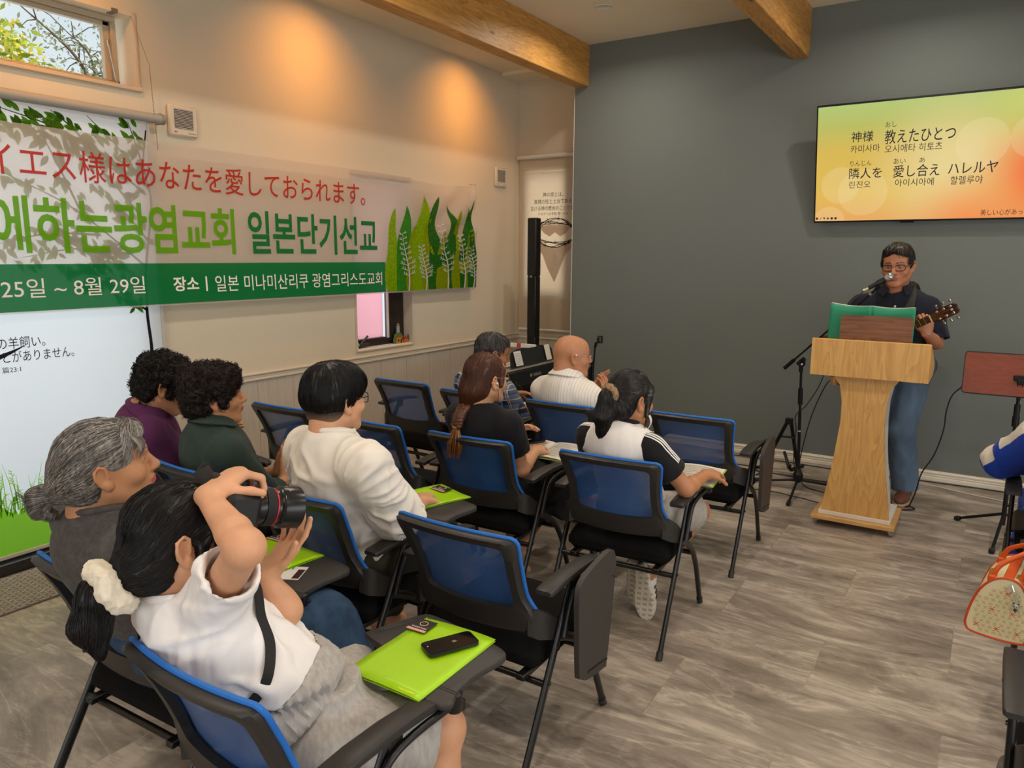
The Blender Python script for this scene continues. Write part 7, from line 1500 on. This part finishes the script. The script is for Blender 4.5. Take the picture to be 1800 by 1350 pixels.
# ------------------------------------------------------------------ things on the tablets
LIME = mat('lime_plastic', '#9fd010', .35, spec=.5); LIMED = mat('lime_edge', '#7fae0a', .4); DKC = mat('card_dark', '#241d1e', .5); PKC = mat('card_pink', '#d59c8c', .6); WHC = mat('card_white', '#dcd8d4', .6)
def quad_frame(c4, z):
    """frame on a horizontal tablet: c4 = near-left, near-right, far-right, far-left corners"""
    a, b, c, d = [V3(*p, z) for p in c4]; x = nrm(b-a); n_ = V3(0, 0, 1); return a, x, np.cross(n_, x), np.linalg.norm(b-a), np.linalg.norm(d-a)
def folder(c4, z, label):
    a, x, y, W, H = quad_frame(c4, z); t = thing('clear_folder', label, 'folder', a, math.atan2(x[1], x[0]), 'lime green plastic folders')
    m = MB(); m.grid(lambda u, v: (W*u, H*v, .001+.0008*math.sin(u*PI)), 10, 10); m.grid(lambda u, v: (W*u, H*v, .0045+.004*math.sin(u*PI)**.7*(.4+.6*v)+.002*math.sin(v*5+u*3)), 10, 10)
    n0 = len(m.v); obj('sleeve', m, LIME, t, smooth='all', solid=.0008)
    m = MB(); m.tube([(0, 0, .003), (0, H, .003)], .0022, 6); m.tube([(0, 0, .003), (W, 0, .003)], .0012, 6); obj('edge', m, LIMED, t)
    m = MB(); m.box((W*.80, .012, .0075), (.05, .004, .0006)); obj('yellow_strip', m, mat('strip_yellow', '#d8e02a', .4), t); return t, W, H  # narrow yellow strip close to the folder's front edge
def card(c, size, rz, z, label, dark=True):
    t = thing('business_card', label, 'card', (*c, z), R(rz)); w, h = size
    m = MB(); m.box((0, 0, .0006), (w, h, .0012)); obj('card', m, DKC if dark else WHC, t)
    if dark:
        m = MB(); m.box((0, -h*.42, .0014), (w, h*.16, .0005)); obj('pink_strip', m, PKC, t)
        m = MB(); m.lathe([(.001, 0), (w*.16, 0), (w*.16, .0004), (.001, .0004)], (0, h*.16, .0014), n=24); m.lathe([(w*.18, 0), (w*.20, 0), (w*.20, .0004), (w*.18, .0004)], (0, h*.16, .0014), n=24); obj('emblem', m, mat('emblem_cream', '#c9b19f', .5), t)
        m = MB(); m.box((0, h*.16, .0020), (w*.05, h*.3, .0003)); m.box((0, h*.16, .0020), (w*.2, h*.06, .0003)); obj('emblem_mark', m, mat('emblem_brown', '#6d4a3c', .5), t)
        m = MB()
        for i in range(9): m.box((-w*.36+w*.09*i, -h*.20, .0014), (w*.05, h*.07, .0004))
        obj('small_print', m, mat('print_pale', '#cfc8c4', .5), t)
    else:
        m = MB(); m.box((w*.08, h*.32, .0014), (w*.7, h*.3, .0005)); obj('photo_strip', m, mat('card_photo', '#3a2222', .5, noise=(300, .9, (1, 1, 1))), t)
        m = MB()
        for i in range(4): m.box((-w*.38+w*.04*i, -h*.1, .0014), (w*.025, h*.06, .0004))
        obj('small_print', m, mat('print_dark', '#4a4646', .5), t)
    return t
folder([(-1.228, 1.163), (-1.000, 1.166), (-.994, 1.462), (-1.230, 1.480)], .6236, 'lime green folder with a black phone on it, nearest tablet in the foreground')
card((-1.207, 1.428), (.060, .062), 3, .634, 'dark card with a round emblem on the foreground lime folder beside the phone')
folder([(-1.838, 2.105), (-1.745, 2.392), (-1.965, 2.432), (-2.035, 2.20)], .6236, 'lime green folder on the tablet right of the white T-shirt and glasses')
card((-1.905, 2.395), (.085, .055), -8, .634, 'dark card with a round emblem on the lime folder beside the braided person')
folder([(-1.816, 1.410), (-1.796, 1.627), (-2.08, 1.690), (-2.085, 1.44)], .6236, 'lime green folder partly hidden behind the camera and the raised hands')
card((-2.035, 1.64), (.075, .06), 4, .634, 'dark card with a round emblem on the lime folder below the camera lens')
card((-1.782, 1.478), (.095, .075), -62, .6236, 'white card with a dark photo strip lying on the black tablet below the lime folder', False)
ph = thing('smartphone', 'black smartphone lying face down on the foreground lime folder', 'phone', (-1.081, 1.388, .6345), math.atan2(.118, .063)); 
m = MB(); m.prism([(a, b) for a, b in rrect(.140, .068, .012)], .008); obj('body', m, mat('phone_edge', '#2a2f38', .25, .6), ph, smooth=True)
m = MB(); m.prism([(a, b) for a, b in rrect(.137, .065, .011)], .0006, frame3((0, 0, .008), (1, 0, 0), (0, 1, 0), (0, 0, 1))); obj('back_glass', m, mat('phone_glass', '#0b0c10', .08, spec=.6), ph, smooth=True)
m = MB(); ap = [(-.0052+.0052*math.cos(t)*.0, 0) for t in (0,)]; pts = []
for t in np.linspace(0, 2*PI, 26, endpoint=False):
    r = .0058*(1+.06*math.cos(2*t)); x, y = r*math.sin(t), r*math.cos(t)*1.02
    if abs(x) < .0018 and y > 0: y -= .0012
    if math.hypot(x-.0068, y-.001) < .003: x = .0045
    pts.append((x, y))
am = frame3((.012, 0, .0087), (0, -1, 0), (1, 0, 0), (0, 0, 1)); m.prism(pts[::-1], .0003, am); lf = leaf_poly((.0005, .0062), .0038, .0022, R(60)); m.prism(lf, .0003, am); obj('logo', m, mat('phone_logo', '#8f8a86', .3, .6), ph)
m = MB(); m.lathe([(.001, 0), (.0055, 0), (.006, .001), (.0045, .0013)], (-.058, .020, .0086), n=18); obj('camera_lens', m, mat('phone_lens', '#17181c', .15), ph, smooth=True); m = MB(); m.lathe([(.0005, 0), (.002, 0), (.002, .0004)], (-.058, .008, .0086), n=12); obj('flash', m, mat('phone_flash', '#d8d2c0', .3), ph)
def booklet(spine0, spine1, wl, wr, z, label):
    a, b = V3(*spine0, z), V3(*spine1, z); y = nrm(b-a); x = np.cross(y, V3(0, 0, 1)); L = np.linalg.norm(b-a)
    t = thing('song_booklet', label, 'booklet', a, math.atan2(x[1], x[0]), 'open song booklets')
    m = MB(); m.box(((wr-wl)/2, L/2, .001), (wl+wr+.012, L+.010, .002)); obj('cover', m, LIME, t)
    for q, W in ((-1, wl), (1, wr)):
        zf = lambda u: .004+.010*math.sin(min(1, u*1.15)*PI)**.8*(1-u*.55); m = MB(); m.grid(lambda u, v: (q*W*u, L*v, zf(u)), 12, 6, flip=q < 0); m.grid(lambda u, v: (q*W*u, L*v, .0022), 4, 2, flip=q > 0); pg = obj('page', m, pap, t, smooth='all')
        m = MB(); rg = random.Random(5+q)
        for r_ in range(9):
            v0 = .90-.095*r_; n_ = 10
            for (h_, u0, u1) in ((.0025, .10, .92), (.004, .12, .12+rg.uniform(.3, .75))):
                vv = v0-(.03 if h_ > .003 else 0); m.grid(lambda u, v: (q*W*(u0+(u1-u0)*u), L*vv+h_*v, zf(u0+(u1-u0)*u)+.0006), n_, 1, flip=q < 0)
        obj('staves', m, ink, pg)
    return t
booklet((-1.865, 3.075), (-1.900, 3.385), .20, .195, .6236, 'open song booklet with sheet music on the tablet right of the braided person')
booklet((-1.165, 3.075), (-1.195, 3.372), .19, .215, .6236, 'open song booklet with a green edge under the hand of the raglan shirt')
pp2 = thing('paper_sheet', 'loose white paper under the hands of the plaid shirt', 'paper', (-2.62, 4.16, .6236)); m = MB(); m.box((0, 0, .001), (.22, .2, .002), np.array(Matrix.Rotation(.3, 3, 'Z'))); obj('sheet', m, pap, pp2)
p2_ = thing('smartphone', 'small dark phone lying on the open booklet beside the braided person', 'phone', (-1.985, 3.29, .640), R(70)); m = MB(); m.prism([(a, b) for a, b in rrect(.13, .06, .01)], .008); obj('body', m, mat('phone_edge', '#2a2f38'), p2_, smooth=True); m = MB(); m.prism([(a, b) for a, b in rrect(.126, .057, .009)], .0006, frame3((0, 0, .008), (1, 0, 0), (0, 1, 0), (0, 0, 1))); obj('screen', m, MATS['phone_glass'], p2_)
pc = thing('pencil', 'wooden pencil lying on the booklet beside the small phone', 'pencil', (-1.93, 3.24, .641), R(60)); m = MB(); m.cyl((-.07, 0, .004), (.055, 0, .004), .004, n=6); obj('shaft', m, mat('pencil_wood', '#a9713a', .5), pc); m = MB(); m.cyl((.055, 0, .004), (.072, 0, .004), .004, .0006, n=6); obj('tip', m, mat('pencil_tip', '#d9b78c', .6), pc)
# ------------------------------------------------------------------ the raised camera
cm0 = V3(-1.331, 0.979, 1.078); cm1 = V3(-1.296, 1.103, 1.046); ca = nrm(cm1-cm0); cu = nrm(V3(0, 0, 1)-ca*ca[2]); cr = np.cross(ca, cu)
cam = thing('dslr_camera', 'black camera with a large red ringed lens raised by the person in front', 'camera', cm0)
def cl(a, b, c): return ca*a+cr*b+cu*c
CT = np.stack([cr, ca, cu], 1); M_cb = mat('camera_black', '#161617', .5, bump=(700, .2, .0006, (1, 1, 1))); M_lens = mat('lens_black', '#121214', .28); M_rub = mat('lens_rubber', '#19191a', .7, bump=(600, .5, .001, (1, 1, 1)))
m = MB(); m.box(cl(-.035, -.01, -.005), (.138, .055, .085), CT, bev=.010); m.box(cl(-.025, -.015, .050), (.058, .06, .036), CT, bev=.012); m.box(cl(-.022, .055, .0), (.03, .075, .085), CT, bev=.012); obj('camera_body', m, M_cb, cam, smooth=True)
m = MB(); m.lathe([(.010, 0), (.016, 0), (.016, .006), (.010, .008)], cl(-.02, .045, .04), cu, 16); m.box(cl(-.062, -.015, .052), (.035, .02, .028), CT, bev=.005); obj('controls', m, M_rub, cam, smooth=True)
m = MB(); m.lathe([(.034, -.008), (.038, 0), (.038, .022), (.040, .026), (.040, .040)], cl(0, 0, 0), ca, 40); ln = obj('lens_barrel', m, M_lens, cam, smooth=True)
m = MB(); m.lathe([(.0405, .040), (.0425, .041), (.0425, .062), (.0405, .063)], cl(0, 0, 0), ca, 40); obj('zoom_ring', m, M_rub, ln, smooth=True)
m = MB(); m.lathe([(.0415, .063), (.0425, .0635), (.0425, .0665), (.0415, .067)], cl(0, 0, 0), ca, 40); obj('red_ring', m, mat('red_ring', '#b3202e', .35), ln, smooth=True)
m = MB(); m.lathe([(.039, .067), (.040, .074), (.0455, .078), (.0475, .082), (.0475, .126), (.0455, .128), (.0445, .126), (.044, .09), (.001, .088)], cl(0, 0, 0), ca, 44); obj('lens_hood', m, M_lens, ln, smooth=True)
sd = nrm(-cr*.35+cu*.55+V3(.6, -.6, 0)*.5); sd = nrm(sd-ca*np.dot(sd, ca)); sl_ = np.cross(sd, ca)
m = MB(); m.grid(lambda u, v: ca*(.024+.014*u)+(sd*math.cos((v-.5)*.75)+sl_*math.sin((v-.5)*.75))*.0409, 2, 8); obj('white_label', m, mat('label_white', '#dad6d2', .5), ln, smooth='all')
m = MB()
for i, L_ in enumerate((.2, .08, .3, .12, .1)): v0 = .15+.16*i; m.grid(lambda u, v: ca*(.092+.004*u)+(sd*math.cos((v0-.5+v*L_*.3)*1.3)+sl_*math.sin((v0-.5+v*L_*.3)*1.3))*.0480, 1, 4)
obj('lens_markings', m, mat('marking_pale', '#9a948c', .5), ln)
# strap: a wide loop beside the cheek, then round the shoulder
m = MB(); pA = cm0+cl(-.03, -.075, .035); raw = bez([pA, pA+V3(-.012, -.035, .035), P1.H(.085, .085, .06), P1.H(.10, .070, -.02), P1.H(.085, .060, -.09), P1.neck+P1.u*.03+P1.f*.10+P1.w*.03, P1.neck+P1.f*.14-P1.w*.05], 7)
m.tube(raw-cm0, .019, 10, flat=.10, up=V3(.75, -.55, .1)); obj('neck_strap', m, mat('strap_fabric', '#1c1b1c', .75), cam, smooth=True)
m = MB(); q = P1.H(.095, .064, -.062)-cm0; m.box(q, (.036, .004, .0035), np.stack([nrm(V3(.5, .8, .15)), nrm(V3(.75, -.55, .1)), V3(0, 0, 1)], 1)); obj('strap_stripe', m, MATS['red_ring'], cam)
bv = BVHTree.FromPolygons([tuple(p) for p in P1.shV], [tuple(int(i) for i in q) for q in P1.shF])
c_ = P1.neck*.62+P1.pel*.38; pts = []
ang = [(-150, .12), (-165, .06), (180, .0), (165, -.05), (150, -.09), (130, -.115), (110, -.12), (90, -.10), (72, -.06), (60, -.01), (48, .05), (36, .11), (26, .17)]
for a, h_ in ang:   # around the back from the left shoulder to under the raised arm
    d = P1.f*math.cos(R(a))+P1.u*math.sin(R(a)); o_ = c_+P1.w*(h_+.045); hit = bv.ray_cast(Vector(o_+d*.5), Vector(-d))
    if hit[0] is not None: pts.append(np.array(hit[0])+d*.004)
m = MB(); pts = bez(pts, 6); N_ = len(pts)
for i in range(1): m.tube(pts-cm0, .0105, 10, flat=.22, up=P1.w*0-P1.f)
m2 = MB(); V = []; 
for i, p in enumerate(pts):
    T = nrm(pts[min(i+1, N_-1)]-pts[max(i-1, 0)]); nn = nrm(p-c_-P1.w*np.dot(p-c_, P1.w)); b_ = np.cross(T, nn); b_ = nrm(b_)
    for q, e in ((-.011, 0), (.011, 0), (.011, .003), (-.011, .003)): V.append(p+b_*q+nn*e-cm0)
m2.add(V, [(4*i+j, 4*i+(j+1) % 4, 4*i+4+(j+1) % 4, 4*i+4+j) for i in range(N_-1) for j in range(4)]); obj('shoulder_strap', m2, MATS['strap_fabric'], cam)
# ------------------------------------------------------------------ handbag at the right edge
hbg = thing('handbag', 'cream monogram handbag with orange piping and handles hanging from a chair', 'handbag', (.118, 2.85, .345), R(-8))
M_cv = NT('monogram_canvas'); M_cv.b.inputs['Base Color'].default_value = (*lin('#d3c79f'), 1); M_cv.b.inputs['Roughness'].default_value = .7; M_cv = M_cv.m
ORG = mat('orange_leather', '#cf5418', .4); RUST = mat('rust_piping', '#b9431c', .45)
ep = bez([(-.085, .02), (-.088, .04), (-.078, .10), (-.055, .165), (-.02, .208), (.025, .222), (.06, .205), (.083, .15), (.092, .08), (.088, .02), (.075, .005), (0, .0), (-.07, .006), (-.085, .02)], 4)[:-1]; eps = [(a, b) for a, b in ep]
m = MB(); m.prism(eps, .26, frame3((0, .26, 0), (1, 0, 0), (0, 0, 1), (0, -1, 0))); obj('bag_body', m, M_cv, hbg, smooth=True)
for y in (0, .26): m = MB(); m.tube([(a, y, b) for a, b in eps], .004, 8, closed=True); obj('piping', m, RUST, hbg, smooth=True)
def ec(m, cx, cz, s):   # a back to back pair of curved letters
    for q in (-1, 1):
        pts = [(cx+q*s*(.62-.56*math.sin(t)), cz+s*.5*math.cos(t)) for t in np.linspace(.15, PI-.15, 9)]
        stroke(m, pts, s*.13, s*.13, lambda a, c: (a, -.0012, c), 0); stroke(m, [(cx+q*s*.06, cz), (cx+q*s*.6, cz)], s*.12, s*.12, lambda a, c: (a, -.0012, c), 0)
inside = lambda x, z: -.072+.012*(z < .03) < x < .078 and .018 < z < .2-abs(x-.015)*.9
m = MB(); m2 = MB()
for r_ in range(12):
    for c_2 in range(9):
        x, z = -.08+.0195*c_2+.006*(r_ % 2), .02+.0165*r_
        if not inside(x, z): continue
        (ec(m, x, z, .0165) if (r_ % 4 == 1 and (c_2+(r_//4)) % 3 == 1) else ec(m2, x, z, .0125))
obj('orange_monogram', m, mat('print_orange', '#c2642f', .6), hbg); obj('pale_monogram', m2, mat('print_beige', '#b7a877', .7), hbg)
for y in (.05, .21) if False else (.06,):
    pass
for x in (-.028, .05):
    m = MB(); m.tube(bez([(x, .03, .205), (x*.9+.02, .04, .255), (x*.4+.085, .10, .310), (x*.4+.085, .16, .310), (x*.9+.02, .22, .255), (x, .23, .205)], 7), .0085, 10); obj('handle', m, ORG, hbg, smooth=True)
    for y in (.03, .23): m = MB(); m.box((x, y, .20), (.026, .03, .03), bev=.005); m.cyl((x, y-.004, .222), (x, y+.004, .222), .012, n=12, mi=1); obj('handle_tab', m, [ORG, mat('gold_metal', '#b08d43', .3, .9)], hbg)
m = MB(); m.box((.02, .13, .222), (.03, .25, .006), bev=.002); obj('zip', m, ORG, hbg)
m = MB(); m.tube([(.045+.013*math.cos(t), -.008, .175+.013*math.sin(t)) for t in np.linspace(0, 2*PI, 20, endpoint=False)], .0014, 6, closed=True); m.tube([(.032, -.006, .205), (.040, -.008, .185)], .003, 6); m.tube([(.047, -.008, .162), (.050, -.009, .148)], .0015, 6); ch = obj('key_ring', m, M_chr, hbg)
m = MB(); m.lathe([(.0005, -.009), (.007, -.006), (.009, 0), (.007, .006), (.0005, .009)], (.050, -.010, .138), n=14); 
for q in (-1, 1): m.lathe([(.0005, -.003), (.0035, 0), (.0005, .003)], (.050+q*.007, -.010, .146), n=8, mi=1); m.lathe([(.0005, -.002), (.002, 0), (.0005, .002)], (.050+q*.0035, -.0185, .139), n=8, mi=1)
m.lathe([(.003, -.008), (.006, -.004), (.004, .002)], (.050, -.010, .126), n=10, mi=1); obj('bear_charm', m, [mat('charm_pale', '#b9bcb8', .3, .5), mat('charm_dark', '#26302f', .4)], ch, smooth=True)
# ornaments on the narrow window's sill -----------------------------
o1 = thing('ornament', 'painted wooden village ornament with a tower on the narrow window sill', 'ornament', (-4.145, 4.655, .894))
cw = lambda n, c: mat(n, c, .6)
m = MB(); m.prism([(-.058, 0), (.03, 0), (.055, .0), (.052, .055), (.03, .085), (-.01, .092), (-.045, .075), (-.058, .03)], .012, frame3((0, 0, 0), (0, 1, 0), (0, 0, 1), (1, 0, 0))); obj('hill', m, cw('orn_green', '#567a45'), o1)
m = MB(); m.box((.018, .0, .028), (.012, .075, .055)); m.prism([(-.05, .052), (.05, .052), (.0, .075)], .014, frame3((.012, 0, 0), (0, 1, 0), (0, 0, 1), (1, 0, 0)), mi=1); obj('house', m, [cw('orn_ochre', '#c08a35'), cw('orn_rust', '#9a5a2a')], o1)
m = MB(); m.box((.004, -.0, .10), (.010, .03, .09)); m.lathe([(.012, .145), (.013, .155), (.001, .17)], (.004, 0, 0), n=10, mi=1); obj('tower', m, [cw('orn_bluegrey', '#9aa9ad'), cw('orn_terracotta', '#b56a4e')], o1)
m = MB(); m.box((.026, -.02, .026), (.003, .014, .02)); m.box((.026, .015, .02), (.003, .016, .03)); m.box((.026, .03, .04), (.003, .012, .012)); obj('windows', m, cw('orn_dark', '#3a2c25'), o1)
o2 = thing('ornament', 'small painted wooden house ornament with a red roof on the narrow window sill', 'ornament', (-4.13, 4.735, .894)); m = MB(); m.box((0, 0, .014), (.014, .05, .028)); obj('house', m, cw('orn_orange', '#c4692f'), o2); m = MB(); m.prism([(-.03, .028), (.03, .028), (0, .05)], .014, frame3((-.007, 0, 0), (0, 1, 0), (0, 0, 1), (1, 0, 0))); obj('roof', m, cw('orn_red', '#b23a2c'), o2); m = MB(); m.lathe([(.012, .02), (.008, .05), (.0005, .075)], (.0, .035, 0), n=8); obj('fir_tree', m, cw('orn_fir', '#2f5a3c'), o2)
o3 = thing('ornament', 'tiny black and white ornament at the left end of the narrow window sill', 'ornament', (-4.12, 4.165, .894)); m = MB(); m.tube(bez([(0, 0, 0), (.0, .01, .03), (0, -.006, .06), (0, .004, .10)], 5), .004, 6); obj('stem', m, cw('orn_white', '#d8d5cc'), o3); m = MB(); m.box((0, .014, .014), (.012, .02, .022), bev=.003); obj('block', m, cw('orn_black', '#1c1a1a'), o3)
# white mask under the chin of person 7
m = MB(); m.grid(lambda u, v: P7.H((u-.5)*.145, .104-.22*(u-.5)**2+.016*math.sin(v*PI), -.062-.062*v), 10, 8); part('face_mask', m, mat('mask_white', '#dedbd6', .9), P7.root, 'all')
